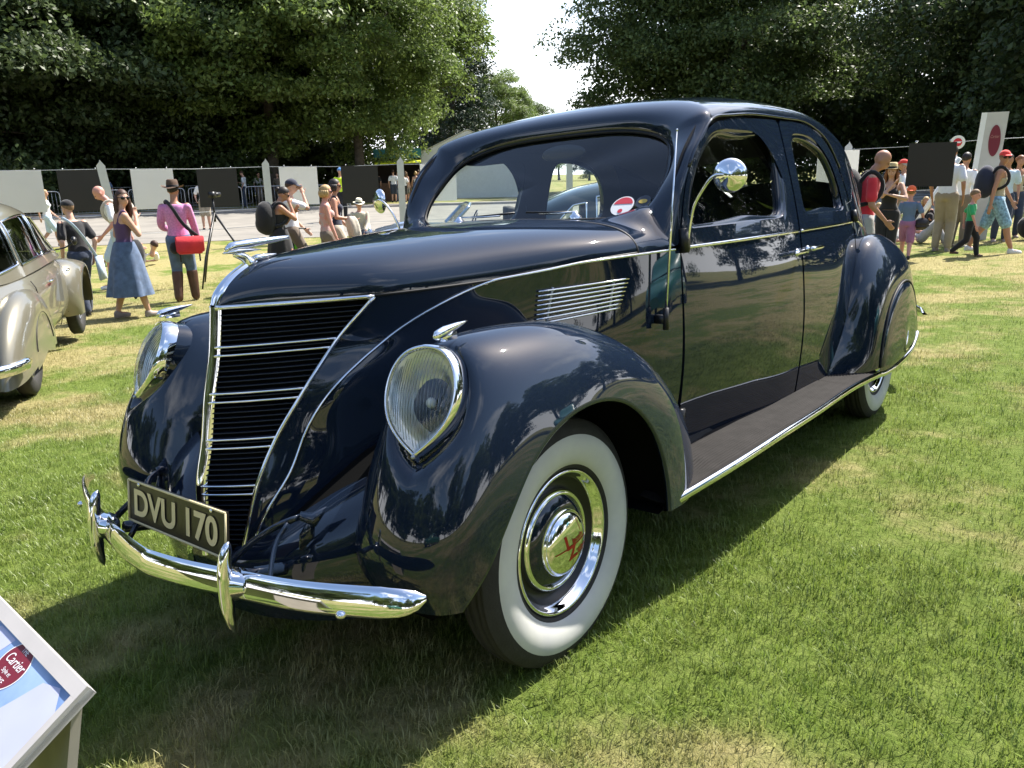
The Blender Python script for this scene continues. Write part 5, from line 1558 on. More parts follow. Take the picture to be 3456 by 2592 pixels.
m_ = MB(); m_.tube(poly_spl([(-.70, -.10, .40), (0, -.20, .40), (.62, -.12, .40), (.82, .06, .40), (.885, .26, .41)], 30), [.045] * 29 + [.02], 10, flat=.5, up=(0, 0, 1)); m_.build('rear_bumper', CHROME, beige)
m_ = MB(); m_.ell((.50, .02, .66), (.035, .03, .05)); m_.build('tail_light', REDENAM, beige)
m_ = MB(); m_.tube(poly_spl([(.70, 3.08, 1.0), (.80, 3.10, 1.02), (.86, 3.10, 1.06)], 8), .008, 6); m_.ell((.88, 3.10, 1.08), (.03, .05, .045)); m_.build('mirror', BLACK, beige)
# silver-blue open sports car behind the hood
nd = np.array([-.67, -.74]); nose = np.array([-8.78, 7.29]); so = nose - nd * 4.3 + np.array([nd[1], -nd[0]]) * .55
sport = old_car('car', 'silver-blue open sports car with a raked windscreen behind the hood of the navy saloon', so, math.atan2(-nd[0], nd[1]), SILVERB,
    [(0, .40, .62, .66, .30), (.2, .68, .72, .78, .26), (.7, .80, .86, .90, .22), (1.3, .82, .86, .88, .20), (2.2, .82, .85, .90, .20), (2.8, .82, .87, .94, .20), (3.3, .82, .88, .95, .20), (3.75, .80, .84, .88, .21), (4.05, .72, .74, .78, .24), (4.22, .58, .62, .66, .28), (4.3, .36, .52, .55, .34)],
    None, (), [(3.42, .33, {-4: [(.55, .52), (.66, .60), (.74, .57), (.80, .50), (.83, .43), (.83, .36)], 40: [(.42, .58), (.60, .66), (.72, .64), (.80, .56), (.845, .46), (.845, .37)], 70: [(.40, .57), (.58, .64), (.72, .62), (.80, .55), (.85, .45), (.85, .37)], 100: [(.40, .53), (.58, .60), (.72, .58), (.80, .53), (.85, .45), (.85, .37)], 140: [(.55, .56), (.66, .60), (.74, .57), (.80, .52), (.84, .45), (.84, .37)], 184: [(.60, .50), (.68, .54), (.75, .52), (.80, .48), (.83, .43), (.83, .37)]}, .3)],
    [(.70, .80, True), (.70, 3.42, True)], wheel_r=.33)
for sx in (1, -1):
    m_ = MB(); m_.lathe([(.095, -.03), (.098, 0), (.088, .012)], c=(sx * .63, 4.02, .72), axis='y', n=28); hlx = m_.build('headlight', CHROME, sport)
    m_ = MB(); m_.ell((sx * .63, 4.03, .72), (.086, .035, .086), 10, 20); m_.build('lens', mat('frosted_lens', (.75, .78, .82), rough=.1, trans=.4), hlx)
    m_ = MB(); m_.lathe([(.045, 0), (.030, .014), (.001, .018)], c=(sx * .50, 4.19, .60), axis='y', n=20); m_.build('side_light', WHITE, sport)
    m_ = MB(); a = np.radians(np.linspace(4, 176, 30)); m_.grid(np.stack([np.stack([np.full(30, sx * .855), 3.42 - r_ * np.cos(a), .33 + r_ * np.sin(a)], 1) for r_ in (.365, .345)] + [np.stack([np.full(30, sx * .45), 3.42 - .36 * np.cos(a), .33 + .36 * np.sin(a)], 1)])); m_.build('wheel_arch', DARK, sport)
m_ = MB(); fr = [(-.66, 2.62, .90), (-.62, 2.30, 1.22), (-.3, 2.24, 1.265), (.3, 2.24, 1.265), (.62, 2.30, 1.22), (.66, 2.62, .90)]; m_.tube(rounded(np.array(fr), .04, 3)[1:-1], .028, 8); wsf = m_.build('windscreen_frame', SILVERB, sport)
m_ = MB(); m_.add([(-.65, 2.62, .90), (.65, 2.62, .90), (.61, 2.30, 1.23), (-.61, 2.30, 1.23)], [(0, 1, 2, 3)]); m_.build('windscreen', GLASS, wsf)
m_ = MB(); m_.box((0, 1.75, .875), (1.25, 1.3, .06)); m_.build('cockpit', DARK, sport)
for sx in (-.33, .33):
    rbox((sx, 1.45, 1.0), (.5, .16, .36), .05).build('seat', SEATM, sport)
m_ = MB(); m_.tube([np.array([-.34, 2.18, .98]) + .18 * np.array([math.cos(q), -.35 * math.sin(q), .93 * math.sin(q)]) for q in np.linspace(0, 2 * PI, 28)], .012, 6, cap=False); m_.build('steering_wheel', BLACK, sport)
# dark saloon seen through the windows: its sloping tail at the left
dd_ = np.array([.80, .60]); do = np.array([-3.95, 4.55])
dark = old_car('car', 'dark teal fastback saloon parked beyond the navy saloon, seen through its windows', do, math.atan2(-dd_[0], dd_[1]), TEALP,
    [(0, .34, .62, .66, .36), (.25, .60, .76, .86, .30), (.7, .74, .90, 1.0, .27), (1.3, .81, .98, 1.08, .26), (2.2, .84, 1.0, 1.08, .26), (3.0, .82, .99, 1.06, .26), (3.8, .74, .94, 1.00, .27), (4.4, .56, .84, .90, .30), (4.65, .30, .70, .74, .36)],
    [(.12, .30, .20, .72, .80), (.45, .52, .40, .84, 1.07), (.9, .66, .53, .93, 1.34), (1.4, .73, .60, .97, 1.53), (2.0, .76, .62, .98, 1.61), (2.5, .77, .61, .98, 1.60), (2.95, .76, .58, .98, 1.45), (3.25, .74, .56, .98, 1.20), (3.5, .72, .55, .97, 1.0)],
    [(.95, 1.42, .12, .50, (.9, .0)), (1.52, 2.15, .12, .56, (.0, .0)), (2.23, 3.02, .12, .56, (.0, -.8))], None, [(.70, .85, True), (.70, 3.75, True)], see=True, z=float(G(-3, 6)) - .02)
# two cars out of the picture, mirrored in the doors and the front wing
TEAL2 = mat('pale_teal_paint', (.10, .36, .36), rough=.3, coat=1.0, coat_r=.02)
GREEN2 = mat('racing_green_paint', (.008, .060, .032), rough=.3, coat=1.0, coat_r=.02)
rb_ = [(0, .40, .62, .66, .30), (.3, .70, .76, .84, .26), (1.0, .80, .84, .92, .22), (2.0, .82, .86, .92, .20), (3.0, .82, .86, .93, .20), (3.7, .76, .80, .86, .22), (4.1, .56, .66, .70, .28), (4.2, .30, .56, .60, .34)]
rc_ = [(.9, .40, .30, .86, .92), (1.3, .62, .50, .86, 1.18), (1.8, .68, .55, .87, 1.32), (2.2, .68, .54, .88, 1.28), (2.6, .66, .52, .90, 1.02), (2.75, .66, .52, .90, .95)]
old_car('car', 'pale teal coupe standing on the lawn beside the saloon, seen only mirrored in its doors', (9.8, 9.2), 2.5, TEAL2, rb_, rc_, [(1.45, 2.45, .12, .56, (0, -.5))], None, [(.70, .8, True), (.70, 3.4, True)])
old_car('car', 'dark green coupe standing in front of the saloon, seen only mirrored in its front wing', (2.2, -7.5), -1.9, GREEN2, rb_, rc_, [(1.45, 2.45, .12, .56, (0, -.5))], None, [(.70, .8, True), (.70, 3.4, True)])

# ------------------------------------------------------------------ people
SKIN = mat('skin', (.50, .29, .205), rough=.55, var=.06, vscale=10)
SKIN2 = mat('tanned_skin', (.40, .20, .125), rough=.5, var=.06, vscale=10)
SKIN3 = mat('pink_skin', (.55, .27, .21), rough=.5, var=.06, vscale=10)
def cloth(name, c, var=.10, col2=None, vs=7): return mat(name, c, rough=.9, var=var, vscale=vs, sheen=.2, bump=.35, bscale=22, col2=col2)
K = {
    'black': cloth('black_cloth', (.012, .012, .014)), 'navy': cloth('navy_cloth', (.018, .022, .045)), 'white': cloth('white_cloth', (.74, .75, .78), .05),
    'denim': cloth('denim', (.075, .115, .20), .25, vs=14), 'darkdenim': cloth('dark_denim', (.030, .042, .075), .2), 'pink': cloth('pink_check', (.56, .22, .44), .18, vs=40), 'purple': cloth('purple_cloth', (.085, .045, .115)),
    'red': cloth('red_cloth', (.60, .030, .045)), 'khaki': cloth('khaki_cloth', (.30, .25, .18)), 'taupe': cloth('taupe_cloth', (.17, .135, .105)), 'tan': cloth('tan_cloth', (.42, .36, .25)), 'green': cloth('green_cloth', (.030, .33, .13)),
    'bluegrey': cloth('blue_grey_cloth', (.10, .155, .26), .15), 'mauve': cloth('mauve_cloth', (.30, .13, .26), .15), 'plaid': cloth('blue_plaid', (.20, .34, .46), .55, vs=26), 'lightblue': cloth('pale_blue_cloth', (.48, .60, .72), .08), 'floral': cloth('floral_cloth', (.70, .60, .56), .3, col2=(.62, .25, .22), vs=16),
    'beige': cloth('beige_cloth', (.46, .41, .33)), 'hiviz': cloth('yellow_hiviz', (.62, .82, .02), .05), 'grey': cloth('grey_cloth', (.34, .335, .33)), 'greyprint': cloth('grey_print', (.16, .165, .15), .5, vs=22), 'brown': mat('brown_leather', (.075, .034, .020), rough=.5, var=.25),
    'straw': mat('straw_weave', (.50, .39, .20), rough=.8, var=.15, vscale=40), 'cream': mat('cream_straw', (.68, .63, .50), rough=.8, var=.1), 'hat': mat('brown_felt', (.085, .050, .032), rough=.85, var=.2), 'redcap': cloth('red_cap', (.72, .045, .035), .05), 'orangecap': cloth('orange_cap', (.80, .13, .035), .05), 'bluecap': cloth('blue_cap', (.10, .28, .60), .05),
    'shoe': mat('shoe_grey', (.30, .25, .23), rough=.7, var=.2), 'whiteshoe': mat('shoe_white', (.70, .70, .70), rough=.6), 'blackshoe': mat('shoe_black', (.015, .015, .016), rough=.5), 'orangeshoe': mat('shoe_orange', (.72, .20, .08), rough=.6), 'teal': cloth('teal_cloth', (.06, .30, .42)),
}
H = {'brown': mat('brown_hair', (.055, .026, .016), rough=.6, var=.3, vscale=30), 'dark': mat('dark_hair', (.018, .012, .010), rough=.55, var=.3, vscale=30), 'blonde': mat('blonde_hair', (.40, .27, .12), rough=.6, var=.25, vscale=30), 'auburn': mat('auburn_hair', (.20, .075, .025), rough=.55, var=.3, vscale=30), 'grey': mat('grey_hair', (.35, .34, .33), rough=.7), 'sandy': mat('sandy_hair', (.20, .12, .06), rough=.65, var=.25, vscale=30)}
SHADES = mat('dark_lens', (.006, .006, .007), rough=.08)

def ik(a, c, l1, l2, hint):
    a = np.array(a, float); c = np.array(c, float); d = c - a; L = np.linalg.norm(d); m = min(L, (l1 + l2) * .998)
    if L > m: c = a + d / L * m; d = c - a; L = m
    u = d / max(L, 1e-6); x = (l1 * l1 - l2 * l2 + L * L) / (2 * L); h = math.sqrt(max(l1 * l1 - x * x, 0))
    n = np.array(hint, float); n -= u * (n @ u); n /= max(np.linalg.norm(n), 1e-6)
    return a + u * x + n * h, c

def solid(mb, name, m, parent, vox, k=6):
    """one continuous skin from overlapping volumes"""
    o = mb.build(name, m, parent)
    md = o.modifiers.new('remesh', 'REMESH'); md.mode = 'VOXEL'; md.voxel_size = vox; md.use_smooth_shade = True
    ms = o.modifiers.new('smooth', 'SMOOTH'); ms.factor = .5; ms.iterations = k
    return o

def person(label, x, y, h, head_to, pose=None, top=('tee', 'white'), bottom=('trousers', 'denim'), shoes='blackshoe', hair=('short', 'brown'), hat=None, shades=False, skin=SKIN, female=False, detail=1.0, z=None, group=None, child=False, belt=None):
    """h metres tall, facing compass bearing head_to (degrees, 0 along +y, 90 along +x)"""
    p = dict(lean=(0, 0), head=0, nod=0, pelvis=.53, lf=None, rf=None, lh=None, rh=None, lk=(0, 1, 0), rk=(0, 1, 0), le=(-.5, -1, -.3), re=(.5, -1, -.3), twist=0)
    p.update(pose or {})
    t = thing('person', label, 'person', gpt3(x, y) if z is None else (x, y, z), -math.radians(head_to), group)
    fw = .92 if female else 1.0; hw = 1.06 if female else 1.0
    hs = 1.28 if child else 1.0                     # head size
    pz = p['pelvis']; lean = np.array([p['lean'][0], p['lean'][1], 0.0])
    torso = .285
    def spine(s_):  # 0 pelvis .. 1 neck base
        return np.array([0, 0, pz]) + np.array([0, 0, torso * s_ * math.sqrt(max(.05, 1 - min(.9, float(lean @ lean)))) ]) + lean * torso * s_ ** 1.3
    tw = math.radians(p['twist']); ct, st_ = math.cos(tw), math.sin(tw)
    def lat(v, s_=1.0):
        a = tw * s_; return np.array([v[0] * math.cos(a) - v[1] * math.sin(a), v[0] * math.sin(a) + v[1] * math.cos(a), v[2]])
    sh = {s: spine(.905) + lat((s * .098 * fw, -.005, 0)) for s in (1, -1)}
    hip = {s: np.array([s * .047 * hw, 0, pz - .012]) for s in (1, -1)}
    foot = {1: np.array(p['rf'] or (.055, 0.0, .040), float), -1: np.array(p['lf'] or (-.055, 0.0, .040), float)}
    hand = {1: np.array(p['rh'] or (.135, .02, .50), float), -1: np.array(p['lh'] or (-.135, .02, .50), float)}
    knee, elb = {}, {}
    for s, kk, ee in ((1, 'rk', 're'), (-1, 'lk', 'le')):
        knee[s], foot[s] = ik(hip[s], foot[s], .245, .240, p[kk]); elb[s], hand[s] = ik(sh[s], hand[s], .165, .145, p[ee])
    nb = spine(1.0) + [0, 0, .0]; hc = nb + np.array([0, .018, .105 * (1 + (hs - 1) * .6)]) + lean * .06
    hc = hc + lat((0, .03 * max(0, p['nod']) / 30, -.012 * abs(p['nod']) / 30))
    Rh = np.array(Matrix.Rotation(-math.radians(p['head']), 3, 'Z') @ Matrix.Rotation(-math.radians(p['nod']), 3, 'X'))
    def ring(c, rx, ry, n=16, R_=None):
        a = np.linspace(0, 2 * PI, n, endpoint=False); return np.array([c + lat((rx * math.cos(q), ry * math.sin(q), 0)) for q in a])
    prof = [(-.16, .074 * hw, .055), (-.06, .084 * hw, .060), (.10, .080 * hw, .058), (.30, .067 * fw, .048), (.50, .073 * fw, .052), (.70, .082 * fw, .059), (.88, .084 * fw, .052), (.97, .060 * fw, .042), (1.02, .034, .033)]
    def torso_mb(mb, infl=0.0, s0=-.2, s1=1.1):
        R = [(s_, a, b) for s_, a, b in prof if s0 <= s_ <= s1]
        rows = [ring(spine(s_) * h, (a + infl) * h, (b + infl) * h) for s_, a, b in R]
        rows = [np.array([rows[0].mean(0)] * 16)] + rows + [np.array([rows[-1].mean(0)] * 16)]
        mb.grid(np.array(rows), closed_v=True)
        if female and s1 > .7 and s0 < .6:
            for s in (1, -1): mb.ell((spine(.66) + lat((s * .036, .040, 0))) * h, np.array([.034 + infl, .034 + infl, .034 + infl]) * h)
    def limb(mb, pts, rad, infl=0.0):
        P = [np.array(q) * h for q in pts]; P = poly_spl(P, 4 * len(P)) if len(P) > 2 else np.array(P)
        r_ = np.interp(np.linspace(0, 1, len(P)), np.linspace(0, 1, len(rad)), np.array(rad) + infl) * h
        mb.tube(P, r_, 10)
        mb.ell(P[0], np.array([1, 1, 1]) * r_[0], 6, 10); mb.ell(P[-1], np.array([1, 1, 1]) * r_[-1], 6, 10)
    # --- body
    mb = MB(); torso_mb(mb)
    limb(mb, [nb - [0, .004, .02], (nb + hc) / 2, hc - [0, 0, .03]], [.034, .029, .030])
    hd = MB(); q = hs * h
    hd.ell((0, -.004 * q, .010 * q), (.041 * q, .052 * q, .052 * q), 12, 16); hd.ell((0, .010 * q, -.022 * q), (.034 * q, .040 * q, .042 * q), 10, 14); hd.ell((0, .024 * q, -.047 * q), (.018 * q, .016 * q, .014 * q), 8, 10)
    hd.ell((0, .052 * q, -.014 * q), (.0085 * q, .013 * q, .014 * q), 8, 8); hd.ell((0, .043 * q, .006 * q), (.032 * q, .010 * q, .006 * q), 6, 10)
    for s in (1, -1): hd.ell((s * .042 * q, -.006 * q, -.012 * q), (.006 * q, .011 * q, .016 * q), 6, 8)
    hd.ell((0, .043 * q, -.036 * q), (.013 * q, .009 * q, .0065 * q), 6, 8)
    def head_add(mb_, src):
        for v in src.v: mb_.v.append(v @ Rh.T + hc * h)
        mb_.f += [tuple(i + mb_.n for i in f) for f in src.f]; mb_.m += src.m; mb_.n += src.n
    head_add(mb, hd)
    for s in (1, -1):
        limb(mb, [sh[s], elb[s]], [.029, .025, .021]); limb(mb, [elb[s], hand[s]], [.022, .021, .014])
        d = hand[s] - elb[s]; d /= np.linalg.norm(d); sidev = np.cross(d, [0, 1, 0.01]); sidev /= max(np.linalg.norm(sidev), 1e-6); nv = np.cross(sidev, d)
        pc = hand[s] + d * .030
        Rm = np.stack([sidev, nv, d], 1); mb.ell(pc * h, np.array([.010, .021, .032]) * h, 8, 10, R=Rm)
        for k, ln in zip((-1.5, -.5, .5, 1.5), (.034, .042, .045, .039)):
            b0 = pc + d * .022 + nv * k * .0098; b1 = b0 + d * ln * .55 + sidev * .006 * -s; b2 = b1 + d * ln * .40 + sidev * .016 * -s
            mb.tube(np.array([b0, b1, b2]) * h, np.array([.0062, .0056, .0042]) * h, 6)
        tb = hand[s] + d * .012 + nv * .016; mb.tube(np.array([tb, tb + d * .024 + nv * .018, tb + d * .046 + nv * .022]) * h, np.array([.0075, .0068, .005]) * h, 6)
        limb(mb, [hip[s], knee[s]], [.052 * hw, .045, .034]); limb(mb, [knee[s], knee[s] * .62 + foot[s] * .38 + [0, -.008, 0], foot[s]], [.033, .031, .027, .018])
        mb.ell((foot[s] + [0, .028, -.018]) * h, np.array([.022, .058, .020]) * h, 8, 12)
    body = solid(mb, 'body', skin, t, (.0075 if detail >= 1 else .012) * h, 5 if detail >= 1 else 3)
    vx = (.0085 if detail >= 1 else .013) * h
    # --- clothes
    kind, col = top
    if kind != 'none':
        mb = MB()
        if kind == 'strapless': torso_mb(mb, .006, .05, .75)
        elif kind == 'tank':
            torso_mb(mb, .006, -.05, .80)
            for s in (1, -1): limb(mb, [spine(.74) + lat((s * .045, .045, 0)), spine(1.0) + lat((s * .050, 0, .012)), spine(.74) + lat((s * .045, -.045, 0))], [.010, .010, .010])
        else:
            torso_mb(mb, .008, -.17 if kind != 'tucked' else -.05, .99)
            for s in (1, -1):
                e_ = elb[s]; ue = sh[s] * .28 + e_ * .72
                if kind in ('long', 'jacket'): limb(mb, [sh[s] - np.array([0, 0, .006]), e_, hand[s] - (hand[s] - e_) * .06], [.030, .030, .027, .023], .003)
                elif kind == 'vest': limb(mb, [sh[s] * 1.0, sh[s] * .85 + e_ * .15], [.034, .036])
                else: limb(mb, [sh[s] - np.array([0, 0, .006]), ue], [.030, .033, .036], .002)
        solid(mb, {'strapless': 'strapless_top', 'tank': 'tank_top', 'long': 'shirt', 'jacket': 'jacket', 'vest': 'vest'}.get(kind, 'shirt'), K[col], t, vx, 3)
    kind, col = bottom
    if kind in ('trousers', 'shorts'):
        mb = MB(); torso_mb(mb, .010, -.17, .12)
        for s in (1, -1):
            if kind == 'trousers':
                limb(mb, [hip[s], knee[s]], [.058, .053, .043], .003); limb(mb, [knee[s], knee[s] * .62 + foot[s] * .38 + [0, -.008, 0], foot[s] + [0, 0, .008]] if shoes != 'boots' else [knee[s], knee[s] * .75 + foot[s] * .25], [.043, .040, .037, .032] if shoes != 'boots' else [.043, .038], .003)
            else: limb(mb, [hip[s], knee[s] * .94 + hip[s] * .06], [.058, .055, .052], .004)
        solid(mb, kind, K[col], t, vx, 3)
    elif kind in ('skirt', 'dress'):
        mb = MB(); z1 = .18 if kind == 'skirt' else .10; mid = (foot[1] + foot[-1]) / 2
        n = 40; rows = []
        for k_, u_ in enumerate(np.linspace(0, 1, 12)):
            c = spine(.22) * (1 - u_) + np.array([mid[0] * .8, mid[1] * .8 - .0, z1]) * u_
            rx = np.interp(u_, [0, .12, .3, 1], [.086, .102, .114, .158 if kind == 'skirt' else .125]); ry = np.interp(u_, [0, .12, .3, 1], [.070, .090, .112, .170 if kind == 'skirt' else .15])
            a = np.linspace(0, 2 * PI, n, endpoint=False); fold = 1 + .06 * u_ * np.sin(a * 7 + 1) + .04 * u_ * np.sin(a * 11)
            rows.append(np.stack([c[0] + rx * fold * np.cos(a), c[1] + ry * fold * np.sin(a), np.full(n, c[2])], 1) * h)
        mb.grid(np.array(rows), closed_v=True); mb.build(kind, K[col], t)
    for s in (1, -1):
        mb = MB(); f_ = foot[s]
        if shoes == 'boots':
            limb(mb, [knee[s] * .84 + f_ * .16, f_], [.047, .046, .036], .0); mb.ell((f_ + [0, .030, -.018]) * h, np.array([.027, .068, .024]) * h, 8, 12); solid(mb, 'boot', K['brown'], t, vx, 2)
        else:
            mb.ell((f_ + [0, .030, -.022]) * h, np.array([.026, .068, .020]) * h, 8, 14); mb.ell((f_ + [0, -.004, -.010]) * h, np.array([.025, .030, .028]) * h, 8, 12); mb.box((f_ + [0, .028, -.0385]) * h, np.array([.046, .125, .006]) * h); solid(mb, 'shoe', K[shoes], t, vx, 2)
    # --- head: hair, hat, glasses, eyes
    def head_obj(src, name, m, **kk):
        m2 = MB(); head_add(m2, src); return m2.build(name, m, t, **kk)
    hk, hcol = hair
    if hk != 'bald':
        s_ = MB(); a = np.linspace(0, PI * .54, 9); b = np.linspace(0, 2 * PI, 24, endpoint=False); rows = []
        for u_ in a:
            row = []
            for v in b:
                back = -math.sin(v)  # +1 at the back
                ang = u_ * (1.0 + .30 * max(0, back) - .36 * max(0, -back)); k_ = 1 + .03 * math.sin(v * 9 + u_ * 7)
                row.append((.0445 * q * math.sin(ang) * math.cos(v) * k_, (-.005 + .0555 * math.sin(ang) * math.sin(v) * k_) * q, (.010 + .056 * math.cos(ang)) * q))
            rows.append(row)
        s_.grid(np.array(rows), closed_v=True)
        if hk == 'long':
            for v in np.linspace(PI * .98, PI * 2.02, 15):
                P = [(.044 * q * math.cos(v), (-.004 + .052 * math.sin(v)) * q, .012 * q), (.052 * q * math.cos(v), (-.004 + .058 * math.sin(v)) * q, -.05 * q), (.054 * q * math.cos(v), (-.002 + .055 * math.sin(v)) * q, -.105 * q), (.046 * q * math.cos(v), (.0 + .05 * math.sin(v)) * q, (-.145 - .012 * math.sin(v * 13)) * q)]
                s_.tube(poly_spl(P, 7), np.array([.011, .015, .016, .016, .015, .012, .004]) * q, 6)
        if hk == 'bob':
            for v in np.linspace(PI * .95, PI * 2.05, 13):
                P = [(.043 * q * math.cos(v), (-.004 + .052 * math.sin(v)) * q, .012 * q), (.048 * q * math.cos(v), (-.004 + .056 * math.sin(v)) * q, -.02 * q), (.042 * q * math.cos(v), (-.006 + .048 * math.sin(v)) * q, -.052 * q)]
                s_.tube(poly_spl(P, 5), np.array([.011, .014, .014, .011, .004]) * q, 6)
        if hk == 'bun': s_.ell((0, -.062 * q, .020 * q), (.022 * q, .020 * q, .022 * q), 8, 12)
        head_obj(s_, 'hair', H[hcol])
    if hat:
        hk, hcol = hat; s_ = MB()
        if hk == 'cap':
            s_.grid(np.array([[(.047 * q * math.sin(u_) * math.cos(v), (-.004 + .058 * math.sin(u_) * math.sin(v)) * q, (.018 + .050 * math.cos(u_)) * q) for v in np.linspace(0, 2 * PI, 24, endpoint=False)] for u_ in np.linspace(0, PI / 2, 8)]), closed_v=True)
            pk = MB(); pk.grid(np.array([[((-.040 + .08 * a_) * q * (1 - .15 * b_), (.040 + .012 * math.sin(a_ * PI) + .048 * b_ * math.sin(.25 + a_ * 2.64)) * q, (.020 - .012 * b_ + .006 * math.sin(a_ * PI)) * q) for a_ in np.linspace(0, 1, 9)] for b_ in (0, .5, 1)]))
            if p.get('capback'): 
                for v in pk.v: v[:, 1] *= -1
            o = head_obj(s_, 'cap', K[hcol]); m2 = MB(); head_add(m2, pk); m2.build('peak', K[p.get('peak', hcol)], o)
        else:
            br, ch, rim = {'cowboy': (.088, .062, .018), 'panama': (.082, .060, .010), 'straw': (.078, .056, .004)}[hk]
            a = np.linspace(0, 2 * PI, 28, endpoint=False)
            def rg(r1, r2, z_, curl=0): return [(r1 * q * math.cos(v), (r2 * math.sin(v) - .004) * q, (z_ + curl * abs(math.cos(v)) ** 2 - curl * .5 * abs(math.sin(v)) ** 2) * q) for v in a]
            s_.grid(np.array([rg(br, br * 1.08, .020, rim), rg(br * .8, br * .9, .020, rim * .35), rg(.047, .058, .022), rg(.045, .056, .050), rg(.040, .050, .022 + ch * .9), rg(.030, .040, .022 + ch), rg(.012, .024, .022 + ch * .80), rg(.001, .001, .022 + ch * .78)]), closed_v=True)
            o = head_obj(s_, 'hat', K[hcol])
            bnd = MB(); bnd.grid(np.array([rg(.0478, .0588, .024), rg(.0462, .0572, .040)]), closed_v=True); m2 = MB(); head_add(m2, bnd); m2.build('hat_band', K['black'], o)
    if shades:
        s_ = MB()
        for s in (1, -1): s_.ell((s * .019 * q, .049 * q, -.002 * q), (.0165 * q, .006 * q, .0125 * q), 8, 12)
        s_.tube([(-.043 * q, -.006 * q, .002 * q), (-.038 * q, .040 * q, .002 * q), (0, .056 * q, .003 * q), (.038 * q, .040 * q, .002 * q), (.043 * q, -.006 * q, .002 * q)], .0024 * q, 5)
        head_obj(s_, 'sunglasses', SHADES)
    elif detail >= 1:
        for s in (1, -1):
            s_ = MB(); s_.ell((s * .0165 * q, .0465 * q, -.004 * q), (.0058 * q, .0035 * q, .0034 * q), 6, 8); head_obj(s_, 'eye', H['dark'])
        s_ = MB(); s_.ell((0, .0515 * q, -.0365 * q), (.0115 * q, .003 * q, .0030 * q), 6, 8); head_obj(s_, 'lips', SKIN3)
    return t, dict(sh=sh, hand=hand, elb=elb, hip=hip, spine=spine, lat=lat, h=h, nb=nb)

def worn(name, label, cat, t, mb, m, vox=None, parts=()):
    """something a person carries: its own top-level thing, standing where the person stands"""
    o = mb.build(name, m, None) if vox is None else solid(mb, name, m, None, vox, 3)
    o.location = t.location; o.rotation_euler = t.rotation_euler
    tag(o, label, cat)
    for nm, b_, mm in parts: b_.build(nm, mm, o)
    return o
def backpack(t, I, label, m, w_=.15, hh=.26, d=.085, strap=None):
    h = I['h']; mb = MB(); c = (I['spine'](.58) + I['lat']((0, -.085 - d * .35, 0))) * h
    mb.ell(c, np.array([w_ * .62, d, hh * .58]) * h, 12, 16); mb.ell(c + np.array([0, -.03, -.05]) * h, np.array([w_ * .50, d * .75, hh * .34]) * h, 10, 14)
    st = MB()
    for s in (1, -1): st.tube(poly_spl([(I['spine'](.80) + I['lat']((s * .055, -.075, 0))) * h, (I['spine'](1.0) + I['lat']((s * .062, -.01, .018))) * h, (I['spine'](.85) + I['lat']((s * .066, .062, 0))) * h, (I['spine'](.45) + I['lat']((s * .075, .045, 0))) * h, (I['spine'](.32) + I['lat']((s * .070, -.05, 0))) * h], 18), .014 * h, 6, flat=.45)
    return worn('backpack', label, 'backpack', t, mb, m, .012 * h, [('strap', st, strap or m)])

WALK = dict(rf=(.045, .13, .045), lf=(-.045, -.15, .065), rh=(.125, -.09, .50), lh=(-.125, .12, .51), rk=(0, 1, .1), lk=(0, 1, .1), pelvis=.515)
WALKB = dict(rf=(.045, -.15, .07), lf=(-.045, .13, .045), rh=(.125, .11, .51), lh=(-.125, -.09, .50), pelvis=.515)
# left group, nearest first
p3, i3 = person('woman in sunglasses, purple top and long blue denim skirt walking past on the dry grass', -8.57, 3.25, 1.70, 10, dict(rf=(.05, .10, .042), lf=(-.05, -.10, .05), rh=(.030, .105, .765), lh=(-.115, .11, .56), re=(.6, -.1, -1), le=(-.5, -1, 0), head=80, nod=0, lean=(0, .05)), ('tank', 'purple'), ('skirt', 'denim'), 'shoe', ('long', 'brown'), None, True, female=True)
mb = MB(); hL = i3['hand'][-1] * 1.70
for k in range(9):
    a = k * .7; mb.tube(poly_spl([hL + [.05 * math.cos(a), .05 * math.sin(a) - .02, .06], hL + [.07 * math.cos(a), .07 * math.sin(a), -.10], hL + [.06 * math.cos(a * 1.3), .07 * math.sin(a) - .03, -.30 - .05 * (k % 4)]], 7), [.02, .045, .05, .05, .045, .04, .02], 7)
mb.tube(poly_spl([hL + [0, -.03, -.25], hL + [-.02, -.05, -.50], hL + [-.01, -.08, -.74]], 7), [.05, .05, .05, .045, .04, .035, .02], 7)
worn('jacket', 'black jacket hanging over the arm of the woman in the denim skirt', 'jacket', p3, mb, K['black'], .018)
p4, i4 = person('man in a brown felt hat, pink shirt and tall boots, seen from behind', -9.44, 4.49, 1.80, -50, dict(rf=(.07, .05, .042), lf=(-.05, -.03, .042), rh=(.12, .16, .52), lh=(-.08, .17, .60), head=8), ('long', 'pink'), ('trousers', 'denim'), 'boots', ('short', 'dark'), ('cowboy', 'hat'), False, SKIN2)
mb = MB(); h4 = 1.80
c = np.array([.095, -.075, .475]) * h4
Rb = np.array(Matrix.Rotation(.25, 3, 'Z')); 
bagp = rounded([(-.17, -.13), (.17, -.13), (.19, .12), (-.19, .12)], .035, 4)
rows = []
for yy_, k_ in ((-.075, .9), (-.05, 1), (.04, 1), (.065, .93)): rows.append([c + Rb @ np.array([q_[0] * k_, yy_, q_[1] * k_]) for q_ in bagp])
mb.grid(np.array(rows), closed_v=True); n_ = len(bagp); mb.add(rows[0], [tuple(range(n_))]); mb.add(rows[-1], [tuple(range(n_))])
fl = MB(); fp = rounded([(-.195, -.10), (.195, -.10), (.20, .135), (-.20, .135)], .03, 4); fl.prism([c + Rb @ np.array([q_[0], -.088, q_[1]]) for q_ in fp], Rb @ np.array([0, .012, 0]))
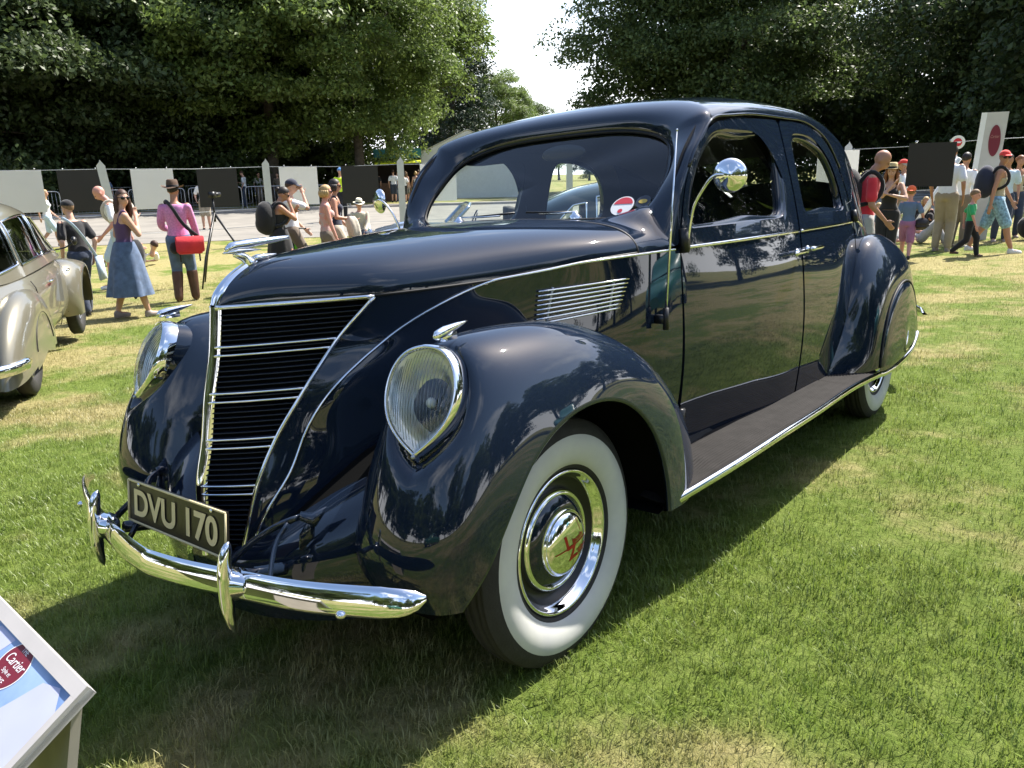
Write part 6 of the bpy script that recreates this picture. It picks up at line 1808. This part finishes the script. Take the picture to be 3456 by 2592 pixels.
st = MB(); sp_ = i4['spine']; st.tube(poly_spl([c + [.14, -.03, .12], np.array([.06, -.098, .66]) * h4, np.array([-.02, -.072, .80]) * h4, np.array([-.070, -.01, .835]) * h4, np.array([-.04, .075, .74]) * h4, np.array([.09, .085, .55]) * h4, c + [-.16, .05, .10]], 26), .026, 8, flat=.35)
dt = MB()
for xx in (-.15, .12): dt.tube([c + Rb @ np.array([xx, -.03, -.12]), c + Rb @ np.array([xx, -.03, -.24])], .012, 6, flat=.5)
sb = MB(); sb.ell(c + [-.22, .02, -.04], (.075, .06, .09), 8, 12); sb.tube([c + [-.2, 0, .04], c + [-.14, 0, .1]], .012, 6)
worn('shoulder_bag', 'bright red flap bag hanging at the hip of the man in the brown hat', 'bag', p4, mb, K['red'], None, [('flap', fl, K['red']), ('strap', st, K['black']), ('dangling_strap', dt, K['black']), ('side_pouch', sb, K['black'])])
p1, i1 = person('youth in a black T-shirt and dark cap, seen from behind beyond the beige car', -9.41, 3.03, 1.58, -95, dict(lean=(-.03, .12), rf=(.05, .08, .045), lf=(-.05, -.08, .05), head=-12), ('tee', 'black'), ('trousers', 'darkdenim'), 'blackshoe', ('short', 'sandy'), ('cap', 'black'), False, SKIN)
st = MB(); st.tube(poly_spl([np.array([-.085, .03, .835]) * 1.58, np.array([-.07, -.055, .80]) * 1.58, np.array([.02, -.075, .66]) * 1.58, np.array([.115, -.05, .50]) * 1.58], 14), .022, 8, flat=.3); st.prism([np.array(v) * 1.58 for v in ((.10, -.07, .50), (.18, -.03, .50), (.20, -.03, .30), (.11, -.08, .29))], (0, .04, 0))
worn('cloth_bag', 'pale cloth bag slung across the back of the youth in the black T-shirt', 'bag', p1, st, K['lightblue'])
p2, i2 = person('bald man in a white T-shirt looking down, walking left', -11.83, 4.73, 1.84, -150, dict(WALK, lean=(0, .16), nod=38, head=0), ('tee', 'white'), ('shorts', 'lightblue'), 'whiteshoe', ('bald', 'grey'), None, False, SKIN3)
backpack(p2, i2, 'pale grey-green backpack on the bald man in white', K['beige'], strap=K['beige'])
person('man in khaki shorts standing on the lane, upper body hidden by a black board', -23.42, 13.21, 1.80, 125, dict(rh=(.13, .06, .55)), ('tee', 'white'), ('shorts', 'khaki'), 'blackshoe', ('short', 'brown'), detail=.5)
person('barelegged person walking on the lane below the leftmost white board', -22.29, 7.73, 1.62, 30, WALK, ('tee', 'white'), ('shorts', 'lightblue'), 'shoe', ('long', 'blonde'), detail=.5, female=True)
person('person lying on the grass by the lane, bare legs and pale blue shorts showing', -15.9, 6.9, 1.70, -110, dict(pelvis=.075, lean=(0, -1.1), lf=(-.08, .44, .05), rf=(.05, .40, .05), lk=(0, .2, 1), rk=(0, .2, 1), lh=(-.2, -.05, .04), rh=(.2, -.05, .04)), ('tee', 'white'), ('shorts', 'lightblue'), 'shoe', ('short', 'brown'), detail=.5)
p8, i8 = person('woman in a black strapless dress, hand raised to her bowed face', -9.12, 6.04, 1.74, 25, dict(WALK, lean=(0, .08), nod=24, head=6, rh=(.035, .115, .80), lh=(-.02, .15, .72), re=(.4, .1, -1), le=(-.4, .1, -1)), ('strapless', 'black'), ('dress', 'black'), 'blackshoe', ('bun', 'dark'), None, True, SKIN2, True)
backpack(p8, i8, 'black backpack on the woman in the black strapless dress', K['black'], .17, .27, .095)
person('man in a dark cap and white top with his hand at his mouth', -9.62, 6.66, 1.86, 32, dict(WALK, nod=10, head=8, rh=(.02, .12, .83), re=(.6, 0, -1)), ('tee', 'white'), ('trousers', 'taupe'), 'blackshoe', ('short', 'brown'), ('cap', 'navy'))
p10, i10 = person('short-haired blonde woman in a strapless floral top and taupe trousers', -8.66, 6.64, 1.74, 32, dict(WALK, rh=(.13, .08, .44), lh=(-.12, .05, .5)), ('strapless', 'floral'), ('trousers', 'taupe'), 'shoe', ('bob', 'blonde'), None, True, SKIN3, True)
mb = MB(); c = i10['hand'][1] * 1.74 + [.0, .05, -.10]; mb.ell(c, (.05, .11, .05), 8, 12); mb.ell(c + [0, .10, .01], (.045, .06, .055), 8, 12); mb.tube([c + [0, -.05, .04], c + [0, -.03, .10], c + [0, .05, .10], c + [0, .06, .04]], .008, 6)
worn('handbag', 'dark red and black handbag carried by the blonde woman in the floral top', 'bag', p10, mb, K['red'], .012)
p11, i11 = person('dark-haired woman in sunglasses and a navy top carrying jackets over her arm', -9.19, 7.26, 1.84, 38, dict(WALK, rh=(.10, .14, .60), re=(.6, -1, -.2)), ('tank', 'navy'), ('trousers', 'beige'), 'shoe', ('bob', 'dark'), None, True, SKIN2, True)
mb = MB(); c = i11['hand'][1] * 1.84
for k, (dx, dy, L_) in enumerate(((-.02, .02, .42), (.03, .06, .48), (.05, 0, .38), (0, -.05, .44))): mb.tube(poly_spl([c + [dx, dy - .02, .05], c + [dx * 1.6 + .03, dy + .02, -.12], c + [dx * 2 + .02, dy + .06, -L_]], 7), [.03, .06, .065, .065, .06, .05, .02], 8)
worn('jackets', 'beige jacket hanging over the arm of the dark-haired woman in sunglasses', 'jacket', p11, mb, K['beige'], .018)
mb = MB(); mb.tube(poly_spl([c + [-.05, -.03, .08], c + [.09, .0, -.05], c + [.10, .05, -.32]], 7), [.03, .05, .055, .055, .05, .04, .02], 8)
worn('jacket', 'black jacket laid over the beige one on the arm of the dark-haired woman', 'jacket', p11, mb, K['black'], .018)
SIT = dict(pelvis=.30, rf=(.07, .26, .04), lf=(-.07, .24, .04), rh=(.07, .20, .33), lh=(-.06, .20, .33), lean=(0, .06), rk=(0, .3, 1), lk=(0, .3, 1))
ps, _ = person('elderly man in a cream panama hat and beige jacket, sitting down', -13.25, 11.29, 1.74, 128, dict(SIT, nod=12, head=-8), ('jacket', 'beige'), ('trousers', 'darkdenim'), 'blackshoe', ('short', 'grey'), ('panama', 'cream'), False, SKIN3)
sc = thing('folding_chair', 'low folding chair under the elderly man in the panama hat', 'chair', gpt3(-13.25, 11.29), -math.radians(128))
mb = MB(); mb.box((0, -.02, .44), (.46, .44, .03)); mb.build('seat', K['teal'], sc, smooth=False)
mb = MB(); mb.box((0, -.27, .70), (.46, .03, .36)); mb.build('backrest', K['teal'], sc, smooth=False)
for sx in (-.23, .23):
    mb = MB(); mb.tube([(sx, .2, 0), (sx, -.27, .88)], .012, 6); mb.build('leg', STEEL, sc); mb = MB(); mb.tube([(sx, -.26, 0), (sx, .2, .44)], .012, 6); mb.build('leg', STEEL, sc)
person('steward in a blue cap and yellow high-visibility vest standing on the lane', -22.0, 17.98, 1.98, 110, dict(head=-20), ('vest', 'hiviz'), ('trousers', 'black'), 'blackshoe', ('short', 'grey'), ('cap', 'bluecap'), detail=.6)
for x, y, h_, hd_, tp, bt, hr, lb, fe in (
    (-30.79, 28.87, 1.75, -42, ('tee', 'white'), ('shorts', 'darkdenim'), ('short', 'brown'), 'man in a white T-shirt and dark shorts seen from behind at the stall', False),
    (-31.6, 29.95, 1.74, -30, ('tee', 'lightblue'), ('trousers', 'denim'), ('short', 'dark'), 'person in pale blue behind the fence post at the stall', False),
    (-30.2, 29.1, 1.60, -60, ('tee', 'white'), ('shorts', 'black'), ('bob', 'dark'), 'dark-haired person in white just right of the post at the stall', True),
    (-31.2, 30.2, 1.66, -20, ('tank', 'greyprint'), ('shorts', 'greyprint'), ('long', 'sandy'), 'woman in a grey patterned playsuit in the stall queue', True),
    (-30.6, 30.4, 1.66, -50, ('tank', 'white'), ('skirt', 'white'), ('bob', 'blonde'), 'fair-haired woman in white in the stall queue', True),
    (-31.3, 31.3, 1.74, -35, ('tee', 'navy'), ('trousers', 'darkdenim'), ('short', 'brown'), 'man in navy at the right end of the stall queue', False),
    (-32.3, 29.0, 1.72, -45, ('tee', 'black'), ('trousers', 'black'), ('short', 'dark'), 'person in black in the shade of the stall', False)):
    person(lb, x, y, h_, hd_, dict(rf=(.05, .03, .04)), tp, bt, 'blackshoe', hr, detail=.4, female=fe, group='people queueing at the food stall')
for x, y, h_, hd_, tp, bt, hr, nod, lb in (
    (-35.2, 22.5, 1.86, -125, ('tee', 'white'), ('trousers', 'darkdenim'), ('short', 'brown'), 25, 'man in a white shirt looking down at his phone beyond the barriers'),
    (-36.4, 24.2, 1.76, 100, ('tee', 'grey'), ('trousers', 'taupe'), ('short', 'dark'), 0, 'person in grey in the shade beyond the barriers, right of the man with the phone'),
    (-35.8, 25.0, 1.72, 140, ('tee', 'taupe'), ('trousers', 'black'), ('short', 'dark'), 0, 'person in brown in the shade beyond the barriers, beside the fence post'),
    (-34.0, 17.9, 1.76, 110, ('tee', 'lightblue'), ('trousers', 'denim'), ('short', 'grey'), 10, 'grey-haired person in pale blue beyond the barriers, left of the third white board'),
    (-36.6, 16.1, 1.74, 120, ('tee', 'bluegrey'), ('trousers', 'darkdenim'), ('short', 'dark'), 0, 'person in blue in the shade beside the first black board'),
    (-34.7, 20.2, 1.80, -120, ('tee', 'red'), ('trousers', 'black'), ('short', 'brown'), 0, 'person in red just showing over a white board')):
    person(lb, x, y, h_, hd_, dict(nod=nod, rh=(.04, .15, .66) if nod > 20 else (.13, .03, .5)), tp, bt, 'blackshoe', hr, detail=.4, group='people beyond the barriers at left')
# right-hand group
p20, i20 = person('bald man in a red top looking down, just behind the saloon', -.80, 8.41, 1.79, 66, dict(lean=(0, .10), nod=32, head=10, rh=(.09, .12, .52)), ('tee', 'red'), ('shorts', 'grey'), 'shoe', ('bald', 'grey'), None, False, SKIN2)
backpack(p20, i20, 'black backpack on the bald man in red', K['black'], .16, .28, .09)
person('woman in a straw hat and black jumpsuit, arm folded up to her shoulder', -1.37, 11.88, 1.64, 170, dict(rh=(-.03, .10, .80), lh=(-.01, .12, .70), re=(.7, .3, -1), le=(-.6, .3, -.6), head=4, rf=(.05, -.02, .042)), ('tank', 'black'), ('trousers', 'black'), 'blackshoe', ('long', 'auburn'), ('straw', 'straw'), False, SKIN, True)
p22, i22 = person('boy in an orange-red cap, blue-grey T-shirt and mauve shorts walking away', -1.34, 13.13, 1.25, -12, dict(WALKB, lh=(-.16, .02, .45), rh=(.19, .05, .50), head=0, capback=1), ('tee', 'bluegrey'), ('shorts', 'mauve'), 'blackshoe', ('short', 'sandy'), ('cap', 'orangecap'), False, SKIN3, child=True)
mb = MB(); mb.ell(np.array([.165, .02, .50]) * 1.25, (.115, .13, .105), 12, 18); mb.grid(np.array([[(np.array([.165, .02, .50]) * 1.25 + np.array([.118 * math.cos(a) * k_, .133 * math.sin(a) * k_, -.02 - .02 * (k_ > 1)])) for a in np.linspace(0, 2 * PI, 20, endpoint=False)] for k_ in (1.0, 1.06)]), closed_v=True)
worn('helmet', 'dark brown helmet held under the arm of the boy in the orange-red cap', 'helmet', p22, mb, mat('helmet_brown', (.020, .014, .012), rough=.45))
person('small boy in a green T-shirt and black trousers walking to the right', -.51, 13.75, 1.13, 84, dict(WALKB, rf=(.05, -.19, .09), rh=(.14, .09, .46), head=6, nod=8), ('tee', 'green'), ('trousers', 'black'), 'brown', ('short', 'sandy'), None, False, SKIN3, child=True)
p24, i24 = person('man in a red cap, tan sleeveless top and blue plaid shorts striding to the right', -.25, 14.41, 1.80, 78, dict(WALK, rf=(.05, .17, .04), lf=(-.05, -.19, .06), head=70, lh=(-.12, .14, .48), rh=(.15, -.06, .46)), ('tank', 'tan'), ('shorts', 'plaid'), 'whiteshoe', ('short', 'sandy'), ('cap', 'redcap'), True, SKIN2)
backpack(p24, i24, 'dark blue backpack on the man in the red cap and plaid shorts', K['navy'], .16, .27, .09, K['black'])
for args in (
    ('man in a red cap and white shirt standing behind the straw-hatted woman', -2.55, 17.77, 1.80, -95, None, ('tee', 'white'), ('trousers', 'khaki'), 'shoe', ('short', 'grey'), ('cap', 'redcap')),
    ('man in a white shirt and khaki trousers behind the right-hand black board', -1.13, 14.95, 1.95, 5, None, ('tee', 'white'), ('trousers', 'khaki'), 'shoe', ('short', 'dark'), None),
    ('man in a white shirt standing left of the sign post, seen from behind', -1.05, 15.9, 1.82, 10, None, ('tee', 'white'), ('trousers', 'taupe'), 'shoe', ('short', 'dark'), None),
    ('man in a pale blue shirt half hidden behind the man in the red cap', -.50, 17.11, 1.75, 160, None, ('tee', 'lightblue'), ('trousers', 'darkdenim'), 'shoe', ('short', 'dark'), None)):
    lb, x, y, h_, hd_, ps_, tp, bt, shs, hr, ht = args
    person(lb, x, y, h_, hd_, ps_, tp, bt, shs, hr, ht, detail=.6, skin=SKIN2)
person('woman in a tan top and jeans at the right edge of the picture', -.43, 18.13, 1.72, 150, dict(head=-20), ('tank', 'tan'), ('trousers', 'darkdenim'), 'shoe', ('bun', 'auburn'), None, False, SKIN2, True, detail=.6)
mb = MB(); mb.ell((0, 0, .26), (.28, .26, .26), 10, 14); mb.ell((.1, .05, .42), (.2, .2, .16), 8, 12); mb.tube([(-.1, 0, .45), (0, 0, .62), (.14, 0, .5)], .02, 6)
o = solid(mb, 'rucksack', K['black'], None, .02, 3); o.location = gpt3(.02, 17.5); tag(o, 'bulky black rucksack on the ground beside the woman in the tan top', 'rucksack')
GS = dict(pelvis=.07, rf=(.10, .26, .04), lf=(-.08, .24, .04), rk=(0, .2, 1), lk=(0, .2, 1), rh=(.07, .17, .20), lh=(-.07, .17, .20), lean=(0, .18))
person('long-haired blonde woman in black sitting on the ground by the fence', -2.49, 19.83, 1.72, 160, GS, ('tee', 'black'), ('trousers', 'black'), 'blackshoe', ('long', 'blonde'), None, False, SKIN2, True, detail=.6)
person('fair-haired child in a blue top sitting on the ground beside the straw-hatted woman', -3.45, 19.4, 1.45, 150, GS, ('tee', 'teal'), ('shorts', 'darkdenim'), 'shoe', ('short', 'blonde'), None, False, SKIN, detail=.6, child=True)
person('bare-shouldered person sitting on the ground behind the leaning pole', -1.95, 19.7, 1.72, 175, GS, ('tank', 'tan'), ('shorts', 'khaki'), 'shoe', ('short', 'auburn'), None, False, SKIN3, detail=.6)
person('person in pale grey clothes lying on the grass with knees drawn up', -1.9, 17.0, 1.72, 88, dict(pelvis=.075, lean=(0, -1.1), lf=(-.05, .24, .04), rf=(.06, .27, .04), lk=(0, .2, 1), rk=(0, .2, 1), lh=(-.12, .02, .14), rh=(.16, -.1, .05)), ('tee', 'grey'), ('trousers', 'grey'), 'shoe', ('short', 'brown'), ('cap', 'white'), False, SKIN3, detail=.7)

# ------------------------------------------------------------------ signs, stall and small things
SIGNW = mat('sign_board_white', (.62, .62, .64), rough=.35, var=.04, vscale=3)
FRAMEW = mat('sign_frame', (.42, .40, .39), rough=.5, var=.06)
PRINTB = mat('sign_print_blue', (.16, .28, .56), rough=.35, var=.25, vscale=7, col2=(.30, .42, .66))
PRINTW = mat('sign_print_pale', (.42, .44, .62), rough=.35, var=.05)
MAROON = mat('maroon_print', (.16, .015, .030), rough=.4)
WHITEP = mat('white_print', (.80, .80, .82), rough=.4)
INK = mat('dark_print', (.03, .03, .05), rough=.5)
def on(C, u, v, a, b, n, off=0.0): return C + u * a + v * b + n * off
# information board at the nose of the navy saloon
C = np.array([.4503, -1.2152, .50]); u = np.array([-.99863, .05234, 0]); v = np.array([-.0444, -.8468, -.5299]); v = v / np.linalg.norm(v)
n = np.cross(u, v); n = n if n[2] > 0 else -n
ib = thing('information_board', 'slanted information board with a maroon badge, in the bottom left corner', 'sign', gpt3(.15, -1.36))
ibo = np.array(ib.location)
def slab(a0, a1, b0, b1, o0, o1):
    P = [on(C, u, v, a, b, n, 0) - ibo for a, b in ((a0, b0), (a1, b0), (a1, b1), (a0, b1))]; m_ = MB(); m_.prism([p + n * o0 for p in P], n * (o1 - o0)); return m_
slab(.0, .62, .0, .40, -.018, -.004).build('panel', SIGNW, ib, smooth=False)
for nm, q in (('frame_rail', (0, .62, 0, .030)), ('frame_rail', (0, .62, .37, .40)), ('frame_rail', (0, .020, .0302, .3698)), ('frame_rail', (.60, .62, .0302, .3698))): slab(*q, -.022, .004).build(nm, FRAMEW, ib, smooth=False)
slab(.0202, .5998, .0302, .3698, -.004, -.002).build('print', PRINTB, ib, smooth=False)
m_ = MB()
for poly in ([(.025, .07), (.07, .035), (.13, .05), (.16, .10), (.20, .16), (.22, .36), (.025, .365)], [(.33, .035), (.42, .035), (.52, .09), (.47, .14), (.36, .10)]):
    m_.add([on(C, u, v, a, b, n, -.0014) - ibo for a, b in poly], [tuple(range(len(poly)))])
m_.build('print_cloud', PRINTW, ib, smooth=False)
lc = np.array([.262, .070])
def loz(r1, r2, k=40): 
    a = np.linspace(0, 2 * PI, k, endpoint=False); return [(lc[0] + r1 * math.copysign(abs(math.cos(q)) ** 1.25, math.cos(q)), lc[1] + r2 * math.copysign(abs(math.sin(q)) ** 1.05, math.sin(q))) for q in a]
for nm, r1, r2, mm, o_ in (('badge_border', .058, .056, WHITEP, -.0011), ('badge', .055, .053, MAROON, -.0007)):
    m_ = MB(); m_.add([on(C, u, v, a, b, n, o_) - ibo for a, b in loz(r1, r2)], [tuple(range(40))]); m_.build(nm, mm, ib, smooth=False)
def print_text(body, size, a0, b0, mm, off=-.0003, align='CENTER', shear=0.0, parent=ib, rot=0.0):
    Vt, Ft = text_mesh(body, size, align=align, shear=shear); m_ = MB(); c_, s_ = math.cos(rot), math.sin(rot)
    m_.add([on(C, u, v, a0 - (p[0] * c_ - p[1] * s_), b0 - (p[0] * s_ + p[1] * c_), n, off) - ibo for p in Vt], Ft); o = m_.build('lettering', mm, parent, smooth=False); return o
print_text('THE', .017, .262, .036, WHITEP); print_text('Cartier', .030, .262, .062, WHITEP, shear=.35); print_text('Style et', .014, .262, .085, WHITEP, shear=.2); print_text('LUXE', .017, .262, .104, WHITEP)
print_text('1937 Sedan', .030, .215, .165, INK)
m_ = MB(); q = on(C, u, v, .10, .12, n, -.03) - ibo; g0 = float(G(.33, -1.33)) - float(ibo[2])
pl = [on(C, u, v, .02, .02, n, -.020) - ibo, on(C, u, v, .25, .02, n, -.020) - ibo]
m_.prism([(pl[0][0], pl[0][1], pl[0][2]), (pl[1][0], pl[1][1], pl[1][2]), (pl[1][0] + .01, pl[1][1] - .10, g0 - .02), (pl[0][0] - .02, pl[0][1] - .10, g0 - .02)], (0, -.02, 0))
m_.build('stand', mat('sign_stand', (.33, .30, .25), rough=.7, var=.1), ib, smooth=False)
# smaller board before the beige car
wb = thing('information_board', 'small white slanted information board on the grass beyond the nose of the beige car', 'sign', gpt3(-12.9, 4.35), math.radians(-60))
m_ = MB(); m_.prism([(-.45, 0, .62), (.45, 0, .62), (.45, -.42, .22), (-.45, -.42, .22)], (0, .02, .03)); m_.build('panel', SIGNW, wb, smooth=False)
m_ = MB(); m_.box((0, -.1, .2), (.5, .04, .42)); m_.build('stand', FRAMEW, wb, smooth=False)
# tall leaning sign post with a maroon badge, and its brace
sp = thing('sign_post', 'tall pale sign column with a maroon oval badge behind the man in the red cap', 'sign', gpt3(-1.02, 17.75), math.radians(8))
m_ = MB(); rows = []
for z_ in (0, 2.58):
    k_ = np.array([.12 * z_ / 2.7, 0, 0]); rows.append([k_ + np.array(q) for q in ((-.20, -.10, z_), (.21, -.10, z_), (.21, .10, z_), (-.20, .10, z_))])
m_.grid(np.array(rows), closed_v=True); m_.add(rows[1], [(0, 1, 2, 3)]); m_.build('column', mat('column_grey', (.50, .48, .45), rough=.5, var=.04), sp, smooth=False)
m_ = MB(); rows = []
for z_ in (0, 2.58):
    k_ = np.array([.12 * z_ / 2.7, 0, 0]); rows.append([k_ + np.array(q) for q in ((-.27, -.108, z_), (-.17, -.108, z_), (-.17, .108, z_), (-.27, .108, z_))])
m_.grid(np.array(rows), closed_v=True); m_.add(rows[1], [(0, 1, 2, 3)]); m_.build('column_edge', WHITE, sp, smooth=False)
a = np.linspace(0, 2 * PI, 32, endpoint=False)
m_ = MB(); m_.prism([(.13 + .105 * math.cos(q), -.101, 2.02 + .31 * math.sin(q)) for q in a], (0, -.012, 0)); bdg = m_.build('badge', MAROON, sp, smooth=False)
Vt, Ft = text_mesh('Cartier', .085, shear=.3); m_ = MB(); m_.add([(.125 - p[1] * .0 + p[0] * .62, -.1145, 2.10 + p[1]) for p in Vt], Ft); m_.build('lettering', mat('faded_print', (.42, .22, .18), rough=.6), bdg, smooth=False)
br = MB(); br.tube([(-1.45, 17.5, float(G(-1.45, 17.5)) + 1.72), (-2.35, 17.55, float(G(-2.35, 17.55)))], .055, 8); o = br.build('leaning_pole', WHITE); tag(o, 'white pole leaning at a slant against the sign column, foot on the grass', 'pole')
# round no-entry sign on a pole
ne = thing('no_entry_sign', 'round white sign with a red disc on a thin pole above the black board', 'sign', gpt3(-2.66, 23.87))
m_ = MB(); m_.tube([(0, 0, 0), (0, 0, 1.95)], .025, 8); m_.build('pole', STEEL, ne)
fa_ = math.atan2(-1.73 - 23.87, 1.93 + 2.66); fx = np.array([math.cos(fa_), math.sin(fa_), 0]); sx_ = np.array([-fx[1], fx[0], 0])
def disc_(r, off, mm, nm, par): 
    m_ = MB(); m_.prism([fx * off + sx_ * r * math.cos(q) + np.array([0, 0, 2.17 + r * math.sin(q)]) for q in a], fx * .01); return m_.build(nm, mm, par, smooth=False)
disc_(.185, .03, WHITE, 'plate', ne); rd_ = disc_(.11, .045, mat('sign_red', (.55, .02, .03), rough=.4), 'red_disc', ne)
m_ = MB(); m_.prism([fx * .06 + sx_ * p + np.array([0, 0, 2.17 + q]) for p, q in ((-.075, -.02), (.075, -.02), (.075, .02), (-.075, .02))], fx * .006); m_.build('bar', WHITE, rd_, smooth=False)
# food stall and marquee
A_ = np.array([-32.99, 29.74]); B_ = np.array([-31.37, 31.44]); mid = (A_ + B_) / 2; ang = math.atan2(B_[1] - A_[1], B_[0] - A_[0])
fs = thing('food_stall', 'food stall with a teal sign board and yellow awning edge under the hanging branches', 'stall', gpt3(*mid), ang)
TEALS = mat('teal_sign', (.015, .15, .17), rough=.5); YEL = mat('yellow_awning', (.66, .72, .02), rough=.6); LETY = mat('yellow_letter', (.55, .55, .04), rough=.5)
m_ = MB(); m_.box((0, .1, 2.62), (2.7, .12, .52)); sg_ = m_.build('sign_board', TEALS, fs, smooth=False)
Vt, Ft = text_mesh('Dairy', .46, shear=.1); m_ = MB(); m_.add([(p[0], .036, 2.60 + p[1]) for p in Vt], Ft); m_.build('lettering', LETY, sg_, smooth=False)
m_ = MB(); m_.prism([(-1.3, .0, 2.14), (1.3, 0, 2.20), (1.3, -.55, 2.08), (-1.3, -.55, 2.02)], (0, 0, .05)); m_.build('awning', YEL, fs, smooth=False)
m_ = MB(); m_.box((0, 1.9, 1.15), (2.6, .1, 2.3)); m_.build('back_wall', mat('stall_inside', (.05, .04, .035), rough=.9), fs, smooth=False)
m_ = MB(); m_.box((0, 1.0, 2.34), (2.7, 2.1, .04)); m_.build('ceiling', DARK, fs, smooth=False)
m_ = MB(); m_.box((0, .35, .5), (2.5, .5, 1.0)); m_.build('counter', mat('stall_counter', (.18, .10, .06), rough=.7, var=.2), fs, smooth=False)
for sx in (-1.3, 1.3):
    m_ = MB(); m_.box((sx, .98, 1.17), (.06, 2.0, 2.34)); m_.build('side_panel', mat('stall_side', (.20, .20, .19), rough=.8), fs, smooth=False)
mq = thing('marquee', 'white marquee with a pitched roof between the hanging tree and the saloon roof', 'tent', gpt3(-33.2, 37.4), ang)
CANV = mat('white_canvas', (.70, .70, .66), rough=.8, var=.05)
for sx in (-1, 1):
    m_ = MB(); m_.prism([(0, -3.0, 4.0), (0, 3.0, 4.0), (sx * 3.1, 3.0, 2.6), (sx * 3.1, -3.0, 2.6)], (0, 0, .03)); m_.build('roof_slope', CANV, mq, smooth=False)
m_ = MB(); m_.prism([(-3, -2.95, 0), (3, -2.95, 0), (3, -2.95, 2.6), (0, -2.95, 3.95), (-3, -2.95, 2.6)], (0, .03, 0)); m_.build('front_wall', CANV, mq, smooth=False)
for sx in (-3, 3):
    m_ = MB(); m_.box((sx, 0, 1.3), (.03, 5.9, 2.6)); m_.build('side_wall', CANV, mq, smooth=False)
# photographer's tripod behind the man in the brown hat
tp_ = thing('tripod', 'black camera tripod standing beside the man in the brown hat', 'tripod', gpt3(-10.9, 6.0), .4)
for k_ in range(3):
    q = k_ * 2.09 + .6; m_ = MB(); m_.tube([(0, 0, 1.25), (.42 * math.cos(q), .42 * math.sin(q), .5), (.62 * math.cos(q), .62 * math.sin(q), 0)], [.022, .018, .014], 8); m_.build('leg', BLACK, tp_)
m_ = MB(); m_.tube([(0, 0, 1.1), (0, 0, 1.50)], .018, 8); m_.box((0, 0, 1.56), (.09, .12, .10)); m_.tube([(0, .04, 1.56), (0, .2, 1.56)], .04, 12); m_.build('camera', BLACK, tp_)
# luggage scooter with a green bag by the blonde woman
bk = thing('folding_bicycle', 'folding bicycle with a bright green cloth on its frame, left of the blonde woman', 'bicycle', gpt3(-9.35, 6.35), math.radians(40))
for yy_ in (-.42, .42):
    m_ = MB(); m_.tube([(0, yy_ + .2 * math.cos(q), .2 + .2 * math.sin(q)) for q in np.linspace(0, 2 * PI, 24)], .018, 6, cap=False); m_.build('wheel', RUBBER, bk)
m_ = MB(); m_.tube([(0, -.42, .2), (0, -.1, .32), (0, .38, .42), (0, .34, .95)], .018, 7); m_.tube([(0, -.1, .32), (0, -.16, .80)], .016, 7); m_.tube([(-.25, .34, .97), (.25, .34, .97)], .012, 6); m_.tube([(0, .42, .2), (0, .38, .45)], .014, 6); m_.build('frame', BLACK, bk)
m_ = MB(); m_.ell((0, -.18, .83), (.07, .12, .03)); m_.build('saddle', BLACK, bk)
m_ = MB(); m_.prism([(.03, .33, .90), (.03, .50, .72), (.03, .44, .52), (.03, .30, .60)], (.05, 0, 0)); m_.build('green_cloth', mat('lime_cloth', (.16, .62, .03), rough=.8), bk)

# ------------------------------------------------------------------ grass blades on the lawn near the camera
tn = [tuft(34, .031, .036, 100 + i) for i in range(6)]
tm = [tuft(30, .028, .052, 200 + i) for i in range(5)]
tf = [tuft(24, .028, .085, 300 + i) for i in range(4)]
NEARA = [(2.6, -1.3), (-2.0, -1.55), (-3.1, 1.2), (2.6, 1.2)]
scatter('grass', 330, tn, NEARA, .7, 1.3, 1)
scatter('grass', 230, tm, [(-2.0, -1.55), (-4.6, -1.2), (-4.6, 1.2), (-3.1, 1.2)], .7, 1.25, 2)
scatter('grass', 150, tm, [(2.9, 1.2), (-5.2, 1.2), (-5.4, 5.2), (2.9, 5.2)], .75, 1.3, 3)
scatter('grass', 70, tf, [(3.4, 5.2), (-5.4, 5.2), (-5.4, 10.5), (3.9, 10.5)], .8, 1.3, 4)
scatter('grass', 70, tf, [(-4.6, -1.5), (-10.5, -.5), (-12.0, 5.2), (-5.2, 5.2)], .8, 1.3, 5)
scatter('grass', 38, tf, [(-5.4, 5.2), (-12.0, 5.2), (-14, 12), (-5.4, 10.5)], .9, 1.4, 6)
scatter('grass', 30, tf, [(4.5, 10.5), (-5.4, 10.5), (-6.0, 18), (5.5, 18)], .9, 1.4, 7)
